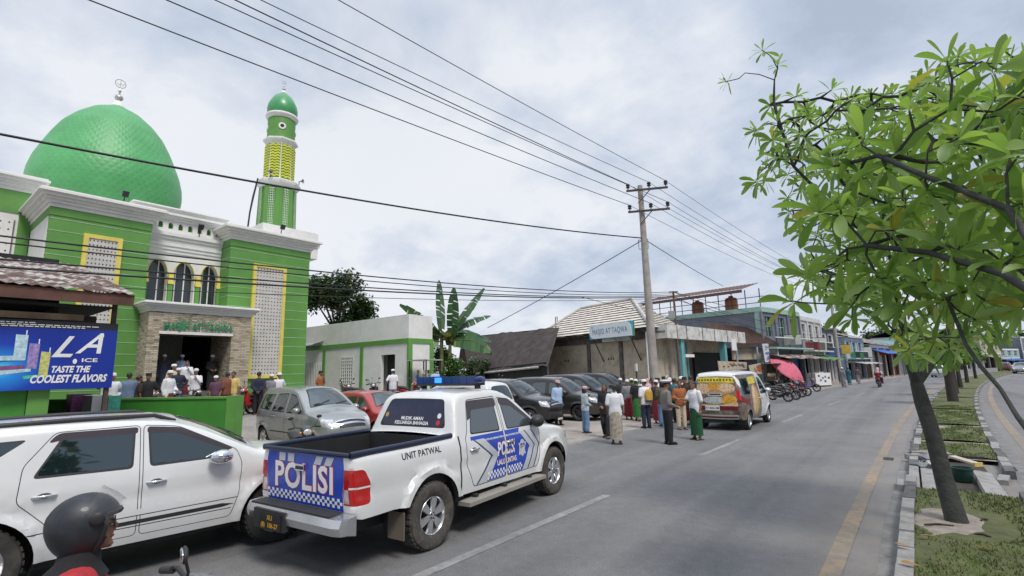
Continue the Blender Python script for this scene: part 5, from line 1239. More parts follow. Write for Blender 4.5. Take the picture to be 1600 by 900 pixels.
def K_van():
    return dict(
        sil=[(-1.98, .38), (-2.04, .5), (-2.05, .85), (-2.03, 1.1), (-1.99, 1.55), (-1.93, 1.80), (-1.75, 1.87), (-.8, 1.90), (.4, 1.89), (.85, 1.80), (1.42, 1.22), (1.55, 1.1), (1.82, 1.02), (1.98, .86), (2.04, .7), (2.05, .45), (2.0, .3)],
        bot=[(1.95, .28), (.9, .3), (-.9, .3), (-1.95, .36)], W=.835, belt=1.0, tum=.17, xr=-1.5, ar=.08, xf=1.3, af=.22, axle=(-1.30, 1.35), wr=.30, r=.07,
        doors=[('F', [(.32, .36), (.30, 1.78), (.78, 1.70), (1.24, 1.2), (1.28, 1.0), (1.1, .66), (.98, .36)]), ('R', [(.28, .36), (.26, 1.79), (-.74, 1.79), (-.8, 1.1), (-.78, .36)])],
        wins=[('f', 'F', [(.4, 1.08), (.4, 1.70), (.76, 1.64), (1.16, 1.2), (1.18, 1.08)]), ('r', 'R', [(.2, 1.1), (.2, 1.71), (-.66, 1.71), (-.7, 1.1)]), ('q', None, [(-.88, 1.1), (-.85, 1.71), (-1.76, 1.70), (-1.82, 1.12)])],
        ws=[(1.76, .56), (1.2, .66)], rw=[(1.66, .6), (1.12, .66)],
        side=[dict(poly=[(2.3, .66), (2.3, .9), (1.76, .94), (1.84, .74)], part='headlight#@', mat=CLEARL, round=1)],
        loop=[dict(at='F', poly=[(.88, .5), (.9, 9), (.66, 9), (.7, .56)], part='headlight#@', mat=CLEARL, mirror=1), dict(at='F', poly=[(.84, .46), (.84, -.46), (.72, -.4), (.72, .4)], part='grille', mat=CHROME), dict(at='F', poly=[(.5, .6), (.5, -.6), (.34, -.5), (.34, .5)], mat=BLACKP)],
        mirror=(1.1, 1.16), handles={'F': (.44, .96), 'R': (.1, .96)}, plates=[], crease=(.7, .008), crown=(.14, .04, .04))

WHITE_P = paint('white_car_paint', (.68, .68, .67), dirt=.12)
SILVER_P = paint('silver_car_paint', (.34, .36, .35), metal=.55, dirt=.2)
RED_P = paint('red_car_paint', (.36, .028, .02), dirt=.2)
BLACK_P = paint('black_car_paint', (.012, .012, .014), dirt=.12)
GREY_P = paint('dark_grey_car_paint', (.05, .052, .056), metal=.3, dirt=.2)
BRONZE_P = paint('grey_brown_car_paint', (.045, .043, .042), metal=.3, dirt=.2)

# ------------------------------------------------------------------ police pick-up
BLUE_D = M('blue_film', (.012, .055, .42), rough=.3, var=.08, coat=.4)
SILV_D = M('silver_film', (.52, .53, .56), rough=.35, var=.06)
NAVY_D = M('navy_film', (.02, .04, .13), rough=.35, var=.05)
REDINK = M('red_ink', (.55, .03, .03), rough=.5, var=0)
def police_pickup(loc, rz):
    root = thing('police_pickup', 'white police pickup truck with blue stickers and a light bar, double cab and open bed', 'pickup truck', loc, rz)
    wr = .385; R = .47; ax = (-1.54, 1.54)
    sil = [(-2.70, .62), (-2.72, .70), (-2.74, 1.0), (-2.74, 1.22), (-2.735, 1.235), (-2.72, 1.24), (-2.0, 1.245), (-1.12, 1.25), (-1.08, 1.255), (-1.06, 1.28), (-1.02, 1.40), (-.93, 1.68), (-.86, 1.76), (-.72, 1.805), (-.1, 1.83), (.42, 1.77), (1.08, 1.27), (1.22, 1.19), (1.9, 1.11), (2.25, 1.00), (2.40, .86), (2.45, .7), (2.47, .5), (2.42, .38)]
    bot = [(2.36, .36), (2.1, .40), (1.0, .46), (-1.0, .50), (-2.2, .60), (-2.62, .60)]
    sh = Shell(sil, bot, .885, belt=1.1, tum=.27, r=.07, xr=-2.4, ar=.03, xf=1.6, af=.20, under=.05, flares=[(a, wr+.02, R+.085, .04) for a in ax], arches=[(a, wr+.02, R) for a in ax], crown=(.15, .0, .03), smooth=2, crease=(.86, .01))
    dF = [(.10, .56), (.08, 1.70), (.40, 1.66), (.98, 1.26), (1.08, 1.12), (1.07, .75), (.98, .56)]
    dR = [(.06, .56), (.04, 1.72), (-.66, 1.70), (-.80, 1.28), (-.86, 1.2), (-.86, .86), (-.72, .56)]
    f = []
    for nm, d in (('F', dF), ('R', dR)):
        f.append(dict(poly=d, part='door#%s@' % nm, round=1))
        f.append(dict(poly=strip(resample(fillet(d, .05)+[fillet(d, .05)[0]], .05), .012), part='body', mat=SEAM))
    f.append(dict(poly=strip([(-.99, .56), (-.99, 1.0), (-1.0, 1.25)], .03), mat=SEAM))          # gap between cab and bed
    # stickers over both doors
    def chev(x0, xt, x1, zt=1.16, zm=.9, zb=.57): return [(x0, zt), (xt, zm), (x1, zb)]
    def band(a, b): return chev(*a)+chev(*b)[::-1]
    D = 'door'
    f.append(dict(poly=band((-.67, -.27, -.64), (-.46, -.10, -.42)), mat=SILV_D, only=D))
    f.append(dict(poly=band((-.70, -.30, -.67), (-.66, -.255, -.63)), mat=NAVY_D, only=D))
    f.append(dict(poly=band((-.46, -.10, -.42), (.46, .76, .52)), mat=BLUE_D, only=D))
    f.append(dict(poly=[(-.75, 1.16), (-.75, 1.21), (.50, 1.21), (.46, 1.16)], mat=BLUE_D, only=D))
    f.append(dict(poly=band((.47, .765, .53), (.60, .89, .66)), mat=SILV_D, only=D))
    f.append(dict(poly=band((.605, .895, .665), (.64, .93, .70)), mat=NAVY_D, only=D))
    f.append(dict(poly=band((.65, .94, .71), (.80, 1.04, .84)), mat=SILV_D, only=D))
    f.append(dict(poly=band((.80, 1.045, .845), (.835, 1.075, .88)), mat=NAVY_D, only=D))
    for i in range(24):
        for j in range(3):
            if (i+j) % 2 == 0:
                x = -.40+.038*i; z = .585+.036*j
                f.append(dict(poly=[(x, z), (x+.038, z), (x+.038, z+.036), (x, z+.036)], mat=WHITEINK, only=D))
    W1 = [(.16, 1.22), (.14, 1.64), (.40, 1.58), (.92, 1.24), (.94, 1.21)]; W2 = [(-.02, 1.22), (-.02, 1.64), (-.60, 1.63), (-.74, 1.24)]
    for nm, d, w in (('f', 'F', W1), ('r', 'R', W2)):
        f.append(dict(poly=w, mat=BLACKP, part='door#%s@' % d, round=1))
        c0 = np.mean(w, 0); f.append(dict(poly=[(c0[0]+(x-c0[0])*.94, c0[1]+(z-c0[1])*.9) for x, z in w], part='door#%s@>window#%s@' % (d, nm), mat=GLASSC, round=1))
    f.append(dict(poly=[(.12, 1.58), (.11, 1.69), (.42, 1.655), (.97, 1.27), (.92, 1.245), (.40, 1.55)], mat=SMOKE, part='door#F@>window_visor#f@', round=1))
    f.append(dict(poly=[(.03, 1.57), (.03, 1.70), (-.66, 1.69), (-.74, 1.42), (-.66, 1.45), (-.60, 1.56)], mat=SMOKE, part='door#R@>window_visor#r@', round=1))
    f.append(dict(poly=[(-2.9, .74), (-2.9, 1.10), (-2.60, 1.10), (-2.52, .95), (-2.52, .74)], part='taillight#@', mat=REDL, round=1))
    f.append(dict(poly=[(-2.9, .905), (-2.9, .925), (-2.5, .925), (-2.5, .905)], part='taillight#@', mat=WHITEINK, only='taillight'))
    f.append(dict(poly=[(2.8, .78), (2.8, .98), (2.06, 1.05), (2.16, .86)], part='headlight#@', mat=CLEARL, round=1))
    f.append(dict(poly=[(2.8, .36), (2.8, .56), (2.3, .5), (2.2, .38)], mat=BLACKP))
    lf = [dict(at='F', poly=[(1.72, .5), (1.26, .68), (1.26, -.68), (1.72, -.5)], mat=BLACKP, round=1), dict(at='F', poly=[(1.70, .48), (1.29, .65), (1.29, -.65), (1.70, -.48)], part='windscreen', mat=GLASS, round=1),
          dict(at='R', poly=[(1.72, .52), (1.345, .64), (1.345, -.64), (1.72, -.52)], mat=SEAM, round=1), dict(at='R', poly=[(1.705, .505), (1.36, .62), (1.36, -.62), (1.705, -.505)], part='rear_window', mat=M('navy_window_film', (.012, .017, .05), rough=.12, var=.3, scale=6), round=2),
          dict(at='R', poly=[(('R', 1.2355), 9), (('T', -1.10), 9), (('T', -1.10), -9), (('R', 1.2355), -9)], part='_none'),
          dict(at='R', poly=[(1.10, .70), (1.10, 9), (.74, 9), (.74, .70)], part='taillight#@', mat=REDL, mirror=1),
          dict(at='R', poly=[(.90, .71), (.90, .80), (.76, .80), (.76, .71)], part='taillight#@', mat=CLEARL, mirror=1),
          dict(at='R', poly=[(1.232, .685), (1.232, -.685), (.67, -.685), (.67, .685)], part='tailgate', mat=BLUE_D),
          dict(at='F', poly=[(.98, .5), (1.0, 9), (.78, 9), (.8, .55)], part='headlight#@', mat=CLEARL, mirror=1), dict(at='F', poly=[(.96, .45), (.96, -.45), (.74, -.42), (.74, .42)], part='grille', mat=CHROME), dict(at='F', poly=[(.55, .7), (.55, -.7), (.40, -.6), (.40, .6)], mat=BLACKP)]
    parts = sh.mesh(f, lf, WHITE_P)
    ob = build_parts(parts, root)
    for a in ax:
        for sd in (-1, 1): wheel(root, (a, sd*.775, wr), wr, .27, sd, rim=ALLOY, style=-6, rr=.58, tyre=TYRE_MUD)
    underbody_blocker(root, -2.45, 2.1, .5, .36, .72)
    arch_liners(root, ax, .86, R, wr+.02)
    for sd in (-1, 1):
        mirror_part(root, (.92, sd*float(sh.y(.92, 1.24)[0]), 1.25), sd, BLACKP, back=BLACKP, size=(.12, .11, .10))
        handle_part(ob['door#R'+('R' if sd < 0 else 'L')], sh, -.70, 1.04, sd, CHROME)
        handle_part(ob['door#F'+('R' if sd < 0 else 'L')], sh, .20, 1.04, sd, CHROME)
        st = MB(); st.obox(M('step_metal', (.3, .28, .25), rough=.5, dirt=.5, dirtc=(.25, .2, .15)), (0, sd*.93, .40), (2.0, .2, .05))
        for xx in (-.7, 0, .7): st.obox(BLACKP, (xx, sd*.82, .44), (.06, .2, .05))
        st.build('side_step', root, smooth=0)
        MB().obox(M('mud_flap_rubber', (.16, .13, .10), rough=.9, var=.3), (-2.03, sd*.76, .38), (.015, .26, .30)).build('mud_flap', root, smooth=0)
    # open bed
    b = MB()
    b.box(BLACKP, -2.66, -1.12, -.76, .76, .70, .74)
    for sd in (-1, 1):
        b.box(BLACKP, -2.68, -1.10, sd*.76 if sd > 0 else -.80, .80 if sd > 0 else -.76, .70, 1.235)
        b.obox(BLACKP, (-1.54, sd*.70, .85), (.8, .14, .22))
    b.box(BLACKP, -1.12, -1.08, -.8, .8, .70, 1.24); b.box(BLACKP, -2.70, -2.66, -.8, .8, .70, 1.225)
    b.build('bed', root, smooth=0)
    r_ = MB(); RAIL = M('navy_rail_cap', (.012, .018, .045), rough=.35, var=.1)
    for sd in (-1, 1):
        r_.tube(RAIL, [(-2.74, sd*.79, 1.25), (-1.9, sd*.80, 1.258), (-1.10, sd*.79, 1.268)], .036, 10)
    r_.tube(RAIL, [(-2.735, -.79, 1.248), (-2.75, 0, 1.252), (-2.735, .79, 1.248)], .026, 8)
    r_.build('bed_rail_cap', root, smooth=50)
    # rear bumper: dark step pad, chrome corners
    bm_ = MB(); BP = CHROME
    for poly, mt in (([(-2.72, .47), (-2.93, .50), (-2.95, .58), (-2.92, .655), (-2.72, .665)], M('bumper_steel', (.55, .56, .57), rough=.25, metal=.8, var=.1)),):
        n = len(poly)
        ys = [(-.90, .10), (-.88, .03), (-.78, 0), (-.30, 0), (.30, 0), (.70, .01), (.80, .04), (.83, .12)]
        rows = [[(x+dx if x < -2.8 else x, yy, z) for x, z in poly] for yy, dx in ys]
        bm_.sheet(mt, rows); bm_.add(rows[0], [tuple(range(n))], mt); bm_.add(rows[-1], [tuple(range(n))], mt)
    bp = bm_.build('rear_bumper', root, smooth=30)
    MB().box(BLACKP, -2.915, -2.73, -.70, .70, .655, .675).build('step_pad', bp, smooth=0)
    MB().box(BLACKP, -2.962, -2.90, -.02, .56, .43, .63).build('plate_recess', bp, smooth=0)
    plate(bp, (-2.966, .22, .52), (0, -1, 0), (0, 0, 1), (-1, 0, 0), .40, .17, PLATEK, M('yellow_ink', (.75, .42, .03), var=0), [('XI.I', .07, .038), ('(8)  106-27', .07, -.04)])
    # writing on the tailgate
    tgo = ob['tailgate']
    def tg(y, z, o=.004): return lambda a, c: sh.LP('R', min(z+c, 1.23), -(y+a), o)
    t = MB()
    put_text(t, REDINK, 'POLISI', tg(0.0, .955, .003), .385, bold=.05, space=1.06, sx=.97)
    put_text(t, WHITEINK, 'POLISI', tg(0.0, .955, .006), .385, bold=.028, space=1.06, sx=.97)
    for x0, sh_ in ((-.46, 0), (-.29, 0), (.19, .05), (.37, .05)):
        t.add([tg(0, 0)(x0+a*.12+s_*sh_, z) for a, z, s_ in ((0, 1.12, 0), (1, 1.12, 0), (1, 1.21, 1), (0, 1.21, 1))], [(0, 1, 2, 3)], SILV_D)
    for i in range(32):
        for j in range(3):
            if (i+j) % 2 == 0:
                x = -.68+.0425*i; z = .70+.033*j
                t.add([tg(0, 0)(x+a, z+c) for a, c in ((0, 0), (.0425, 0), (.0425, .033), (0, .033))], [(0, 1, 2, 3)], WHITEINK)
    t.build('lettering', tgo, smooth=0)
    h = MB(); p = sh.LP('R', 1.075, .03, .0)
    h.obox(CHROME, p+Vector((-.015, 0, 0)), (.03, .16, .07)); h.obox(BLACKP, p+Vector((-.025, 0, -.005)), (.03, .12, .035)); h.build('handle', tgo, smooth=0)
    t = MB()
    q = lambda y, z: (lambda a, c: sh.LP('R', z+c, -(y+a), .004))
    put_text(t, WHITEINK, 'MUDIK AMAN', q(0, 1.455), .062, bold=.03, sx=1.1)
    put_text(t, WHITEINK, 'KELUARGA BAHAGIA', q(0, 1.395), .062, bold=.03, sx=1.1)
    for yy, zz, c_ in ((-.52, 1.5, M('badge_gold', (.4, .3, .08), var=.3, scale=40)), (.5, 1.5, WHITEINK), (.5, 1.41, REDINK)):
        t.add([q(yy, zz)(.035*math.cos(a), .035*math.sin(a)) for a in np.linspace(0, 2*PI, 13)[:-1]], [tuple(range(12))], c_)
    t.build('lettering', ob['rear_window'], smooth=0)
    # writing on the sides
    for sd in (-1, 1):
        mx = -sd
        P = lambda x0, z0: (lambda a, c: sh.P(x0+a*mx, z0+c, sd, .004))
        t = MB(); put_text(t, INK, 'UNIT PATWAL', P(-1.72 if sd < 0 else -1.72, 1.14), .105, bold=.012, sx=.98)
        t.build('lettering', root, smooth=0)
        t = MB()
        put_text(t, REDINK, 'POLISI', P(.09, .955), .27, bold=.045, sx=.62)
        put_text(t, WHITEINK, 'POLISI', lambda a, c: sh.P(.09+a*mx, .955+c, sd, .007), .27, bold=.025, sx=.62)
        put_text(t, REDINK, 'LALU LINTAS', P(.09, .775), .10, bold=.04, sx=.88)
        put_text(t, WHITEINK, 'LALU LINTAS', lambda a, c: sh.P(.09+a*mx, .775+c, sd, .007), .10, bold=.02, sx=.88)
        put_text(t, WHITEINK, 'MELINDUNGI, MENGAYOMI DAN MELAYANI MASYARAKAT', P(.02, 1.135), .037, bold=.02)
        badge = [(0, -.13), (.06, -.09), (.1, -.1), (.085, -.03), (.09, .03), (.12, .08), (.07, .085), (.04, .12), (0, .135)]
        bd = badge+[(-x, z) for x, z in badge[::-1]]
        t.add([sh.P(.53+x*mx, .90+z, sd, .004) for x, z in bd], [tuple(range(len(bd)))], SILV_D)
        for rr_, mt in ((.062, NAVY_D), (.055, SILV_D), (.03, NAVY_D)):
            t.add([sh.P(.53+rr_*.8*math.cos(a), .90+rr_*math.sin(a), sd, .005+(.07-rr_)*.03) for a in np.linspace(0, 2*PI, 17)[:-1]], [tuple(range(16))], mt)
        t.build('lettering', ob['door#F'+('R' if sd < 0 else 'L')], smooth=0)
    # light bar
    lb = MB(); BL = M('blue_lens', (.012, .035, .16), rough=.1, var=.15, coat=.5)
    lb.obox(BLACKP, (-.18, 0, 1.905), (.30, 1.16, .03))
    for k in range(8): lb.obox(BL, (-.18, -.52+.1485*k, 1.975), (.27, .142, .11))
    for sd in (-1, 1): lb.obox(BLACKP, (-.18, sd*.55, 1.87), (.10, .04, .06)); lb.ell(BL, (-.18, sd*.585, 1.975), (.13, .05, .055), n=12, m=8)
    lo = lb.build('light_bar', root, smooth=30)
    MB().obox(M('lit_blue_lens', (.02, .16, 1.0), emit=2.2, var=0), (-.32, .12, 1.975), (.02, .13, .08)).build('lit_lamp', lo, smooth=0)
    wp = MB()
    for y0, y1 in ((.1, .55), (-.5, -.02)): wp.tube(BLACKP, [sh.LP('F', 1.28+.1*t_, y0+(y1-y0)*t_, .02) for t_ in (0, .5, 1)], .008, 5)
    wp.build('wiper', root, smooth=40)
    return root
# ------------------------------------------------------------------ the cars
def ctr(rear, front):     # rear/front axle ground points -> centre and heading
    d = Vector(front)-Vector(rear); return (Vector(rear)+Vector(front))/2, math.atan2(d.y, d.x)
police_pickup((-5.78, 5.90, 0), R_(95))
K = squash(K_suv(), 1.06, .06, .80)
suv, sh, ob = passenger_car('white SUV with black door visors and roof rails, nearest car on the left', (-7.66, 2.20, 0), R_(84), WHITE_P, K, name='suv', rim=ALLOY, mirror=CHROME)
rr = MB()
for sd in (-1, 1):
    rr.tube(BLACKP, [(-1.9, sd*.60, 1.62), (-1.8, sd*.61, 1.66), (-.7, sd*.63, 1.685), (.0, sd*.61, 1.675), (.22, sd*.59, 1.60)], [.02, .024, .024, .024, .018], 8)
rr.build('roof_rail', suv, smooth=50)
# the car park: cars stand across the road direction, nose to the road
GP = 'cars parked nose out beside the mosque'
def park(label, nose, rz, color, K, x1, **k):
    d = Vector((math.cos(R_(rz)), math.sin(R_(rz)), 0))
    c = Vector((nose[0], nose[1], 0))-d*x1
    return passenger_car(label, c, R_(rz), color, K, group=GP, **k)
park('silver people carrier parked beside the end of the green wall', (-11.95, 8.2), -2, SILVER_P, scaleK(K_mpv(), 1.02, 1.035, 1.02), 2.12)
park('small red hatchback between the silver people carrier and the pickup', (-12.7, 10.8), -2, RED_P, scaleK(K_mpv(), .88, .885, .98, wr=.29), 1.83)
passenger_car('white estate car parked nose in behind the blue light bar', (-12.55, 12.7, 0), R_(184), WHITE_P, scaleK(K_mpv(), 1.02, 1.03, 1.02), group='cars parked nose out beside the mosque', glass=GLASS)
park('black people carrier with a long bright headlight, man in light blue shirt at its bumper', (-10.75, 16.45), 4, BLACK_P, scaleK(K_mpv(), 1.08, 1.03, 1.05, wr=.33), 2.25, mirror=BLACK_P)
park('dark grey people carrier behind the woman in blue jeans', (-10.15, 19.15), 4, BRONZE_P, scaleK(K_mpv(), 1.1, 1.04, 1.07, wr=.33), 2.29, rim=ALLOYD)
park('dark people carrier with pale windscreen, third of the dark cars from the pickup', (-10.8, 22.2), 4, BLACK_P, scaleK(K_mpv(), 1.08, 1.08, 1.06), 2.25)
park('black people carrier in front of the stained yellow wall, farthest dark car', (-10.9, 24.9), 4, BLACK_P, scaleK(K_mpv(), 1.1, 1.10, 1.06), 2.29)
# van with a food picture wrap
def food_van():
    WRAP = M('brown_wrap_film', (.13, .085, .065), rough=.35, var=.6, scale=3.5, coat=.3, dirt=.9, dirtc=(.34, .29, .24), det=8)
    K = K_van(); W = WHITEINK
    mb = lambda n_, c, sc=18: M(n_, c, rough=.45, var=.45, scale=sc, det=6)
    YB = M('yellow_banner_film', (.62, .5, .03), rough=.4, var=.35, scale=9); BR = mb('bread_print', (.48, .25, .10)); BR2 = mb('pale_bread_print', (.62, .44, .27)); OR = mb('orange_cheese_print', (.62, .30, .03)); RD = mb('dark_red_print', (.16, .01, .012), 5); FL = mb('filling_print', (.5, .36, .14), 30); LG = mb('pale_grey_print', (.42, .44, .42), 30); DG = M('grey_vehicle_film', (.10, .095, .09), rough=.3, var=.3)
    Ce = lambda cx, cz, a, b, n_=20: [(cx+a*math.cos(2*PI*i/n_), cz+b*math.sin(2*PI*i/n_)) for i in range(n_)]
    K['side'] = K['side']+[dict(poly=[(-2.3, .3), (-2.3, 1.80), (.24, 1.80), (.26, 1.0), (.40, .62), (.30, .3)], mat=WRAP, only='body'), dict(poly=[(-.9, .3), (-.9, 1.80), (.24, 1.80), (.26, 1.0), (.34, .62), (.22, .3)], mat=WRAP, only='door#R'),
        dict(poly=[(-2.3, 1.0), (-2.3, 1.2), (-1.1, 1.0), (-1.1, .75)], mat=RD, only='body'), dict(poly=[(-2.3, .98), (-2.3, 1.32), (-1.93, 1.30), (-1.93, 1.0)], part='taillight#@', mat=REDL, round=1),
        dict(poly=[(-1.95, 1.50), (-1.95, 1.78), (-1.75, 1.60), (-1.75, 1.35)], mat=W, only='body'), dict(poly=[(-1.8, 1.1), (-1.8, 1.40), (-1.3, 1.15), (-1.3, .95)], mat=DG, only='body'),
        dict(poly=[(-.78, 1.46), (-.78, 1.70), (.12, 1.72), (.12, 1.48)], mat=YB, part='door#R@', round=1),
        dict(poly=[(x+.18*(z-.9), z) for x, z in Ce(-.36, .93, .46, .52)], mat=BR, part='door#R@'), dict(poly=[(x+.18*(z-.9), z) for x, z in Ce(-.48, .96, .26, .46)], mat=BR2, part='door#R@'), dict(poly=[(x+.2*(z-.9), z) for x, z in Ce(-.28, .88, .17, .42)], mat=FL, part='door#R@'), dict(poly=Ce(-.40, .62, .14, .12), mat=M('salad_print', (.35, .42, .12), var=.5, scale=30), part='door#R@')]
    K['loop'] = K['loop']+[dict(at='R', poly=[(1.74, 9), (.50, 9), (.50, -9), (1.74, -9)], mat=WRAP), dict(at='R', poly=[(1.22, .7), (1.22, 9), (.95, 9), (.95, .7)], part='taillight#@', mat=REDL, mirror=1),
        dict(at='R', poly=[(1.72, .64), (1.56, .66), (1.54, -.62), (1.70, -.60)], mat=YB, part='tailgate'), dict(at='R', poly=Ce(1.34, 0, .20, .62), mat=BR, part='tailgate'), dict(at='R', poly=Ce(1.36, .42, .17, .26), mat=BR2, part='tailgate'),
        dict(at='R', poly=Ce(1.42, .02, .10, .24), mat=OR, part='tailgate'), dict(at='R', poly=Ce(1.38, -.36, .15, .26), mat=BR2, part='tailgate'), dict(at='R', poly=[(1.22, .24), (1.12, .26), (1.12, -.22), (1.22, -.2)], mat=LG, part='tailgate'), dict(at='R', poly=[(1.19, .2), (1.15, .2), (1.15, -.16), (1.19, -.16)], mat=INK, part='tailgate'),
        dict(at='R', poly=Ce(.98, .05, .12, .36), mat=LG, part='tailgate'), dict(at='R', poly=Ce(1.0, -.42, .17, .24), mat=OR, part='tailgate'), dict(at='R', poly=[(.84, .7), (.78, .7), (.78, -.7), (.92, -.7), (.84, -.2)], mat=BR2, part='tailgate'), dict(at='R', poly=[(.80, .7), (.66, .7), (.66, -.7), (.80, -.7)], mat=RD, part='tailgate'),
        dict(at='R', poly=[(.52, 9), (.36, 9), (.36, -9), (.52, -9)], mat=M('bumper_pale', (.5, .49, .47), rough=.4)), dict(at='R', poly=[(.47, .64), (.42, .64), (.42, -.64), (.47, -.64)], mat=M('bumper_reflector', (.16, .03, .03), var=.4, scale=20))]
    K['rw'] = [(1.66, .05), (1.655, .06)]
    K['plates'] = []
    root, sh, ob = passenger_car('small white van wrapped in bread and food pictures, stopped beside the crowd', (-5.15, 19.55, 0), R_(89), WHITE_P, K, name='food_van', cat='van')
    bl = MB()          # rows of small dark marks inside the yellow strip: the lettering is too small to read in the photo
    for i in range(11):
        p = sh.LP('R', 1.63, .52-.1*i, .004); bl.obox(INK, p, (.004, .045, .055))
    bl.build('lettering', ob.get('tailgate', root), smooth=0)
    plate(root, sh.LP('R', .73, .12, .014), (0, -1, 0), (0, 0, 1), (-1, 0, 0), .46, .15, PLATEW, INK, [('KT 8006 BM', .085, 0)])
food_van()
# distant traffic
FG = 'cars driving far along the road'
passenger_car('silver car coming toward the camera on the far right carriageway', (13.0, 106, 0), R_(-102), SILVER_P, scaleK(K_mpv(), 1.05, .95, 1.05), group=FG)
passenger_car('dark red car parked beyond the silver car on the right', (13.2, 124, 0), R_(78), paint('maroon_car_paint', (.12, .02, .02)), scaleK(K_mpv(), 1.0, .95), group=FG)
passenger_car('white car on the left carriageway far behind the tree trunk', (3.1, 88, 0), R_(80), WHITE_P, scaleK(K_mpv(), .95, .95), group=FG)
# ------------------------------------------------------------------ people
SKIN = M('brown_skin', (.26, .13, .075), rough=.55, var=.1, scale=20)
SKIND = M('dark_brown_skin', (.17, .085, .05), rough=.55, var=.1, scale=20)
HAIR = M('black_hair', (.012, .011, .010), rough=.5, var=.2, scale=40)
LIP = M('lip_skin', (.25, .08, .06), rough=.5, var=0)
EYE = M('eye_dark', (.01, .008, .007), rough=.2, var=0)
EYEW = M('eye_white', (.6, .58, .55), rough=.3, var=0)
def cloth(n_, c, var=.18): return M(n_, c, rough=.88, var=var, scale=9, bump=.35, bscale=22)
WHITE_C = cloth('white_cotton', (.70, .70, .72), .06); CAPW = cloth('white_knit', (.74, .74, .74), .05); BLACK_C = cloth('black_cotton', (.016, .016, .018))
LBLUE_C = cloth('light_blue_cotton', (.36, .48, .66), .08); NAVY_C = cloth('navy_cotton', (.02, .025, .05)); DARKB_C = cloth('dark_brown_cotton', (.04, .028, .022)); CHAR_C = cloth('charcoal_cotton', (.035, .036, .04))
GREEN_C = cloth('dark_green_cotton', (.012, .075, .03)); BGREEN_C = cloth('bright_green_cotton', (.02, .14, .025)); JEANS = cloth('blue_denim', (.13, .22, .36), .25); MAROON = cloth('maroon_cotton', (.19, .015, .025)); TAN_C = cloth('tan_cotton', (.40, .33, .24), .2)
GREYP = cloth('grey_brown_uniform', (.21, .18, .165), .08); GREY_C = cloth('grey_cotton', (.22, .22, .24)); ORANGE_C = cloth('rust_orange_cotton', (.34, .11, .04)); YEL_C = cloth('mustard_cotton', (.52, .30, .05)); PINK_C = cloth('dusty_pink_cotton', (.55, .36, .36)); CREAM_C = cloth('cream_cotton', (.58, .48, .34)); TEAL_C = cloth('teal_cotton', (.04, .16, .2)); RED_C = cloth('red_jacket_cloth', (.42, .03, .04)); OLIVE_C = cloth('olive_cotton', (.10, .09, .05)); PLUM_C = cloth('plum_cotton', (.12, .05, .09))
SOLE = M('dark_sandal', (.03, .022, .018), rough=.7, var=.2); SHOE = M('black_leather', (.012, .012, .013), rough=.2, var=.1)
_REMESH = []            # (object, finishing) handled together after all figures stand
def seg(mb, mt, p0, p1, r0, r1, n=12, fx=1.0):
    mb.tube(mt, [Vector(p0)+(Vector(p0)-Vector(p1)).normalized()*r0*.35, p0, (Vector(p0)+Vector(p1))/2, p1, Vector(p1)+(Vector(p1)-Vector(p0)).normalized()*r1*.35], [r0*.7, r0, (r0+r1)/2*1.02, r1, r1*.7], n, flat=fx)
    mb.ell(mt, p0, (r0,)*3, n=10, m=6); mb.ell(mt, p1, (r1,)*3, n=10, m=6)
def stack(mb, mt, secs, n=18, close=True):
    """secs = (x, y, z, rx, ry) ellipses from low to high"""
    vs = []; fs = []
    for x, y, z, rx, ry in secs:
        for k in range(n):
            t = 2*PI*k/n; vs.append((x+rx*math.cos(t), y+ry*math.sin(t), z))
    for i in range(len(secs)-1):
        for k in range(n): fs.append((i*n+k, i*n+(k+1) % n, (i+1)*n+(k+1) % n, (i+1)*n+k))
    if close: fs += [tuple(range(n-1, -1, -1)), tuple((len(secs)-1)*n+k for k in range(n))]
    mb.add(vs, fs, mt)
def hand(mb, mt, w, d, up, k=1.0, side=1, curl=.5):
    """palm, four unequal bent fingers and a thumb; d = direction of the hand, up = back of the hand"""
    w, d, up = Vector(w), Vector(d).normalized(), Vector(up); up = (up-d*up.dot(d)).normalized(); s_ = d.cross(up)*side
    pc = w+d*.045*k
    Rm = Matrix((d, s_, up)).transposed()
    mb.ell(mt, pc, (.052*k, .040*k, .017*k), Rm, n=10, m=6)
    for i, (o, l) in enumerate(((-.030, .062), (-.010, .073), (.010, .078), (.029, .068))):
        b = w+d*.075*k+s_*o*k; k1 = b+(d*math.cos(curl)-up*math.sin(curl))*l*.52*k; k2 = k1+(d*math.cos(curl*2)-up*math.sin(curl*2))*l*.5*k
        mb.tube(mt, [b-d*.02*k, b, k1, k2], [.0095*k, .0095*k, .0085*k, .006*k], 6)
    b = w+d*.028*k+s_*.034*k; k1 = b+(d*.6+s_*.7-up*.2).normalized()*.034*k; k2 = k1+(d*.95+s_*.2-up*.3).normalized()*.03*k
    mb.tube(mt, [b-s_*.01*k, b, k1, k2], [.012*k, .012*k, .010*k, .007*k], 6)

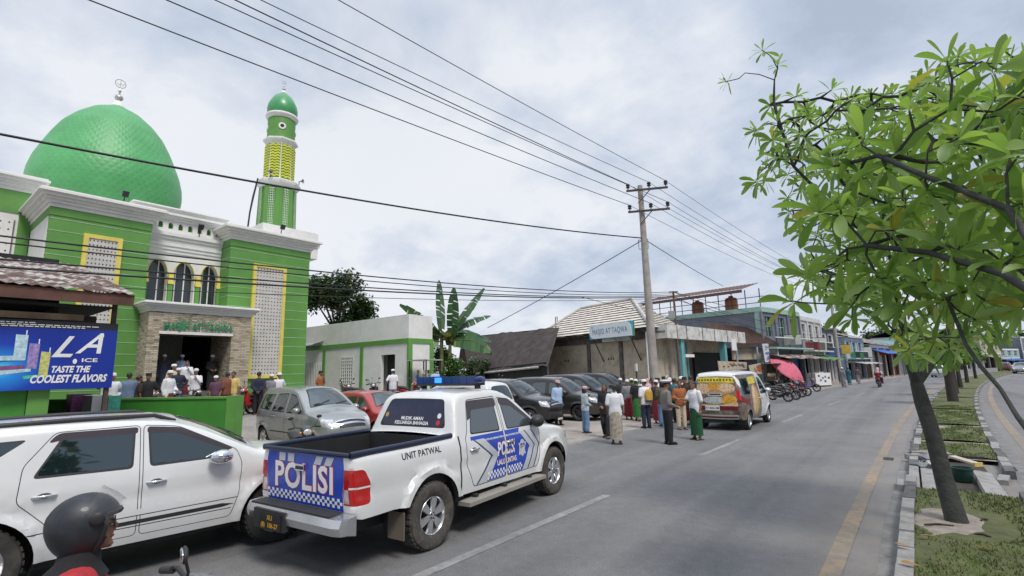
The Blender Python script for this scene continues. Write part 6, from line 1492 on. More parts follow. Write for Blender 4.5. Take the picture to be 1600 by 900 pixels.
ARMS = {'down': ((-.03, .06, -.28), (.04, .05, -.53)), 'front': ((-.02, .05, -.28), (.20, -.06, -.36)), 'reach': ((.14, .02, -.22), (.40, -.04, -.18)), 'back': ((-.10, .07, -.26), (-.16, -.10, -.44)),
        'face': ((.08, .05, -.26), (.17, -.10, -.05)), 'swing': ((.06, .06, -.27), (.20, .03, -.48)), 'swingb': ((-.13, .06, -.25), (-.13, .05, -.50)), 'bars': ((.12, .08, -.24), (.36, .06, -.26)), 'lap': ((.03, .08, -.27), (.22, .0, -.36)), 'carry': ((.0, .07, -.27), (.22, .02, -.27)), 'hips': ((-.06, .15, -.24), (.02, .02, -.40))}
def person(label, loc, rz, H=1.66, skin=SKIN, top=WHITE_C, sleeve='short', hem=.80, bottom=('trousers', NAVY_C), arms=('down', 'down'), stance='stand', hat=None, group=None, shoes='sandal', female=False, hair=True, look=0.0, extra=None, lod=0.018, face=True, name='person'):
    """figure faces +x locally, left is +y; H scales a 1.66 m figure"""
    root = thing(name, label, 'person', loc, R_(rz), group)
    k = H/1.66
    V = lambda x, y, z: Vector((x*k, y*k, z*k))
    fw = .9 if female else 1.0
    sit = stance == 'sit'
    hz = .86 if not sit else .06+.0
    dz = 0 if not sit else -.80            # seated: the figure's origin lies at the seat
    T = lambda x, y, z: V(x, y, z+dz)
    b = MB()
    # trunk, neck and head
    stack(b, skin, [(*T(0, 0, .80), .09*k, .13*k), (*T(0, 0, .90), .105*k, .155*k), (*T(0, 0, 1.0), .095*k, .135*k), (*T(.0, 0, 1.15), .105*k, .15*k*fw), (*T(.0, 0, 1.28), .105*k, .165*k*fw), (*T(-.01, 0, 1.36), .08*k, .14*k), (*T(-.01, 0, 1.40), .05*k, .07*k), (*T(.005, 0, 1.48), .048*k, .05*k)])
    hq = Matrix.Rotation(look, 3, 'Z'); hc = T(.025, 0, 1.555)
    hp = lambda x, y, z: hc+hq @ Vector((x*k, y*k, z*k))
    b.ell(skin, hp(-.005, 0, .028), (.094*k, .074*k, .088*k), hq, n=16, m=10); b.ell(skin, hp(.022, 0, -.035), (.068*k, .058*k, .075*k), hq, n=14, m=9)
    b.ell(skin, hp(.092, 0, -.006), (.020*k, .014*k, .026*k), hq, n=8, m=6); b.ell(skin, hp(.075, 0, -.085), (.022*k, .028*k, .02*k), hq, n=8, m=6)
    for s_ in (-1, 1): b.ell(skin, hp(-.01, s_*.076, .002), (.016*k, .012*k, .03*k), hq, n=8, m=6)
    # legs
    legs = {}
    for s_ in (-1, 1):
        hip = T(0, s_*.085, .86)
        if stance == 'walk': kn, an = V(.10 if s_ > 0 else .02, s_*.085, .46), V(.19 if s_ > 0 else -.22, s_*.08, .09)
        elif sit: kn, an = T(.42, s_*.19, .80-.03), T(.36, s_*.20, .40)
        else: kn, an = V(.015, s_*.095, .46), V(-.01, s_*.10, .08)
        legs[s_] = (hip, kn, an)
        seg(b, skin, hip, kn, .082*k, .055*k); seg(b, skin, kn, an, .056*k, .036*k)
        ft = an+Vector((.11*k, s_*.015*k, -.045*k))
        b.tube(skin, [an+Vector((-.045*k, 0, -.05*k)), an+Vector((0, 0, -.035*k)), ft, ft+Vector((.05*k, 0, -.01*k))], [.030*k, .036*k, .034*k, .02*k], 8, flat=.8)
    # arms
    wr = {}
    for s_, a in ((1, arms[0]), (-1, arms[1])):
        sh_ = T(-.01, s_*.165*fw, 1.345); e, w = ARMS[a]
        el = sh_+V(e[0], s_*e[1], e[2]); wp = sh_+V(w[0], s_*w[1], w[2])
        wr[s_] = (sh_, el, wp)
        seg(b, skin, sh_, el, .050*k, .038*k, 10); seg(b, skin, el, wp, .038*k, .025*k, 10)
    body = b.build('body', root, smooth=0, recalc=False)
    def fin(mb, wr=wr, k=k, hp=hp, hq=hq, face=face):
        for s_, (sh_, el, wp) in wr.items():
            d = (wp-el).normalized(); up = Vector((0, s_*1.0, 0)) if abs(d.z) > .6 else Vector((0, 0, 1))
            hand(mb, skin, wp, d, up, k*1.05, -s_, .35)
        if face:
            for s_ in (-1, 1):
                mb.ell(EYEW, hp(.078, s_*.031, .012), (.011*k, .013*k, .007*k), hq, n=8, m=5); mb.ell(EYE, hp(.085, s_*.031, .012), (.006*k, .007*k, .0065*k), hq, n=6, m=4)
                mb.ell(HAIR, hp(.080, s_*.032, .032), (.009*k, .022*k, .005*k), hq, n=8, m=4)
            mb.ell(LIP, hp(.086, 0, -.048), (.009*k, .024*k, .008*k), hq, n=8, m=5)
    _REMESH.append((body, lod, fin))
    # top
    c = MB(); o = .022
    lo = hem+dz
    flare = .03 if hem < .7 else 0
    stack(c, top, [(*V(0, 0, lo), (.118+flare)*k, (.182+flare)*k), (*V(0, 0, lo+.02), (.128+flare)*k, (.190+flare)*k), (*T(0, 0, max(.94, hem+.05)), .138*k, .188*k), (*T(.0, 0, 1.06), .128*k, .172*k*fw), (*T(.0, 0, 1.2), .135*k, .186*k*fw), (*T(-.004, 0, 1.31), .125*k, .19*k*fw), (*T(-.01, 0, 1.375), .09*k, .155*k), (*T(-.008, 0, 1.415), .062*k, .075*k), (*T(-.005, 0, 1.435), .058*k, .064*k)])
    for s_ in (-1, 1):
        sh_, el, wp = wr[s_]
        if sleeve == 'short': seg(c, top, sh_, sh_.lerp(el, .80), .074*k, .068*k, 12)
        else:
            seg(c, top, sh_, el, .072*k, .058*k, 12); seg(c, top, el, el.lerp(wp, .90), .058*k, .044*k, 12)
    _REMESH.append((c.build('shirt' if hem > .6 else 'robe', root, smooth=0, recalc=False), lod, None))
    if top is WHITE_C and sleeve == 'short':
        cl = MB()
        for s_ in (-1, 1): cl.tube(top, [T(-.055, s_*.03, 1.445), T(.0, s_*.062, 1.44), T(.055, s_*.035, 1.405), T(.075, s_*.012, 1.385)], [.016*k, .018*k, .018*k, .010*k], 6)
        cl.build('collar', root, smooth=60)
    # bottom
    kind, bm = bottom
    q = MB()
    if kind == 'sarong':
        n = 28; rows = []
        z0, z1 = .13+(0 if not sit else 0), .90
        for i in range(9):
            f = i/8; z = z0+(z1-z0)*f
            sp = .02 if stance != 'walk' else .10
            rx = (.135+.015*math.sin(f*3)+(sp*(1-f)))*k; ry = (.185-.015*f)*k
            rows.append([V(rx*math.cos(t)/k*(1+.05*math.cos(5*t+f*2)*(1-f*.6)), ry*math.sin(t)/k*(1+.04*math.sin(7*t)*(1-f*.5)), z+.012*math.sin(3*t)*(1-f)) for t in np.linspace(0, 2*PI, n+1)])
        q.sheet(bm, rows); q.build('sarong', root, smooth=60, merge=.0005)
    else:
        r0, r1, r2 = (.098, .082, .068) if kind == 'trousers' else (.1, .09, .088)
        stack(q, bm, [(*T(0, 0, .80), .115*k, .165*k), (*T(0, 0, .88), .122*k, .178*k), (*T(0, 0, .97), .112*k, .158*k)])
        for s_ in (-1, 1):
            hip, kn, an = legs[s_]
            seg(q, bm, hip, kn, r0*k, r1*k); seg(q, bm, kn, kn.lerp(an, .93), r1*k, r2*k)
        _REMESH.append((q.build('trousers', root, smooth=0, recalc=False), lod, None))
    # feet
    for s_ in (-1, 1):
        hip, kn, an = legs[s_]; g = MB(); mt = SHOE if shoes == 'shoe' else SOLE
        zb = an.z-.075*k
        if shoes == 'shoe':
            g.tube(mt, [an+Vector((-.07*k, 0, -.035*k)), an+Vector((-.03*k, 0, -.01*k)), an+Vector((.05*k, s_*.01*k, -.03*k)), an+Vector((.13*k, s_*.02*k, -.045*k)), an+Vector((.18*k, s_*.02*k, -.055*k))], [.030*k, .046*k, .043*k, .04*k, .016*k], 10, flat=.9)
        g.obox(mt, (an.x+.045*k, an.y+s_*.012*k, zb+.008), (.26*k, .088*k, .018))
        if shoes != 'shoe': g.tube(mt, [(an.x+.06*k, an.y-.05*k, zb+.02), (an.x+.07*k, an.y, zb+.075*k), (an.x+.06*k, an.y+.06*k, zb+.02)], .010*k, 6)
        g.build('shoe' if shoes == 'shoe' else 'sandal', root, smooth=50)
    # hair and headwear
    if hair and hat not in ('hijab', 'helmet'):
        hmb = MB()
        rows = []
        for i in range(8):
            a = .06+i*(1.62/7)
            rows.append([hp(-.008-.012*math.sin(a)+.100*math.sin(a)*math.cos(t)*(1 if math.cos(t) < 0 else .96), .080*math.sin(a)*math.sin(t), .030+.096*math.cos(a)+(.055*max(0, math.cos(t)) if i == 7 else 0)+(-.045*max(0, -math.cos(t)) if i == 7 else 0)) for t in np.linspace(0, 2*PI, 21)])
        hmb.sheet(HAIR, rows)
        if hair == 'long':
            for s_ in (-1, 0, 1): hmb.ell(HAIR, hp(-.05, s_*.055, -.05), (.055*k, .035*k, .10*k), hq, n=10, m=7)
        hmb.build('hair', root, smooth=60, merge=.0005)
    if hat:
        hm = MB(); kk = k
        ring = lambda rx, ry, z, x=0.0: [hp(-.006+x+rx*math.cos(t), ry*math.sin(t), z) for t in np.linspace(0, 2*PI, 21)]
        if hat in ('cap_white', 'peci', 'cap_pink'):
            mt = {'cap_white': CAPW, 'peci': BLACK_C, 'cap_pink': PINK_C}[hat]
            if hat == 'peci': hm.sheet(mt, [ring(.106, .086, .045), ring(.104, .082, .125), ring(.096, .074, .132), ring(.002, .002, .126)])
            else:
                hm.sheet(mt, [ring(.107, .087, .042), ring(.107, .087, .085), ring(.092, .074, .122), ring(.05, .04, .138), ring(.002, .002, .141)])
                if hat == 'cap_pink': hm.sheet(mt, [[hp(.085+.0*t, y_, .05) for t, y_ in ((0, -.07), (0, 0), (0, .07))], [hp(.15, -.055, .035), hp(.185, 0, .04), hp(.15, .055, .035)]])
            hm.build('cap', root, smooth=50, merge=.0005)
        elif hat == 'police':
            hm.sheet(BLACK_C, [ring(.106, .087, .03), ring(.108, .088, .065)]); 
            hm.sheet(CAPW, [ring(.108, .088, .065), ring(.160, .142, .105), ring(.155, .136, .125), ring(.06, .05, .135), ring(.002, .002, .133)])
            hm.sheet(BLACK_C, [[hp(.085*math.cos(t)+.005, .085*math.sin(t), .035) for t in np.linspace(-1.1, 1.1, 9)], [hp(.155*math.cos(t)*(.95), .10*math.sin(t), .012) for t in np.linspace(-1.1, 1.1, 9)]])
            hm.ell(M('badge_gold', (.4, .3, .08)), hp(.112, 0, .085), (.008, .015, .018), hq, n=8, m=5)
            hm.build('peaked_cap', root, smooth=40, merge=.0005)
        elif hat == 'hijab':
            mt = extra or GREY_C
            rows = [ring(.002, .002, .128), ring(.06, .05, .118), ring(.105, .085, .06), ring(.110, .090, .0, -.004), ring(.104, .088, -.07, -.012), ring(.125, .12, -.13, -.01), ring(.15, .19, -.20, -.005), ring(.165, .205, -.29, 0), ring(.15, .185, -.34, 0)]
            rows2 = []
            for r_i, rw_ in enumerate(rows):
                rows2.append([p if not (2 <= r_i <= 4 and abs(t-PI) > PI-.75) else p-hq @ Vector((.055*k, 0, 0)) for p, t in zip(rw_, np.linspace(0, 2*PI, 21))])
            hm.sheet(mt, rows2); hm.build('headscarf', root, smooth=60, merge=.0005)
        elif hat == 'helmet':
            mt = extra or BLACK_C
            hm.sheet(mt, [ring(.002, .002, .16), ring(.07, .06, .148), ring(.118, .1, .10), ring(.135, .115, .035), ring(.132, .112, -.03, -.006), ring(.115, .1, -.085, -.02)])
            hm.build('helmet', root, smooth=60, merge=.0005)
    return root
def finish_people():
    for o, vox, fin in _REMESH:
        md = o.modifiers.new('r', 'REMESH'); md.mode = 'VOXEL'; md.voxel_size = vox; md.use_smooth_shade = True
        sm = o.modifiers.new('s', 'SMOOTH'); sm.factor = .5; sm.iterations = 3
    dg = bpy.context.evaluated_depsgraph_get()
    for o, vox, fin in _REMESH:
        me = bpy.data.meshes.new_from_object(o.evaluated_get(dg), depsgraph=dg)
        old = o.data; mt = old.materials[0]; o.modifiers.clear()
        if len(me.polygons) == 0: continue
        mb = MB(); mb.v = [tuple(v.co) for v in me.vertices]; mb.f = [tuple(p.vertices) for p in me.polygons]; mb.mats = [mt]; mb.mi = [0]*len(mb.f)
        if fin: fin(mb)
        nm = bpy.data.meshes.new(o.name); nm.from_pydata(mb.v, [], mb.f)
        for t in mb.mats: nm.materials.append(t)
        nm.polygons.foreach_set('material_index', mb.mi); nm.polygons.foreach_set('use_smooth', [True]*len(mb.f)); nm.update()
        o.data = nm; bpy.data.meshes.remove(me); bpy.data.meshes.remove(old)
    _REMESH.clear()
# ------------------------------------------------------------------ motorcycles
def motorcycle(label, loc, rz, col, group=None, kind='step', lean=0.12, name='motorcycle', seat=BLACKP):
    """underbone / scooter; +x forward, wheels at x = +-.63"""
    root = thing(name, label, 'motorcycle', loc, R_(rz), group)
    root.rotation_euler.x = lean
    wr = .285; WB = .63
    for x in (-WB, WB):
        t = MB(); R = Matrix.Rotation(PI/2, 3, 'X'); hw = .042
        t.lathe(TYRE, [(wr*.74, -hw), (wr*.9, -hw*1.1), (wr, -hw*.5), (wr, hw*.5), (wr*.9, hw*1.1), (wr*.74, hw)], (0, 0, 0), 26, R, caps=False)
        w = t.build('wheel', root, smooth=50, loc=(x, 0, wr))
        r = MB(); r.lathe(ALLOYD, [(wr*.75, -hw), (wr*.68, -hw*.4), (wr*.68, hw*.4), (wr*.75, hw)], (0, 0, 0), 26, R, caps=False)
        r.lathe(ALLOY, [(.001, -.05), (.05, -.05), (.05, .05), (.001, .05)], (0, 0, 0), 12, R, caps=False)
        for i in range(5):
            a = 2*PI*i/5; r.tube(ALLOYD, [(.03*math.cos(a), 0, .03*math.sin(a)), (wr*.7*math.cos(a), 0, wr*.7*math.sin(a))], .014, 6)
        r.build('rim', w, smooth=50)
    b = MB()
    # tail, centre and leg shield as one bodywork
    def hull(pts): # (x, z, half width, half height)
        vs = []; n = 12
        for x, z, hw_, hh in pts: vs.append([(x, hw_*math.copysign(abs(math.sin(t))**.8, math.sin(t)), z+hh*math.copysign(abs(math.cos(t))**.8, math.cos(t))) for t in np.linspace(0, 2*PI, n+1)])
        b.sheet(col, vs)
    hull([(-.86, .76, .02, .03), (-.78, .74, .08, .06), (-.5, .68, .13, .10), (-.2, .62, .12, .12), (-.02, .50, .10, .10)])
    hull([(-.1, .42, .09, .10), (.15, .38, .12, .07), (.34, .42, .10, .10)])
    b.sheet(col, [[(.30, y, .36), (.34, y, .6), (.30, y, .84)] for y in (-.20, -.1)]+[[(.36, y, .36), (.40, y, .6), (.33, y, .86)] for y in (-.03, .03)]+[[(.30, y, .36), (.34, y, .6), (.30, y, .84)] for y in (.1, .20)])
    hull([(.24, .93, .06, .05), (.32, .95, .12, .09), (.42, .93, .11, .09), (.47, .90, .05, .05)])
    b.build('bodywork', root, smooth=60, merge=.0005)
    s = MB(); s.tube(seat, [(-.80, 0, .82), (-.62, 0, .81), (-.35, 0, .785), (-.12, 0, .75), (-.02, 0, .70)], [.09, .13, .135, .12, .07], 12, flat=.42); s.build('seat', root, smooth=60)
    f = MB(); f.tube(BLACKP, [(.63, -.075, wr), (.52, -.075, .58), (.42, -.06, .84)], [.022, .024, .026], 8); f.tube(BLACKP, [(.63, .075, wr), (.52, .075, .58), (.42, .06, .84)], [.022, .024, .026], 8); f.build('fork', root, smooth=50)
    m_ = MB(); m_.sheet(col, [[(WB+(wr+.035)*math.cos(a), y, wr+(wr+.035)*math.sin(a)-abs(y)*.25) for a in np.linspace(.2, 2.5, 12)] for y in (-.06, 0, .06)]); m_.build('front_mudguard', root, smooth=60)
    m_ = MB(); m_.sheet(BLACKP, [[(-WB+(wr+.05)*math.cos(a), y, wr+(wr+.05)*math.sin(a)) for a in np.linspace(1.0, 3.0, 10)] for y in (-.06, 0, .06)]); m_.build('rear_mudguard', root, smooth=60)
    e = MB(); e.ell(M('engine_metal', (.18, .18, .18), rough=.4, metal=.7), (.0, 0, .34), (.17, .11, .10), n=10, m=7); e.tube(BLACKP, [(-.63, .1, wr), (-.3, .1, .34), (0, .08, .34)], [.03, .035, .04], 8); e.build('engine', root, smooth=60)
    x = MB(); x.tube(M('exhaust_metal', (.12, .12, .12), rough=.35, metal=.8), [(.05, -.12, .26), (-.3, -.14, .26), (-.45, -.15, .33), (-.92, -.16, .44)], [.02, .022, .045, .05], 10); x.build('exhaust', root, smooth=50)
    h = MB(); h.tube(BLACKP, [(.22, -.33, 1.0), (.28, -.2, 1.03), (.33, 0, .99), (.28, .2, 1.03), (.22, .33, 1.0)], .013, 8)
    for s_ in (-1, 1): h.tube(BLACKP, [(.22, s_*.33, 1.0), (.26, s_*.22, 1.02)], .02, 8)
    h.build('handlebar', root, smooth=60)
    for s_ in (-1, 1):
        q = MB(); q.tube(BLACKP, [(.27, s_*.2, 1.03), (.28, s_*.25, 1.13), (.26, s_*.28, 1.2)], .007, 6); q.ell(BLACKP, (.255, s_*.29, 1.22), (.015, .06, .038), n=10, m=6); q.ell(CHROME, (.243, s_*.29, 1.22), (.008, .053, .032), n=10, m=6); q.build('mirror', root, smooth=60)
        q = MB(); q.ell(AMBER, (.40, s_*.125, .92), (.04, .03, .03), n=8, m=5); q.build('indicator', root, smooth=60)
    q = MB(); q.ell(CLEARL, (.455, 0, .93), (.035, .085, .065), n=12, m=8); q.build('headlight', root, smooth=60)
    q = MB(); q.ell(REDL, (-.84, 0, .75), (.04, .07, .035), n=10, m=6); q.build('tail_light', root, smooth=60)
    q = MB(); q.obox(PLATEK, (-.93, 0, .58), (.012, .20, .12), Matrix.Rotation(-.3, 3, 'Y')); q.build('number_plate', root, smooth=0)
    return root
def recolor(root, col, label, loc, rz, group, z=None):
    c = copy_tree(root); c.location = loc; c.rotation_euler.z = R_(rz); c['label'] = label; c['group'] = group
    for ch in c.children:
        if ch.name.startswith(('bodywork', 'front_mudguard')):
            ch.data = ch.data.copy(); ch.data.materials[0] = col
    return c
# ------------------------------------------------------------------ who stands where
PG = 'people gathered on the road edge beside the food van'
def at(px, py, z=0.0): g = G(px, py, z); return (g.x, g.y, z)
def toward(loc, tx, ty): return math.degrees(math.atan2(ty-loc[1], tx-loc[0]))
CAMDIR = 128.0
RGT, LFT, AWAY, NEAR = 38, 218, 128, -52
off = person('police officer in white peaked cap and grey brown shirt with black trousers', at(1046, 694), RGT+8, 1.72, top=GREYP, sleeve='long', hem=.88, bottom=('trousers', BLACK_C), arms=('front', 'front'), hat='police', shoes='shoe', group=PG)
person('man in white short sleeved shirt and dark green sarong facing the officer', at(1090, 687), LFT+25, 1.66, top=WHITE_C, hem=.76, bottom=('sarong', GREEN_C), arms=('down', 'reach'), group=PG)
person('man seen from behind in white shirt and patterned tan sarong on the road', at(964, 694), AWAY-12, 1.64, skin=SKIND, top=WHITE_C, hem=.78, bottom=('sarong', M('tan_check_cotton', (.36, .31, .25), rough=.9, var=.35, scale=14)), arms=('down', 'front'), group=PG)
person('woman all in black clothes with loose dark hair striding past the dark car', at(948, 684), NEAR-20, 1.62, skin=SKIN, top=BLACK_C, sleeve='long', hem=.70, bottom=('trousers', BLACK_C), arms=('down', 'front'), stance='walk', hair='long', female=True, group=PG)
person('woman in pink cap, pale scarf and light blue jeans by the dark grey car', at(916, 676), RGT+20, 1.50, top=cloth('pale_print_cotton', (.42, .48, .52), .4), sleeve='long', hem=.78, bottom=('wide', JEANS), arms=('face', 'front'), hat='cap_pink', hair='long', female=True, group=PG)
person('man in light blue long sleeved shirt and dark trousers by the black car', at(873, 664), NEAR+30, 1.66, skin=SKIND, top=LBLUE_C, sleeve='long', hem=.76, bottom=('trousers', DARKB_C), arms=('back', 'down'), hat='cap_pink', group=PG)
person('man in white shirt with a tan bag on his back and navy trousers', at(1011, 669), AWAY+18, 1.66, top=WHITE_C, hem=.80, bottom=('trousers', NAVY_C), hat='cap_white', shoes='shoe', group=PG)
person('man in black shirt and bright green sarong with white cap', at(997, 657), AWAY-20, 1.62, top=BLACK_C, hem=.80, bottom=('sarong', BGREEN_C), hat='cap_white', stance='walk', group=PG)
person('person in dark top and red sarong behind the man with the tan bag', at(1029, 662), AWAY-40, 1.60, top=CHAR_C, hem=.76, bottom=('sarong', MAROON), hat='cap_white', group=PG)
person('person in olive shirt and pale jeans beside the officer', at(1038, 666), AWAY-10, 1.60, top=OLIVE_C, hem=.80, bottom=('wide', JEANS), arms=('front', 'front'), hair='long', group=PG)
person('person in rust orange shirt and cream trousers between officer and man in green sarong', at(1066, 671), NEAR, 1.62, top=ORANGE_C, sleeve='long', hem=.80, bottom=('trousers', CREAM_C), arms=('front', 'carry'), group=PG)
person('person in dark maroon robe behind the orange shirt', at(1075, 663), NEAR-40, 1.70, top=DARKB_C, sleeve='long', hem=.5, bottom=('sarong', MAROON), hat='peci', group=PG)
person('person in grey headscarf behind the men with caps', at(1004, 648), NEAR, 1.56, top=GREY_C, sleeve='long', hem=.4, bottom=('sarong', GREY_C), hat='hijab', extra=cloth('pale_scarf_cotton', (.5, .5, .52), .3), female=True, group=PG)
person('man in navy shirt and white cap behind the black shirted man', at(990, 651), AWAY, 1.62, top=NAVY_C, hem=.8, bottom=('sarong', GREEN_C), hat='cap_white', group=PG)
person('man in plum shirt with dark hair near the pole foot', at(1022, 650), NEAR+20, 1.64, top=PLUM_C, hem=.8, bottom=('trousers', CHAR_C), group=PG)
person('person in charcoal shirt and white cap under the blue shop column', at(1050, 655), NEAR, 1.64, top=CHAR_C, sleeve='long', hem=.8, bottom=('trousers', CHAR_C), hat='cap_white', group=PG)
person('man in dark blue shirt and black cap at the back of the crowd', at(1041, 651), NEAR-20, 1.68, top=TEAL_C, hem=.8, bottom=('trousers', DARKB_C), hat='peci', group=PG)
person('man in white cap and dark shirt between two dark cars', at(972, 648), NEAR+10, 1.62, top=CHAR_C, sleeve='long', hem=.8, bottom=('trousers', TAN_C), hat='cap_white', group=PG)
# things they carry
def bag(name, label, cat, loc, rz, build):
    r = thing(name, label, cat, loc, R_(rz)); build(r); return r
p = G(1017, 628, 0); ang = R_(AWAY+18)
bp = Vector(at(1011, 669))+Vector((-math.cos(ang)*.17, -math.sin(ang)*.17, 1.13))+Vector((math.sin(ang), -math.cos(ang), 0))*.05
def mk_bag(r):
    m_ = MB(); m_.lathe(YEL_C, [(.02, -.22), (.13, -.20), (.15, -.05), (.14, .12), (.10, .20), (.02, .22)], n=14, sx=.55); m_.build('bag_body', r, smooth=60)
    m_ = MB(); m_.obox(DARKB_C, (0, 0, -.19), (.16, .26, .06)); m_.build('bag_base', r, smooth=0)
    m_ = MB(); m_.tube(DARKB_C, [(.03, -.1, .15), (.12, -.12, .26), (.2, -.12, .24)], .012, 6); m_.build('strap', r, smooth=50)
bag('shoulder_bag', 'tan bag carried on the back of the man in navy trousers', 'bag', bp, AWAY+18, mk_bag)
# far walkers
EX = [(983, 655, 'man in grey shirt and white cap at the bonnet of the farthest dark car', GREY_C, ('sarong', MAROON), 'cap_white', ('front', 'down')), (1015, 652, 'woman in pale pink headscarf between the pole and the men in caps', PINK_C, ('sarong', PLUM_C), 'hijab', ('front', 'front')), (1032, 654, 'man in white shirt and black cap behind the red sarong', WHITE_C, ('sarong', NAVY_C), 'peci', ('face', 'down')), (1058, 660, 'boy in teal shirt leaning past the officer', TEAL_C, ('trousers', CHAR_C), None, ('reach', 'down')), (1070, 655, 'man in cream shirt and white cap beside the van tail', CREAM_C, ('sarong', OLIVE_C), 'cap_white', ('hips', 'front')), (1047, 648, 'woman in white headscarf at the very back of the crowd', NAVY_C, ('sarong', NAVY_C), 'hijab', ('lap', 'lap')), (1084, 655, 'man in black shirt half hidden behind the green sarong', BLACK_C, ('trousers', CHAR_C), None, ('front', 'down'))]
for i, (px_, py_, lb, tp_, bt_, ht_, ar_) in enumerate(EX):
    person(lb, at(px_, py_), [NEAR, 20, 200, 60, 230, -60, 100][i], 1.6+.02*i, skin=SKIND if i % 2 else SKIN, top=tp_, sleeve='long' if i % 2 else 'short', hem=.5 if ht_ == 'hijab' else .78, bottom=bt_, hat=ht_, arms=ar_, group=PG, lod=.024, look=.3*(i % 3-1), extra=[None, PINK_C, None, None, None, CAPW, None][i])
FP = 'people walking at the far road edge'
person('far walker in long grey robe and white cap', at(1319, 605), 60, 1.70, top=GREY_C, sleeve='long', hem=.35, bottom=('sarong', GREY_C), hat='cap_white', group=FP, lod=.03)
person('far walker in dark teal clothes beside the grey robe', at(1328, 601), 60, 1.66, top=TEAL_C, sleeve='long', hem=.5, bottom=('sarong', TEAL_C), group=FP, lod=.03)
person('far walker in dusty brown clothes nearest the blue awning', at(1342, 599), 60, 1.66, top=ORANGE_C if False else cloth('dusty_brown_cotton', (.2, .12, .1)), sleeve='long', hem=.6, bottom=('sarong', GREY_C), stance='walk', group=FP, lod=.03)
# the mosque's steps and yard
MG = 'people waiting around the mosque entrance'
def step_z(X):       # height of the floor in the yard / on the steps / in the porch
    return YARD if X > -22.6 else min(YARD+STEP*math.floor((-22.6-X)/.35+1), PORCH)
def yard(label, px, py, rz, H=1.62, Xs=None, **k):
    best = None
    for X in (Xs or np.arange(-20.0, -27.0, -.1)):
        h = AX(px, py, X); e = abs(h.z-H-step_z(X))
        if best is None or e < best[0]-.02: best = (e, X, h)
    e, X, h = best
    k.setdefault('arms', [('down', 'down'), ('front', 'front'), ('hips', 'down'), ('back', 'back'), ('lap', 'down'), ('face', 'down'), ('down', 'swing')][int(px*7+py*3) % 7]); k.setdefault('look', ((px*13 % 9)-4)*.12)
    person(label, (X, h.y, max(step_z(X), min(h.z-H, PORCH))), rz, H, group=MG, lod=.026, **k)
yard('man in light blue shirt and white cap highest on the steps', 285, 556, -20, top=LBLUE_C, sleeve='long', bottom=('trousers', NAVY_C), hat='cap_white')
yard('bareheaded man in white shirt with a dark shawl on the steps', 293, 564, -10, top=WHITE_C, sleeve='long', hem=.72, bottom=('sarong', MAROON))
yard('man in pale robe behind others, left on the steps', 272, 570, 10, top=CREAM_C, bottom=('sarong', GREY_C), hat='cap_white')
yard('man in dark navy robe with white cap in the middle of the steps', 279.5, 576, -10, top=NAVY_C, sleeve='long', hem=.6, bottom=('sarong', NAVY_C), hat='cap_white')
yard('man in white shirt with a brown shawl, lowest left on the steps', 266, 580, 30, top=WHITE_C, sleeve='long', hem=.72, bottom=('sarong', MAROON), hat='cap_white')
yard('man in long white shirt and white cap, right of the group on the steps', 307, 578, -30, top=WHITE_C, sleeve='long', hem=.6, bottom=('sarong', NAVY_C), hat='cap_white')
yard('man in dark clothes in shadow, left inside the porch', 257, 553, 0, top=NAVY_C, sleeve='long', bottom=('sarong', NAVY_C), hat='cap_white', Xs=[-25.8])
yard('man in black clothes in shadow, right inside the porch', 332, 558, 0, top=BLACK_C, sleeve='long', bottom=('sarong', BLACK_C), hat='cap_white', Xs=[-25.8])
yard('boy in white cap and grey trousers by the right pillar', 338, 588, -40, H=1.4, top=PLUM_C, bottom=('trousers', GREY_C), hat='cap_white')
yard('man in yellow shirt sitting up by the stone pillar', 366, 581, -60, top=cloth('pale_yellow_cotton', (.6, .45, .16)), bottom=('trousers', CREAM_C))
yard('man in rust brown shirt next to the yellow shirt', 356, 586, 200, top=cloth('rust_brown_cotton', (.2, .07, .04)), bottom=('trousers', DARKB_C))
yard('old man in long white robe left of the stone porch', 177, 584, 0, top=WHITE_C, sleeve='long', hem=.4, bottom=('sarong', WHITE_C), hat='cap_white')
yard('man in grey blue shirt at the porch corner', 203, 583, 160, top=cloth('grey_blue_cotton', (.14, .2, .3)), sleeve='long', bottom=('trousers', NAVY_C))
yard('man in black shirt and black cap beside the parked bikes', 232, 591, -20, top=BLACK_C, bottom=('sarong', BLACK_C), hat='peci')
yard('man in brown shirt bending behind the black cap', 217, 595, 100, H=1.55, top=DARKB_C, bottom=('trousers', DARKB_C))
yard('man in dark jacket under the tall lattice', 405, 589, 150, top=NAVY_C, sleeve='long', bottom=('trousers', BLACK_C))
yard('man in white cap low under the tall lattice', 424, 594, 0, H=1.5, top=GREY_C, bottom=('trousers', NAVY_C), hat='cap_white')
yard('man in pale shirt and white cap right under the tall lattice', 436, 591, 0, H=1.55, top=WHITE_C, bottom=('trousers', NAVY_C), hat='cap_white')
yard('man in orange vest and black cap by the white annex', 501, 585, 20, top=ORANGE_C, bottom=('trousers', CHAR_C), hat='peci', Xs=[-22.0])
yard('man in white shirt and white cap in front of the annex doorway', 614, 584, 150, top=WHITE_C, hem=.7, bottom=('trousers', GREY_C), hat='cap_white', Xs=[-19.4])
yard('person in light blue shirt under the little stall roof', 680, 586, 150, top=LBLUE_C, sleeve='long', bottom=('trousers', NAVY_C), Xs=[-18.4])

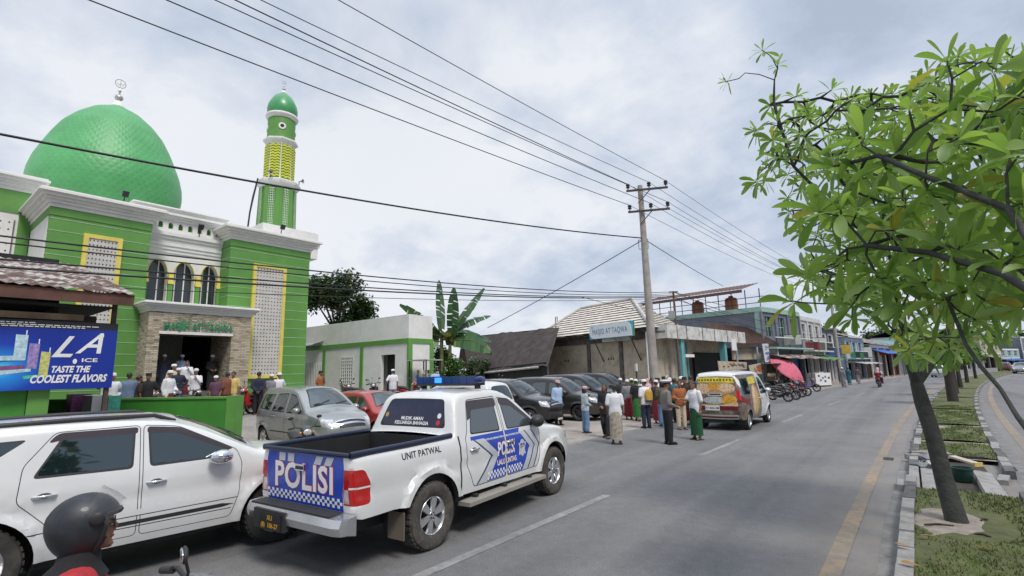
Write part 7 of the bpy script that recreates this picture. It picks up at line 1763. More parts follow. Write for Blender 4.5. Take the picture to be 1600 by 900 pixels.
# ------------------------------------------------------------------ trees and plants
def leaf_mat(key, c0, c1, rough=.45, trans=.3, gold=(.30, .26, .05)):
    mt, n, b = newmat(key); g = N(n, 'ShaderNodeNewGeometry'); r = g.outputs['Random Per Island']
    c = ramp(n, r, [(0.0, c0), (.86, c1), (.93, c1), (1.0, gold)])
    L(n, c, b.inputs['Base Color']); b.inputs['Roughness'].default_value = rough
    tr = N(n, 'ShaderNodeBsdfTranslucent'); L(n, mixc(n, 1.0, c, (1.5, 1.6, .8), 'MULTIPLY'), tr.inputs['Color'])
    ms = N(n, 'ShaderNodeMixShader'); ms.inputs[0].default_value = trans
    L(n, b.outputs[0], ms.inputs[1]); L(n, tr.outputs[0], ms.inputs[2]); L(n, ms.outputs[0], n.nodes['Material Output'].inputs[0])
    return mt
LEAF_A = leaf_mat('long_leaf', (.115, .205, .052), (.28, .40, .115), trans=.44); LEAF_B = leaf_mat('dark_leaf', (.018, .048, .018), (.05, .10, .028), trans=.15); LEAF_C = leaf_mat('bush_leaf', (.03, .085, .02), (.09, .18, .035)); BANANA = leaf_mat('banana_leaf', (.028, .085, .035), (.075, .16, .055), rough=.4, trans=.25)
BARK = M('grey_bark', (.045, .047, .043), rough=.9, var=.35, scale=7, bump=.8, bscale=25, dirt=.6, dirtc=(.045, .05, .035), det=8)
BARKD = M('dark_bark', (.045, .038, .032), rough=.9, var=.3, scale=7, bump=.6)
LW_T, LW_W = (0, .15, .35, .55, .72, .85, .94, 1.0), (.10, .26, .62, .92, 1.0, .86, .55, .06)
def leaf(vs, fs, p, d, up, Ln, wd, droop, seg=7):
    """one long spoon shaped leaf, folded along its rib and bending down"""
    p = Vector(p); d = Vector(d).normalized(); s_ = d.cross(up)
    s_ = s_.normalized() if s_.length > 1e-4 else Vector((1, 0, 0)); o = len(vs)
    cur = p.copy(); tw = random.uniform(-.35, .35); n_ = len(LW_T)-1
    for i in range(n_+1):
        t = LW_T[i]; w = wd*LW_W[i]
        nrm = s_.cross(d).normalized(); sd = (s_*math.cos(tw*t)+nrm*math.sin(tw*t))
        vs += [tuple(cur-sd*w+nrm*w*.25), tuple(cur), tuple(cur+sd*w+nrm*w*.25)]
        if i < n_:
            dt = LW_T[i+1]-t; cur = cur+d*(Ln*dt); d = (d+Vector((0, 0, -droop*dt))).normalized()
    for i in range(n_):
        a = o+i*3; fs += [(a, a+1, a+4, a+3), (a+1, a+2, a+5, a+4)]
def rosette(vs, fs, p, ax, n, Ln, open_=1.0):
    ax = Vector(ax).normalized(); a = ax.cross(Vector((.3, .2, 1))).normalized(); b = ax.cross(a); ph = random.uniform(0, 6)
    for i in range(n):
        f = (i+.5)/n; t = ph+i*2.399; el = 1.25-1.75*f*open_+random.uniform(-.15, .15)
        d = ax*math.sin(el)+(a*math.cos(t)+b*math.sin(t))*math.cos(el)
        l = Ln*random.uniform(.72, 1.1)*(.7+.3*min(1, f*2)); leaf(vs, fs, p-ax*.05*f, d, ax if abs(d.dot(ax)) < .95 else a, l, l*random.uniform(.095, .14), random.uniform(.35, .95)*(.5+f))
def grow(limbs, tips, rtip=.0062, k=2.45, kink=.05):
    """limbs: polylines that already exist; every tip is joined to the nearest node by a curved twig. returns [(points, radii)] and tip directions"""
    P = []; par = []; chains = []
    for ln in limbs:
        idx = []; start = 0
        if P:
            start = min(range(len(P)), key=lambda j: (P[j]-Vector(ln[0])).length)
            idx = [start]
        for q in ln[(1 if idx else 0):]:
            P.append(Vector(q)); par.append(idx[-1] if idx else -1); idx.append(len(P)-1)
        chains.append(idx)
    root = P[0]
    dirs = []; tipn = []
    for tp in sorted(tips, key=lambda q: (Vector(q)-P[-1]).length):
        tp = Vector(tp)
        j = min(range(3, len(P)), key=lambda i: (P[i]-tp).length+.25*max(0, P[i].z-tp.z)+(.2 if i in tipn else 0))
        a = P[j]; ln = (tp-a).length; n = max(2, int(ln/.16)); idx = [j]
        prev = (P[j]-P[par[j]]).normalized() if par[j] >= 0 else Vector((0, 0, 1))
        for i in range(1, n+1):
            t = i/n; q = a.lerp(tp, t)+prev*ln*.28*math.sin(PI*t)*(1-t)+Vector((random.uniform(-1, 1), random.uniform(-1, 1), random.uniform(-.6, 1)))*kink*math.sin(PI*t)
            P.append(q); par.append(idx[-1]); idx.append(len(P)-1)
        chains.append(idx); tipn.append(idx[-1]); d = (P[-1]-P[-2]).normalized(); dirs.append((P[-1], (d+Vector((0, 0, .7))).normalized()))
    acc = [0.0]*len(P); kids = [0]*len(P)
    for i in range(len(P)-1, -1, -1):
        if kids[i] == 0: acc[i] = rtip**k
        if par[i] >= 0: acc[par[i]] += acc[i]; kids[par[i]] += 1
    R = [a**(1/k) for a in acc]
    return [([P[i] for i in c], [min(R[i], R[c[1]]*1.15) if (n == 0 and len(c) > 1 and len(chains) and c is not chains[0]) else R[i] for n, i in enumerate(c)]) for c in chains], dirs
def plumeria(name, label, trunk, limbs, tips, Ln, nl, r_base, group=None, scale_trunk=1.0, base=None):
    base = Vector(trunk[0][0]); root = thing(name, label, 'tree', base, 0, group)
    ch, dirs = grow([[q for q, r in trunk]]+limbs, tips)
    m_ = MB(); q = [Vector(p) for p, r in trunk]
    m_.tube(BARK, q, [r for p, r in trunk], 14)
    W(m_, 'trunk', root, smooth=60)
    m_ = MB()
    for pts, rad in ch[1:]:
        if len(pts) > 1: m_.tube(BARK, pts, [min(max(r, .004), .019+r_base*.62*math.exp(-max(0, (p_-q[-1]).length-.02)/.55)) for p_, r in zip(pts, [max(r, .07*math.exp(-(p_-q[-1]).length/.5)) for p_, r in zip(pts, rad)])], 8)
    W(m_, 'branches', root, smooth=60)
    vs = []; fs = []
    for p, d in dirs: rosette(vs, fs, p, d, random.randint(*nl), Ln*random.uniform(.8, 1.15))
    m_ = MB(); m_.add(vs, fs, LEAF_A); W(m_, 'crown', root, smooth=60, recalc=False)
    return root
def shell_tips(n, c, r, lo=.55, zmin=-9, gap=.2):
    out = []
    for _ in range(n*30):
        if len(out) >= n: break
        u = Vector((random.gauss(0, 1), random.gauss(0, 1), random.gauss(0, 1))).normalized()*random.uniform(lo, 1)**.6
        p = Vector((c[0]+u.x*r[0], c[1]+u.y*r[1], c[2]+u.z*r[2]))
        if p.z < zmin or any((p-q).length < gap for q in out): continue
        out.append(p)
    return out
random.seed(21)
# main tree on the median
b0 = G(1495, 818, .11); fk = AY(1432, 598, 8.95)
T1 = [(b0-Vector((0, 0, .08)), .150), (b0+Vector((0, 0, .05)), .118), (b0.lerp(fk, .3), .098), (b0.lerp(fk, .6)+Vector((.015, 0, 0)), .094), (b0.lerp(fk, .85), .090), (fk, .074)]
S2 = lambda px, py, Y: AY(px, py, Y)
limbs = [[fk, S2(1415, 545, 8.8), S2(1405, 480, 8.6), S2(1390, 400, 8.3), S2(1370, 300, 8.0)], [fk, S2(1465, 560, 9.1), S2(1490, 490, 9.2), S2(1500, 400, 9.2), S2(1490, 280, 9.0)],
         [S2(1405, 480, 8.6), S2(1340, 440, 8.2), S2(1280, 420, 7.8)], [S2(1390, 400, 8.3), S2(1310, 330, 7.8), S2(1240, 260, 7.4)], [S2(1490, 490, 9.2), S2(1560, 440, 9.4), S2(1640, 400, 9.5)], [S2(1370, 300, 8.0), S2(1350, 230, 7.8), S2(1330, 190, 7.7)]]
CROWN = np.array([(1195, 215), (1255, 165), (1330, 150), (1400, 145), (1440, 100), (1500, 80), (1640, 80), (1660, 480), (1570, 520), (1545, 560), (1425, 565), (1390, 530), (1330, 505), (1255, 450), (1262, 400), (1222, 320), (1180, 280)], float)
def crown_tips(n, poly, ya, yb, gap):
    out = []
    for _ in range(n*60):
        if len(out) >= n: break
        q = np.array([[random.uniform(poly[:, 0].min(), poly[:, 0].max()), random.uniform(poly[:, 1].min(), poly[:, 1].max())]])
        if not inpoly(poly, q)[0]: continue
        p_ = S2(q[0, 0], q[0, 1], random.uniform(ya, yb))
        if any((p_-o).length < gap for o in out): continue
        out.append(p_)
    return out
tips = crown_tips(390, CROWN, 6.8, 9.9, .19)
OUT = [(1190, 78, 7.3), (1215, 100, 7.35), (1133, 128, 7.2), (1205, 165, 7.5), (1245, 150, 7.6), (1180, 205, 7.2), (1215, 190, 7.4), (1300, 140, 7.8), (1265, 180, 7.6), (1180, 285, 7.0), (1200, 262, 7.2), (1330, 150, 8.0), (1380, 150, 8.2), (1232, 330, 7.0), (1255, 365, 7.2)]
tips += [S2(*o) for o in OUT]
limbs.append([S2(1240, 260, 7.4), S2(1222, 205, 7.4), S2(1209, 160, 7.35), S2(1210, 125, 7.3)])
plumeria('median_tree', 'slanting dark trunk of the broad leaved tree on the bare soil patch of the median', T1, limbs, tips, .235, (9, 13), .13)
# the next tree of the row, whose trunk stands just right of the view
random.seed(5)
T2 = [((.72, 3.0, .1), .13), ((.70, 3.0, .5), .11), ((.66, 3.05, 1.0), .10), ((.60, 3.3, 1.35), .09)]
lim2 = [[(.60, 3.3, 1.35), (.50, 3.75, 1.62), (.44, 4.0, 1.78), (.405, 4.15, 1.93), (.345, 4.25, 2.06), (.30, 4.35, 2.2), (.26, 4.5, 2.5)], [(.66, 3.05, 1.0), (.75, 3.2, 1.7), (.72, 3.5, 2.2), (.62, 3.9, 2.7), (.58, 4.15, 3.0)], [(.72, 3.5, 2.2), (.5, 4.1, 2.6), (.2, 4.5, 2.85), (-.15, 4.7, 3.0)], [(.62, 3.9, 2.7), (.9, 4.3, 3.0), (1.1, 4.6, 3.3)], [(.58, 4.15, 3.0), (.25, 4.5, 3.4), (0.0, 4.7, 3.7)]]
BIG = [(1480, 95, 4.6), (1560, 110, 4.5), (1610, 150, 4.4), (1420, 170, 4.7), (1500, 215, 4.4), (1580, 240, 4.3), (1350, 215, 4.8), (1300, 260, 4.9), (1385, 265, 4.7), (1450, 300, 4.5), (1540, 320, 4.3), (1610, 320, 4.2), (1280, 330, 4.9), (1340, 330, 4.8), (1400, 360, 4.6), (1500, 390, 4.4), (1585, 400, 4.3), (1235, 470, 4.8), (1260, 430, 5.0), (1310, 400, 4.9), (1370, 430, 4.7), (1440, 440, 4.5), (1330, 480, 4.7), (1410, 480, 4.6), (1470, 470, 4.5), (1540, 470, 4.4), (1600, 480, 4.3), (1525, 500, 4.6), (1640, 230, 4.2), (1640, 420, 4.2), (1660, 80, 4.4), (1555, 175, 4.6)]
plumeria('median_tree', 'near tree with big leaves whose knotted branch reaches in from the right edge', T2, lim2, [S2(*o) for o in BIG]+crown_tips(52, np.array([(1300, 300), (1420, 190), (1480, 120), (1640, 100), (1660, 460), (1460, 470), (1340, 440)], float), 4.6, 6.0, .25), .33, (9, 13), .06)
# ordinary leafy trees: trunk, limbs and a crown of many small leaf cards
def leafy(name, label, base, h, rx, rz, n, ls, mat, group=None, trunk_r=.15, lean=(0, 0), seed=1, lobes=9, link=True):
    rnd = random.Random(seed); root = thing(name, label, 'tree', base, rnd.uniform(0, 6), group)
    m_ = MB(); zt = h-rz*1.1
    m_.tube(BARKD, [(0, 0, -.1), (.02, 0, zt*.5), (lean[0], lean[1], zt)], [trunk_r*1.2, trunk_r, trunk_r*.8], 10)
    L_ = []
    for i in range(lobes):
        a = i*2.4+rnd.uniform(-.4, .4); f = rnd.uniform(.25, .8); zz_ = zt+rz*rnd.uniform(-.35, .95)
        c = Vector((lean[0]+rx*f*math.cos(a), lean[1]+rx*f*math.sin(a), zz_)); L_.append((c, rx*rnd.uniform(.32, .55), rz*rnd.uniform(.3, .5)))
        m_.tube(BARKD, [(lean[0], lean[1], zt*.85), Vector((lean[0], lean[1], zt)).lerp(c, .6)+Vector((0, 0, -.2)), c], [trunk_r*.6, trunk_r*.35, .03], 6)
    m_.build('trunk', root, smooth=50)
    vs = []; fs = []
    for k in range(n):
        c, r, q = L_[rnd.randrange(lobes)]
        u = Vector((rnd.gauss(0, 1), rnd.gauss(0, 1), rnd.gauss(0, 1))).normalized()*rnd.uniform(.3, 1.08)
        p = c+Vector((u.x*r, u.y*r, u.z*q)); d = Vector((rnd.gauss(0, 1), rnd.gauss(0, 1), rnd.gauss(-.25, .6))).normalized(); s_ = d.cross(Vector((rnd.gauss(0, .4), rnd.gauss(0, .4), 1))).normalized()
        l = ls*rnd.uniform(.6, 1.3); o = len(vs)
        vs += [p-s_*l*.1, p+d*l*.5-s_*l*.30, p+d*l, p+d*l*.5+s_*l*.30]; fs.append((o, o+1, o+2, o+3))
    m_ = MB(); m_.add(vs, fs, mat); m_.build('crown', root, smooth=0, recalc=False)
    return root
g_ = AD(525, 560, 48); leafy('leafy_tree', 'dark leafy tree rising behind the white annex beside the mosque', (g_.x, g_.y, 0), 11.6, 3.8, 4.2, 13000, .40, LEAF_B, seed=4, trunk_r=.22)
for i, (px_, py_, d_, h, r, lb) in enumerate(((704, 575, 30.5, 2.9, 1.25, 'round green bush under the banana plant'), (740, 560, 41, 3.0, 1.3, 'darker bush between the banana plant and the long dark roof'), (688, 560, 33, 3.6, 1.0, 'tall thin bush directly behind the annex corner'))):
    g_ = AD(px_, py_, d_); leafy('bush', lb, (g_.x, g_.y, 0), h, r, h*.45, 2600, .20, LEAF_C if i != 1 else LEAF_B, seed=20+i, trunk_r=.05, group='bushes behind the annex')
# banana plant
g_ = AD(690, 560, 31.5); bn = thing('banana_plant', 'tall banana plant with broad torn leaves behind the white annex', 'plant', (g_.x, g_.y, 0))
BST = M('banana_stem', (.12, .13, .05), rough=.6, var=.3, scale=4)
for dx, hh in ((0, 4.6), (.5, 3.8)): MB().tube(BST, [(dx, dx*.3, 0), (dx*1.1, dx*.3, hh*.5), (dx*1.2, dx*.3, hh)], [.17, .14, .10], 10).build('stem', bn, smooth=60)
rnd = random.Random(9)
def blade(p, az, el, Ln, w, droop, seed):
    rn = random.Random(seed); m_ = MB(); p = Vector(p); d = Vector((math.cos(az)*math.cos(el), math.sin(az)*math.cos(el), math.sin(el))); n = 16; tw = rn.uniform(.45, 1.1)*rn.choice((-1, 1)); h_ = Vector((-math.sin(az), math.cos(az), 0)); sd = h_*math.cos(tw)+d.cross(h_)*math.sin(tw); mid = [p.copy()]
    for i in range(n): p = p+d*(Ln/n); d = (d+Vector((0, 0, -droop/n))).normalized(); mid.append(p.copy())
    m_.tube(BST, mid, [.045*(1-i/(n+1))+.006 for i in range(n+1)], 6)
    for s_ in (-1, 1):
        i = 1
        while i < n:
            j = min(n, i+rn.choice((1, 2, 2, 3))); gap = rn.uniform(.0, .10) if rn.random() < .7 else .3
            ed = []
            for q in (i, j-gap):
                a = int(q); b_ = min(n, a+1); c = mid[a].lerp(mid[b_], q-a); t = q/n; ww = w*math.sin(PI*min(1, .08+t*.9))**.6
                ed.append((c, c+sd*s_*ww+Vector((0, 0, -.12*ww+rn.uniform(-.05, .05)))))
            m_.add([ed[0][0], ed[0][1], ed[1][1], ed[1][0]], [(0, 1, 2, 3)], BANANA); i = j
    m_.build('leaf', bn, smooth=50, recalc=False)
RA = R_(38)
for az, el, Ln, w, dr, z, dx in ((RA, .62, 3.3, .44, .55, 4.0, 0), (RA+PI, .80, 3.3, .44, .35, 4.0, 0), (RA+PI, .42, 3.2, .44, .75, 3.9, 0), (RA+PI*.62, 1.4, 3.6, .44, .1, 4.1, 0), (RA+.3, .35, 3.2, .44, .95, 4.0, 0), (RA, .15, 3.3, .46, .95, 3.8, 0), (RA+PI+.3, .2, 2.6, .42, .9, 3.7, 0), (RA-1.3, 1.3, 3.2, .42, .25, 3.8, .6), (RA+2.5, .6, 2.8, .42, .9, 3.7, .6), (RA-.5, .2, 2.9, .44, 1.0, 3.7, .6), (RA+.1, 1.0, 3.4, .42, .2, 4.2, .6)):
    blade((dx*1.2, dx*.3, z+.3), az, el, Ln*1.05, w*1.5, dr, int(az*100+el*37))
# trees farther along the median and at the end of the street
for i, (y, h, r, lb) in enumerate(((33.0, 3.6, 1.0, 'second tree along the median, with a thick dark trunk behind the slanting one'), (41, 3.6, 1.1, 'third tree along the median'), (50, 3.6, 1.2, 'fourth tree along the median'), (61, 3.8, 1.2, 'fifth tree along the median'), (74, 3.8, 1.2, 'sixth tree along the median, farthest one'))):
    leafy('median_tree', lb, (.35+.006*y+curve(y), y, .1), h, r, 1.1, 1500, .24, LEAF_C, group='trees along the median', seed=40+i, trunk_r=.13 if i else .19)
FARL = [(CW(146, -24), 9), (CW(158, -26), 10), (CW(170, -23), 11), (CW(182, -25), 9), (CW(196, 16), 10), (CW(190, -24), 10), (CW(205, -25), 11), (CW(178, 20), 9), (CW(160, 26), 9), (CW(222, -24), 12), (CW(118, -24), 9), (CW(240, -14), 12)]
pr = leafy('far_tree', 'dark green tree in the row that closes the end of the street', (*FARL[0][0], 0), 9, 4.2, 3.0, 2200, .8, LEAF_B, group='trees at the end of the street', seed=77, trunk_r=.3)
for i, (xy, h) in enumerate(FARL[1:]):
    c = copy_tree(pr); c.location = (*xy, 0); c.rotation_euler.z = i*1.3; c.scale = (h/9,)*3

# across the road, behind the camera: the row the car windows mirror
for i, (x, y, k) in enumerate(((13, -2, .75), (15, 7, .62), (14, 14, .8), (16, -11, .9), (18, 22, .8))):
    c = copy_tree(pr); c.location = (x, y, 0); c.rotation_euler.z = 1.9*i; c.scale = (k*1.15, k*1.15, k*1.5); c['label'] = ['roadside tree across the right carriageway, nearest one', 'roadside tree across the right carriageway, low one', 'roadside tree across the right carriageway, third', 'roadside tree across the right carriageway, behind', 'roadside tree across the right carriageway, farther on'][i]; c['group'] = 'trees across the right carriageway'
# ------------------------------------------------------------------ poles and wires
PCON = M('pole_concrete', (.36, .33, .30), rough=.9, var=.2, scale=2, dirt=.5, dirtc=(.2, .15, .12), bump=.3); STEELR = M('rusty_pole_steel', (.13, .075, .055), rough=.8, var=.3, scale=6); CABLE = M('black_cable', (.012, .012, .013), rough=.5, var=0); CABLET = M('grey_wire', (.05, .055, .065), rough=.5, var=0); INSU = M('brown_porcelain', (.05, .035, .03), rough=.25, var=.1)
PTOP = AX(1000, 293, -10.6); PY = PTOP.y
pb = Vector((AX(1024, 592, -10.6).x+.1, AX(1024, 592, -10.6).y, 0)); pb = Vector((-10.45, AX(1026, 640, -10.45).y, 0))
pole = thing('utility_pole', 'tall concrete electricity pole with two insulator crossarms behind the crowd', 'utility pole', pb)
ax0 = PTOP
m_ = MB(); m_.tube(PCON, [pb, pb.lerp(ax0, .5), ax0+Vector((0, 0, .1))], [.25, .20, .135], 14); W(m_, 'pole_shaft', pole, smooth=50)
ATT = []
for (l, r_), nm in ((((984, 301), (1038, 284)), 'upper'), (((988, 333), (1038, 319)), 'lower')):
    a, b_ = AX(*l, -10.6), AX(*r_, -10.6); d = b_-a; D_ = math.hypot(d.y, d.z)
    c = PV(996 if nm == 'upper' else 999, 297 if nm == 'upper' else 330, PTOP, Vector((1, 0, 0)))
    # arms lie across the view; keep them level
    e = Vector((.9, .43, 0)).normalized()
    pa, pb2 = c-e*.55, c+e*1.55
    m_ = MB(); m_.obox(M('arm_steel', (.06, .05, .048), rough=.7, var=.3), (pa+pb2)/2, (2.2, .10, .10), math.atan2(e.y, e.x)); m_.tube(STEELR, [c+e*.7, c-Vector((0, 0, .75))], .03, 6); W(m_, 'crossarm', pole, smooth=0)
    for f in (-.5, .62, 1.5):
        q = c+e*f+Vector((0, 0, .05)); m_ = MB(); m_.lathe(INSU, [(.03, 0), (.03, .10), (.10, .12), (.11, .17), (.07, .2), (.10, .24), (.11, .30), (.05, .36), (.001, .38)], q, 12); W(m_, 'insulator', pole, smooth=40); ATT.append(q+Vector((0, 0, .34)))
cl = PV(1004, 372, PTOP, Vector((1, 0, 0)))
m_ = MB(); m_.tube(STEELR, [cl+Vector((-.2, -.1, -.1)), cl+Vector((.25, .1, -.1)), cl+Vector((.25, .1, -.6)), cl+Vector((-.2, -.1, -.6)), cl+Vector((-.2, -.1, -.1))], .02, 5); W(m_, 'cable_bracket', pole, smooth=0)
tp = AX(1052, 455, -11.9); tel = thing('steel_pole', 'thin rusty steel cable pole in front of the turquoise columns', 'utility pole', (tp.x, tp.y, 0))
m_ = MB(); m_.tube(STEELR, [(tp.x, tp.y, 0), (tp.x, tp.y, tp.z)], [.09, .07], 10); m_.tube(STEELR, [tp+Vector((-.25, -.15, -.05)), tp+Vector((.25, .15, -.05))], .05, 6); W(m_, 'pole_shaft', tel, smooth=50)
m_ = MB(); m_.obox(M('junction_box_grey', (.3, .3, .3)), tp+Vector((-.15, -.2, -1.6)), (.4, .25, .5), .5); W(m_, 'junction_box', tel, smooth=0)
def wire(label, A, B, sag, r, mt=CABLE, group='power lines on the big pole', name='power_line', n=28, cat='wire'):
    A, B = Vector(A), Vector(B); pts = [A.lerp(B, i/n)-Vector((0, 0, sag*4*(i/n)*(1-i/n))) for i in range(n+1)]
    root = MB(); root.tube(mt, pts, r, 6); return tag(root.build(name, smooth=60), label, cat, group)
def past(A, P, k): return Vector(A)+(Vector(P)-Vector(A))*k
# lines to the next pole up the street to the left of the camera, through the top edge of the view
for A, (px_, py_), r, lb in ((ATT[2], (535, 0), .013, 'highest thin wire running from the pole top to the upper edge'), (ATT[1], (415, 0), .013, 'second wire from the top between pole and upper edge'), (ATT[0], (375, 0), .018, 'thick third wire from the upper crossarm to the upper edge'), (ATT[5], (345, 0), .013, 'fourth wire, close under the thick third one'), (ATT[4], (270, 0), .015, 'fifth wire from the lower crossarm to the upper edge'), (ATT[3], (150, 0), .016, 'lowest of the wires between lower crossarm and upper edge')):
    Bz = A.z-.2; B = G(px_, py_, Bz); wire(lb, A, past(A, B, 1.25), .10, r)
# onward to the far pole
NP = Vector((-10.2+curve(68), 68, 0))
fp = thing('utility_pole', 'far concrete electricity pole farther up the street behind the leaves', 'utility pole', NP)
MB().tube(PCON, [(0, 0, 0), (0, 0, 11.2)], [.22, .12], 10).build('pole_shaft', fp, smooth=50); MB().obox(STEELR, (.3, 0, 11.0), (2.2, .1, .1)).build('crossarm', fp, smooth=0)
for i, A in enumerate(ATT): wire(['far stretch of the left upper wire beyond the pole', 'far stretch of the middle upper wire beyond the pole', 'far stretch of the right upper wire beyond the pole', 'far stretch of the left lower wire beyond the pole', 'far stretch of the middle lower wire beyond the pole', 'far stretch of the right lower wire beyond the pole'][i], A, NP+Vector((-.6+.7*(i % 3), 0, 11.2-.9*(i//3))), .5, .012, CABLET, 'far power lines beyond the pole')
# the heavy cable low across the sky and side cables
wire('thick black cable sagging across the dome and minaret to the big pole', cl, past(cl, G(0, 203, 7.6), 1.08), .35, .030, CABLE, 'cables tied to the middle of the pole', 'cable', cat='cable')
wire('thin cable slanting down left from the pole toward the dark roof', cl+Vector((0, 0, -.1)), AD(762, 512, 37), .1, .022, CABLE, 'cables tied to the middle of the pole', 'cable', cat='cable')
wire('cable slanting down right from the pole to the roof shelter', cl, AD(1130, 447, 52), .1, .022, CABLE, 'cables tied to the middle of the pole', 'cable', cat='cable')
tz = tp+Vector((0, 0, -.05))
for i, ((px_, py_), z, sg_, r, lb) in enumerate((((0, 362), 5.0, .45, .020, 'top cable of the low bundle crossing the mosque front'), ((0, 371), 4.9, .5, .016, 'second cable of the low bundle, just under the top one'), ((0, 398), 4.6, .42, .020, 'third cable of the low bundle across the yellow lattice frames'), ((0, 411), 4.5, .36, .026, 'thick cable of the low bundle crossing above the tin roof'), ((0, 436), 4.3, .32, .012, 'lowest thin cable of the bundle just above the tin roof'))):
    B = G(px_, py_, z); wire(lb, tz+Vector((0, 0, -.10*i)), past(tz, B, 1.05), sg_, r, CABLE, 'telephone cables between the thin pole and the left edge', 'cable', cat='cable')
for (a, b_), lb in (((AD(905, 463, 33), AD(1150, 505, 44)), 'loose cable drooping over the pale tiled roof'), ((tz, AD(1215, 505, 47)), 'cable from the thin pole along the grey wall, upper'), ((tz-Vector((0, 0, .3)), AD(1215, 520, 47)), 'cable from the thin pole along the grey wall, lower'), ((tz, AD(1330, 520, 80)), 'cable running on along the shop fronts, upper'), ((tz-Vector((0, 0, .5)), AD(1330, 535, 80)), 'cable running on along the shop fronts, lower')):
    wire(lb, a, b_, .35, .018, CABLE, 'loose cables over the shops', 'cable', cat='cable')
# ------------------------------------------------------------------ motorbikes, carts, litter, the rider
BK_BLACK = paint('black_bike_paint', (.014, .014, .016)); BK_RED = paint('red_bike_paint', (.38, .02, .02)); BK_WHITE = paint('white_bike_paint', (.6, .6, .6)); BK_BLUE = paint('blue_bike_paint', (.03, .07, .28)); BK_GREY = paint('grey_bike_paint', (.12, .12, .13))
G1 = 'motorcycles parked at the road edge before the shops'; G2 = 'motorcycles parked in front of the mosque'
b = at(1213, 628); first = motorcycle('black motorcycle nearest the front of the food van', b, 20, BK_BLACK, G1)
for px_, py_, c_, rz, lb in ((1226, 625, BK_BLACK, 24, 'black motorcycle with an orange front hub, second from the food van'), (1236, 621, BK_GREY, 18, 'grey motorcycle, third from the food van'), (1245, 619, BK_RED, 22, 'red motorcycle under the edge of the pink parasol'), (1205, 616, BK_BLACK, 30, 'black motorcycle behind the first row, under the white banner'), (1262, 612, BK_BLUE, 15, 'dark blue motorcycle right of the pink parasol')):
    recolor(first, c_, lb, at(px_, py_), rz, G1)
cols = [BK_BLACK, BK_RED, BK_WHITE, BK_GREY, BK_BLACK, BK_BLUE]
names = ['black', 'red', 'white', 'grey', 'black', 'blue']
spots = [(182, 'below the old man in the white robe'), (200, 'between white robe and grey blue shirt'), (222, 'under the stone porch corner'), (240, 'beside the man in the black cap'), (262, 'at the foot of the steps, left'), (280, 'at the foot of the steps, middle'), (300, 'at the foot of the steps, right'), (322, 'right of the long white shirt'), (345, 'by the boy in the white cap'), (368, 'under the man in yellow')]
for i, (px_, w_) in enumerate(spots):
    p = AX(px_, 612, -21.2+.3*(i % 2)); recolor(first, cols[i % 6], '%s motorcycle %s in the mosque yard' % (names[i % 6], w_), (p.x, p.y, YARD), 15+25*((i*7) % 5)-40, G2)
for i, (px_, X, w_) in enumerate(((395, -20.4, 'under the tall lattice, left'), (415, -20.5, 'under the tall lattice, right'), (523, -20.4, 'before the grey shutter of the annex'), (545, -20.2, 'below the annex vent lattice'), (571, -20.0, 'left of the annex doorway'), (588, -19.8, 'at the annex doorway'), (641, -19.0, 'just left of the annex corner post'), (655, -18.8, 'under the small stall roof'), (735, -19.2, 'behind the white estate car, left'), (775, -18.8, 'behind the white estate car, right'))):
    p = AX(px_, 605, X); recolor(first, cols[(i+1) % 6], '%s motorcycle parked %s' % (names[(i+1) % 6], w_), (p.x, p.y, YARD), 20*((i*3) % 7)-60, G2)
# police motorcycle between the pickup and the silver car
p = G(497, 672, .95); motorcycle('black motorcycle standing upright between the pickup bed and the silver car', (p.x-.45, p.y-.1, 0), -14, BK_BLACK, None, lean=.02)
# distant rider with a passenger
p = at(1375, 605); fb_ = recolor(first, BK_RED, 'dark red motorcycle ridden by two people far along the road', p, 86, 'ridden motorcycles'); fb_.rotation_euler.x = 0
person('far rider in white shirt and light helmet on the moving motorcycle', (p[0]+.0, p[1]+.1, .76), 86, 1.66, top=WHITE_C, bottom=('trousers', NAVY_C), arms=('bars', 'bars'), stance='sit', hat='helmet', extra=PINK_C, group='people riding far along the road', lod=.03)
person('far passenger in maroon clothes behind the rider in white', (p[0]-.02, p[1]-.42, .80), 86, 1.60, top=MAROON, sleeve='long', bottom=('trousers', NAVY_C), arms=('lap', 'lap'), stance='sit', hat='hijab', extra=PINK_C, group='people riding far along the road', female=True, lod=.03)
# pink parasol, food cart and boards
u = AX(1233, 610, -8.4); pa = thing('parasol', 'tilted pink market parasol over the food cart', 'parasol', (u.x, u.y, 0))
PK_ = M('pink_parasol_cloth', (.58, .13, .19), rough=.8, var=.1)
hub = AX(1229, 577, -8.4)-pa.location
m_ = MB(); k = 8; Rr = 1.55; tq = Matrix.Rotation(.50, 3, Vector((-cR.y, cR.x, 0)).normalized()) @ Matrix.Rotation(.55, 3, Vector((cR.x, cR.y, 0)).normalized())
rows = []
for f in (0, .35, .7, 1.0):
    rows.append([hub+tq @ Vector((Rr*f*math.cos(t)*(1-.04*(i % 2)*f), Rr*f*math.sin(t)*(1-.04*(i % 2)*f), .75*(1-f**1.7))) for i, t in enumerate(np.linspace(0, 2*PI, 2*k+1))])
rows.append([q+Vector((0, 0, -.14)) for q in rows[-1]])
m_.sheet(PK_, rows); m_.build('canopy', pa, smooth=20, merge=.0005)
m_ = MB(); m_.tube(WHITEW, [(.3, .2, 0), hub+Vector((0, 0, .6))], .035, 8)
for t in np.linspace(0, 2*PI, 9)[:-1]: m_.tube(BLACKP, [hub+tq @ Vector((0, 0, .7)), hub+tq @ Vector((Rr*.98*math.cos(t), Rr*.98*math.sin(t), .02))], .015, 4)
m_.build('frame', pa, smooth=40)
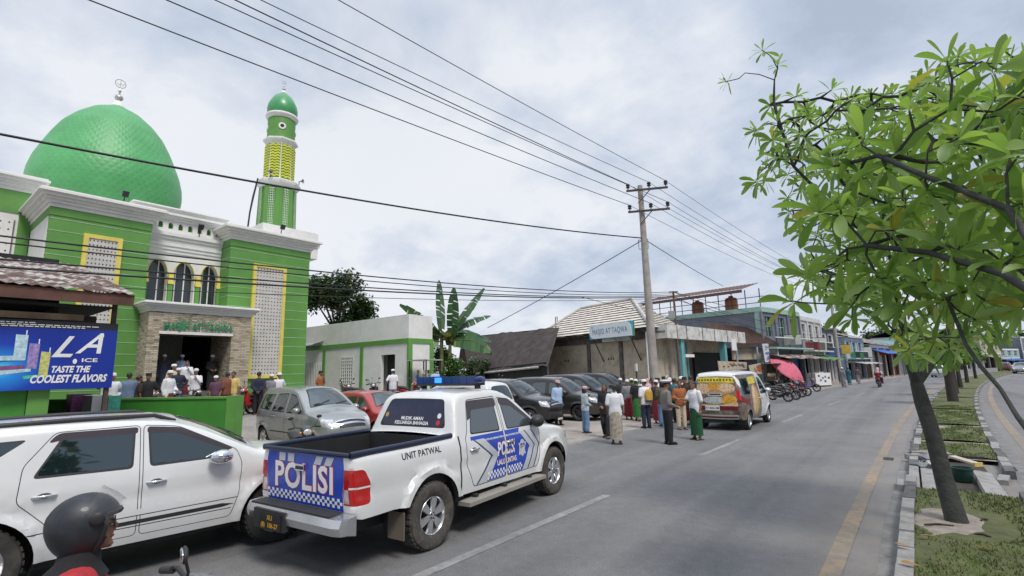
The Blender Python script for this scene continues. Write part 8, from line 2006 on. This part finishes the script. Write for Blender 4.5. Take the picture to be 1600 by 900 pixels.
ca = AX(1215, 618, -9.2); ct = thing('food_cart', 'cluttered wooden food cart standing under the pink parasol', 'cart', (ca.x, ca.y, 0), R_(85))
MB().box(WOODD, -1.2, 1.2, -.5, .5, .75, 1.1).build('cart_body', ct, smooth=0); m_ = MB()
for x in (-1.1, 1.1):
    for y in (-.45, .45): m_.box(WOODD, x-.03, x+.03, y-.03, y+.03, 0, 2.2)
m_.build('post', ct, smooth=0); MB().box(ZINC, -1.35, 1.35, -.65, .65, 2.2, 2.25).build('cart_roof', ct, smooth=0)
m_ = MB(); rnd = random.Random(3)
for i in range(26): m_.lathe(rnd.choice([PK[0], PK[1], PK[2], ORT, CREAMW, GREENW, WHITEW]), [(.05, 0), (.08, .04), (.08, .2), (.03, .28), (.03, .32)], (rnd.uniform(-1.1, 1.1), rnd.uniform(-.4, .4), 1.1), 8)
m_.build('goods', ct, smooth=40)
m_ = MB()
for x in (-.8, .8):
    for y in (-.52, .52): m_.lathe(TYRE, [(.25, -.03), (.30, 0), (.25, .03)], (x, y, .30), 18, Matrix.Rotation(PI/2, 3, 'X'), caps=True)
m_.build('wheel', ct, smooth=40)
def board(name, label, cat, corners, X, mt, marks, seed, post=True):
    rn = random.Random(seed); c = [AX(*q, X) for q in corners]; r = thing(name, label, cat, (c[0].x, c[0].y, 0)); f = Vector((.05, 0, 0))
    m_ = MB(); m_.add([q for q in c]+[q-f for q in c], [(0, 1, 2, 3), (4, 5, 6, 7), (0, 1, 5, 4), (1, 2, 6, 5), (2, 3, 7, 6), (3, 0, 4, 7)], mt); o = W(m_, 'board_face', r, smooth=0)
    m_ = MB()
    for mt2, n, (u0, u1, v0, v1), (w_, h_) in marks:
        for i in range(n):
            a, b2 = rn.uniform(u0, u1), rn.uniform(v0, v1); P_ = lambda a, b2: c[0].lerp(c[1], a).lerp(c[3].lerp(c[2], a), b2)+Vector((.012+.002*i, 0, 0))
            ww, hh = w_*rn.uniform(.6, 1.3), h_*rn.uniform(.7, 1.2); m_.add([P_(a, b2), P_(a+ww, b2), P_(a+ww, b2+hh), P_(a, b2+hh)], [(0, 1, 2, 3)], mt2)
    m_.xf(Matrix.Translation(-r.location)); m_.build('printed_marks', o, smooth=0)
    if post:
        for q in (c[0], c[1]): m_ = MB(); m_.tube(BLACKP, [q-f, (q.x-.05, q.y, 0)], .03, 6); W(m_, 'post', r, smooth=40)
    return r
INKB = M('faded_blue_print', (.12, .18, .36), var=.2); INKR = M('faded_red_print', (.4, .1, .08), var=.2); INKD = M('dark_print', (.06, .05, .05), var=.2)
board('banner_sign', 'white hanging banner with faded blue print left of the pink parasol', 'sign', [(1196, 566), (1220, 565), (1216, 537), (1191, 537)], -9.6, M('white_banner_cloth', (.55, .58, .64), rough=.7, var=.06), [(INKB, 9, (.05, .85, .40, .48), (.07, .10)), (INKD, 22, (.06, .8, .62, .9), (.10, .025)), (INKB, 16, (.06, .8, .1, .32), (.12, .03))], 1)
board('menu_board', 'long cream food board with dark lettering behind the van roof', 'sign', [(1124, 579), (1167, 577), (1167, 566), (1122, 564)], -10.4, M('cream_board', (.46, .38, .27), rough=.7, var=.2), [(INKD, 12, (.1, .85, .35, .55), (.06, .16)), (INKR, 8, (.1, .85, .65, .8), (.06, .10)), (INKB, 5, (.7, .9, .2, .6), (.05, .12))], 2)
board('menu_board', 'tilted cream food board with pictures right of the long board', 'sign', [(1173, 583), (1195, 585), (1195, 566), (1170, 571)], -10.0, M('cream_board', (.46, .38, .27)), [(INKR, 8, (.1, .8, .2, .7), (.12, .12)), (INKD, 7, (.15, .8, .5, .8), (.15, .05)), (ORT, 4, (.4, .7, .3, .6), (.2, .2))], 3)
bx = G(1281, 604); bxt = thing('display_case', 'white box counter with dark marks on its front at the road edge', 'counter', (bx.x, bx.y, 0), R_(60))
MB().box(WHITEW, -1.0, 1.0, -.45, .45, .12, 1.25).build('cabinet', bxt, smooth=0); m_ = MB()
for i, (x, z) in enumerate(((-.7, .9), (-.5, .5), (.1, .4), (.15, .8), (.6, .7), (-.2, .7))): m_.box(INKB if i % 2 else INKD, x, x+.25, -.456, -.451, z, z+.18)
m_.build('printed_marks', bxt, smooth=0); MB().box(BLACKP, -1, 1, -.4, .4, 0, .12).build('foot', bxt, smooth=0); MB().box(ZINC, -.3, .3, -.3, .3, 1.25, 1.35).build('lid', bxt, smooth=0)
sm = AX(994, 574, -12.5); sn = thing('street_sign', 'small crumpled white sign on a green stand beside the pole foot', 'sign', (sm.x, sm.y, 0))
MB().obox(WHITEW, (0, 0, sm.z), (.08, 1.2, .42), Matrix.Rotation(.5, 3, 'Z')).build('sign_face', sn, smooth=0); MB().obox(GREEND, (-.3, 0, .7), (.6, 2.0, 1.3), .5).build('green_stand', sn, smooth=0); MB().tube(BLACKP, [(0, 0, 0), (0, 0, sm.z)], .04, 6).build('post', sn, smooth=40)
# litter in the drain pit
def crumple(name, label, cat, p, r, mt, seed, sq=.6, group='litter in the drain pit'):
    rn = random.Random(seed); m_ = MB(); m_.ell(mt, (0, 0, r*sq*.8), (r, r*.8, r*sq), n=12, m=8)
    m_.v = [(x*rn.uniform(.65, 1.25), y*rn.uniform(.65, 1.25), max(0, z*rn.uniform(.5, 1.3))) for x, y, z in m_.v]
    return tag(m_.build(name, smooth=25, loc=p, merge=.0001), label, cat, group)
PB = [M('white_plastic_bag', (.55, .57, .58), rough=.4, var=.1), M('grey_plastic_bag', (.22, .23, .25), rough=.4, var=.2), M('pale_blue_plastic_bag', (.35, .48, .55), rough=.4, var=.15), M('black_plastic_bag', (.02, .02, .022), rough=.3, var=.1)]
for i, (px_, py_, r, k_, lb) in enumerate(((1448, 722, .16, 1, 'grey plastic bag at the far left of the drain pit'), (1462, 712, .10, 2, 'pale blue bag topmost in the litter'), (1456, 731, .13, 0, 'white plastic bag in the middle of the litter'), (1470, 726, .13, 2, 'light blue plastic bag beside the slanting trunk'), (1463, 738, .14, 3, 'black bin bag in the nearest part of the litter'), (1440, 735, .15, 1, 'grey sheet of plastic along the pit side'), (1475, 715, .10, 0, 'small white bag near the far pit wall'), (1478, 740, .09, 3, 'small black bag under the trunk'))):
    p = G(px_, py_, .02); crumple('plastic_bag', lb, 'bag', p, r, PB[k_], 60+i)
p = G(1508, 726, .16); pl = thing('wood_plank', 'pale yellow plank propped on the green bin in the drain pit', 'plank', p, .75); MB().obox(M('pale_plank', (.46, .42, .33), rough=.8, var=.15), (0, 0, .08), (.15, .5, .035), Matrix.Rotation(.12, 3, 'X')).build('plank_board', pl, smooth=0); MB().obox(M('yellow_plank_end', (.55, .42, .12), rough=.7), (.0, -.255, .045), (.16, .03, .07)).build('plank_end', pl, smooth=0)
p = G(1506, 752, .02); tag(MB().lathe(M('dark_green_bin', (.008, .045, .032), rough=.5, var=.15), [(.12, 0), (.13, .02), (.15, .20), (.165, .21), (.165, .235), (.14, .235), (.12, .05), (.001, .04)], n=20).build('waste_bin', smooth=40, loc=p), 'dark green waste bin behind the slanting trunk', 'bin', 'litter in the drain pit')
for i, (px_, py_, lb) in enumerate(((1425, 718, 'broken white kerb piece left of the litter'), (1427, 705, 'thin white stake standing at the pit edge'))):
    p = G(px_, py_, .05); tag(MB().obox(KW, (0, 0, .06), (.22, .10, .10) if i == 0 else (.05, .05, .35), .4).build('concrete_piece', smooth=0, loc=p), lb, 'rubble', 'litter in the drain pit')
for i, (x, y, l, a) in enumerate(((.05, 8.2, .3, .4), (.42, 8.0, .14, -.3), (.5, 8.75, .12, 1.0))):
    tag(MB().tube(BARKD, [(-l/2, 0, .14), (0, .02, .15), (l/2, 0, .14)], .012, 5).build('fallen_twig', smooth=40, loc=(x, y, .005), rz=a), ['long fallen twig on the bare soil before the trunk', 'short fallen twig right of the trunk', 'small stick behind the trunk foot'][i], 'twig', 'twigs on the bare soil')
rn = random.Random(11)
for i in range(4):
    px_, py_ = ((1425, 855), (1465, 838), (1520, 852), (1440, 885))[i]; vs = []; fs = []; leaf(vs, fs, (0, 0, 0), (1, .2, .08), Vector((0, 0, 1)), .16, .028, .1)
    m_ = MB(); m_.add(vs, fs, M('dry_leaf', (.36, .19, .06), rough=.8, var=.3)); tag(m_.build('fallen_leaf', smooth=60, loc=G(px_, py_, .16), rz=rn.uniform(0, 6), recalc=False), ['dry brown leaf near the left kerb of the median', 'dry leaf on the soil patch', 'dry leaf right of the trunk', 'dry leaf nearest the bottom edge on the turf'][i], 'leaf', 'fallen leaves on the median')
# ------------------------------------------------------------------ the helmeted rider in the lower left corner
hd = G(143, 822, 1.42); RZ = 76
rb = R_(RZ); fw_ = Vector((math.cos(rb), math.sin(rb), 0))
seat = Vector((hd.x, hd.y, 0))-fw_*.03
sc_ = motorcycle('black scooter of the helmeted rider, one mirror in view', (seat.x+fw_.x*.13, seat.y+fw_.y*.13, .03), RZ, BK_GREY, 'ridden motorcycles', lean=0)
sc_.scale = (1.0, 1.0, 1.03)
for ch_ in [c for c in sc_.children if c.name.startswith('mirror')][1:]: bpy.data.objects.remove(ch_)
rid = person('motorcycle rider in dark open helmet and red jacket in the lower left corner', (seat.x, seat.y, 1.42-.762), RZ, 1.66, top=RED_C, sleeve='long', bottom=('trousers', NAVY_C), arms=('bars', 'bars'), stance='sit', shoes='shoe', hair=False, lod=.012)
hm = MB(); HEL = M('grey_helmet_shell', (.018, .021, .026), rough=.5, var=.3, scale=12, coat=.12, dirt=.25, dirtc=(.06, .06, .07)); hc = Vector((.005, 0, 1.585-.80))
def hshell(k, mt, mb):
    n, q = 40, 26; V_ = []; ok = []
    for i in range(q+1):
        a = PI*.80*i/q
        row = []
        for j in range(n):
            t = 2*PI*j/n; back = max(0, -math.cos(t)); r_z = .130+.012*back*(1 if a > 1.2 else 0)
            row.append(hc+Vector((math.sin(a)*math.cos(t)*(.138 if math.cos(t) > 0 else .146)*k, math.sin(a)*math.sin(t)*.116*k, math.cos(a)*r_z*k-.03*max(0, a-1.9))))
        V_.append(row)
    vs = [p for r in V_ for p in r]; fs = []
    for i in range(q):
        for j in range(n):
            a = PI*.80*(i+.5)/q; t = 2*PI*(j+.5)/n; t = min(t, 2*PI-t)
            lim = .98 if a < 2.0 else .80
            if a > 1.28 and t < lim: continue
            fs.append((i*n+j, i*n+(j+1) % n, (i+1)*n+(j+1) % n, (i+1)*n+j))
    mb.add(vs, fs, mt)
hshell(1.0, HEL, hm); hshell(.93, BLACKP, hm)
ho = hm.build('helmet', rid, smooth=50, recalc=True)
rim_ = MB(); pts = []
for t in np.linspace(-.98, .98, 15): pts.append(hc+Vector((math.sin(1.28)*math.cos(t)*.138, math.sin(1.28)*math.sin(t)*.116, math.cos(1.28)*.130)))
rim_.tube(BLACKP, pts, .010, 6)
for s_ in (-1, 1):
    rim_.tube(BLACKP, [hc+Vector((math.sin(a)*math.cos(.98)*.138, s_*math.sin(a)*math.sin(.98)*.116, math.cos(a)*.130-.03*max(0, a-1.9))) for a in np.linspace(1.28, 2.5, 8)], .010, 6)
    rim_.ell(BLACKP, hc+Vector((.045, s_*.122, .03)), (.03, .012, .03), n=12, m=8)
rim_.build('helmet_rim', ho, smooth=60)
vis = MB(); VM, vn_, vb = newmat('clear_visor'); vb.inputs['Base Color'].default_value = (.85, .86, .88, 1); vb.inputs['Roughness'].default_value = .06; vb.inputs['Transmission Weight'].default_value = .92; vb.inputs['IOR'].default_value = 1.06; vb.inputs['Alpha'].default_value = .38
vis.sheet(VM, [[hc+Matrix.Rotation(-.92, 3, 'Y') @ Vector((.158*math.cos(t)*c_, .130*math.sin(t), z)) for t in np.linspace(-1.25, 1.25, 17)] for z, c_ in ((-.07, .98), (-.02, 1.02), (.05, 1.0))])
vis.build('visor', ho, smooth=60)
ey = MB()
for s_ in (-1, 1):
    c = Vector((.025+.092, s_*.034, 1.567-.80)); ey.tube(BLACKP, [c+Vector((0, .026*math.cos(t), .019*math.sin(t))) for t in np.linspace(0, 2*PI, 13)], .003, 5); ey.tube(BLACKP, [c+Vector((-.005, s_*.026, .006)), c+Vector((-.10, s_*.045, .006))], .003, 5)
ey.build('spectacles', rid, smooth=50)
cr_ = MB(); cr_.tube(BLACK_C, [Vector((-.01, 0, 1.36-.80)), Vector((-.005, 0, 1.41-.80)), Vector((.0, 0, 1.47-.80))], [.125, .085, .075], 16); cr_.build('dark_collar', rid, smooth=60)
finish_people()
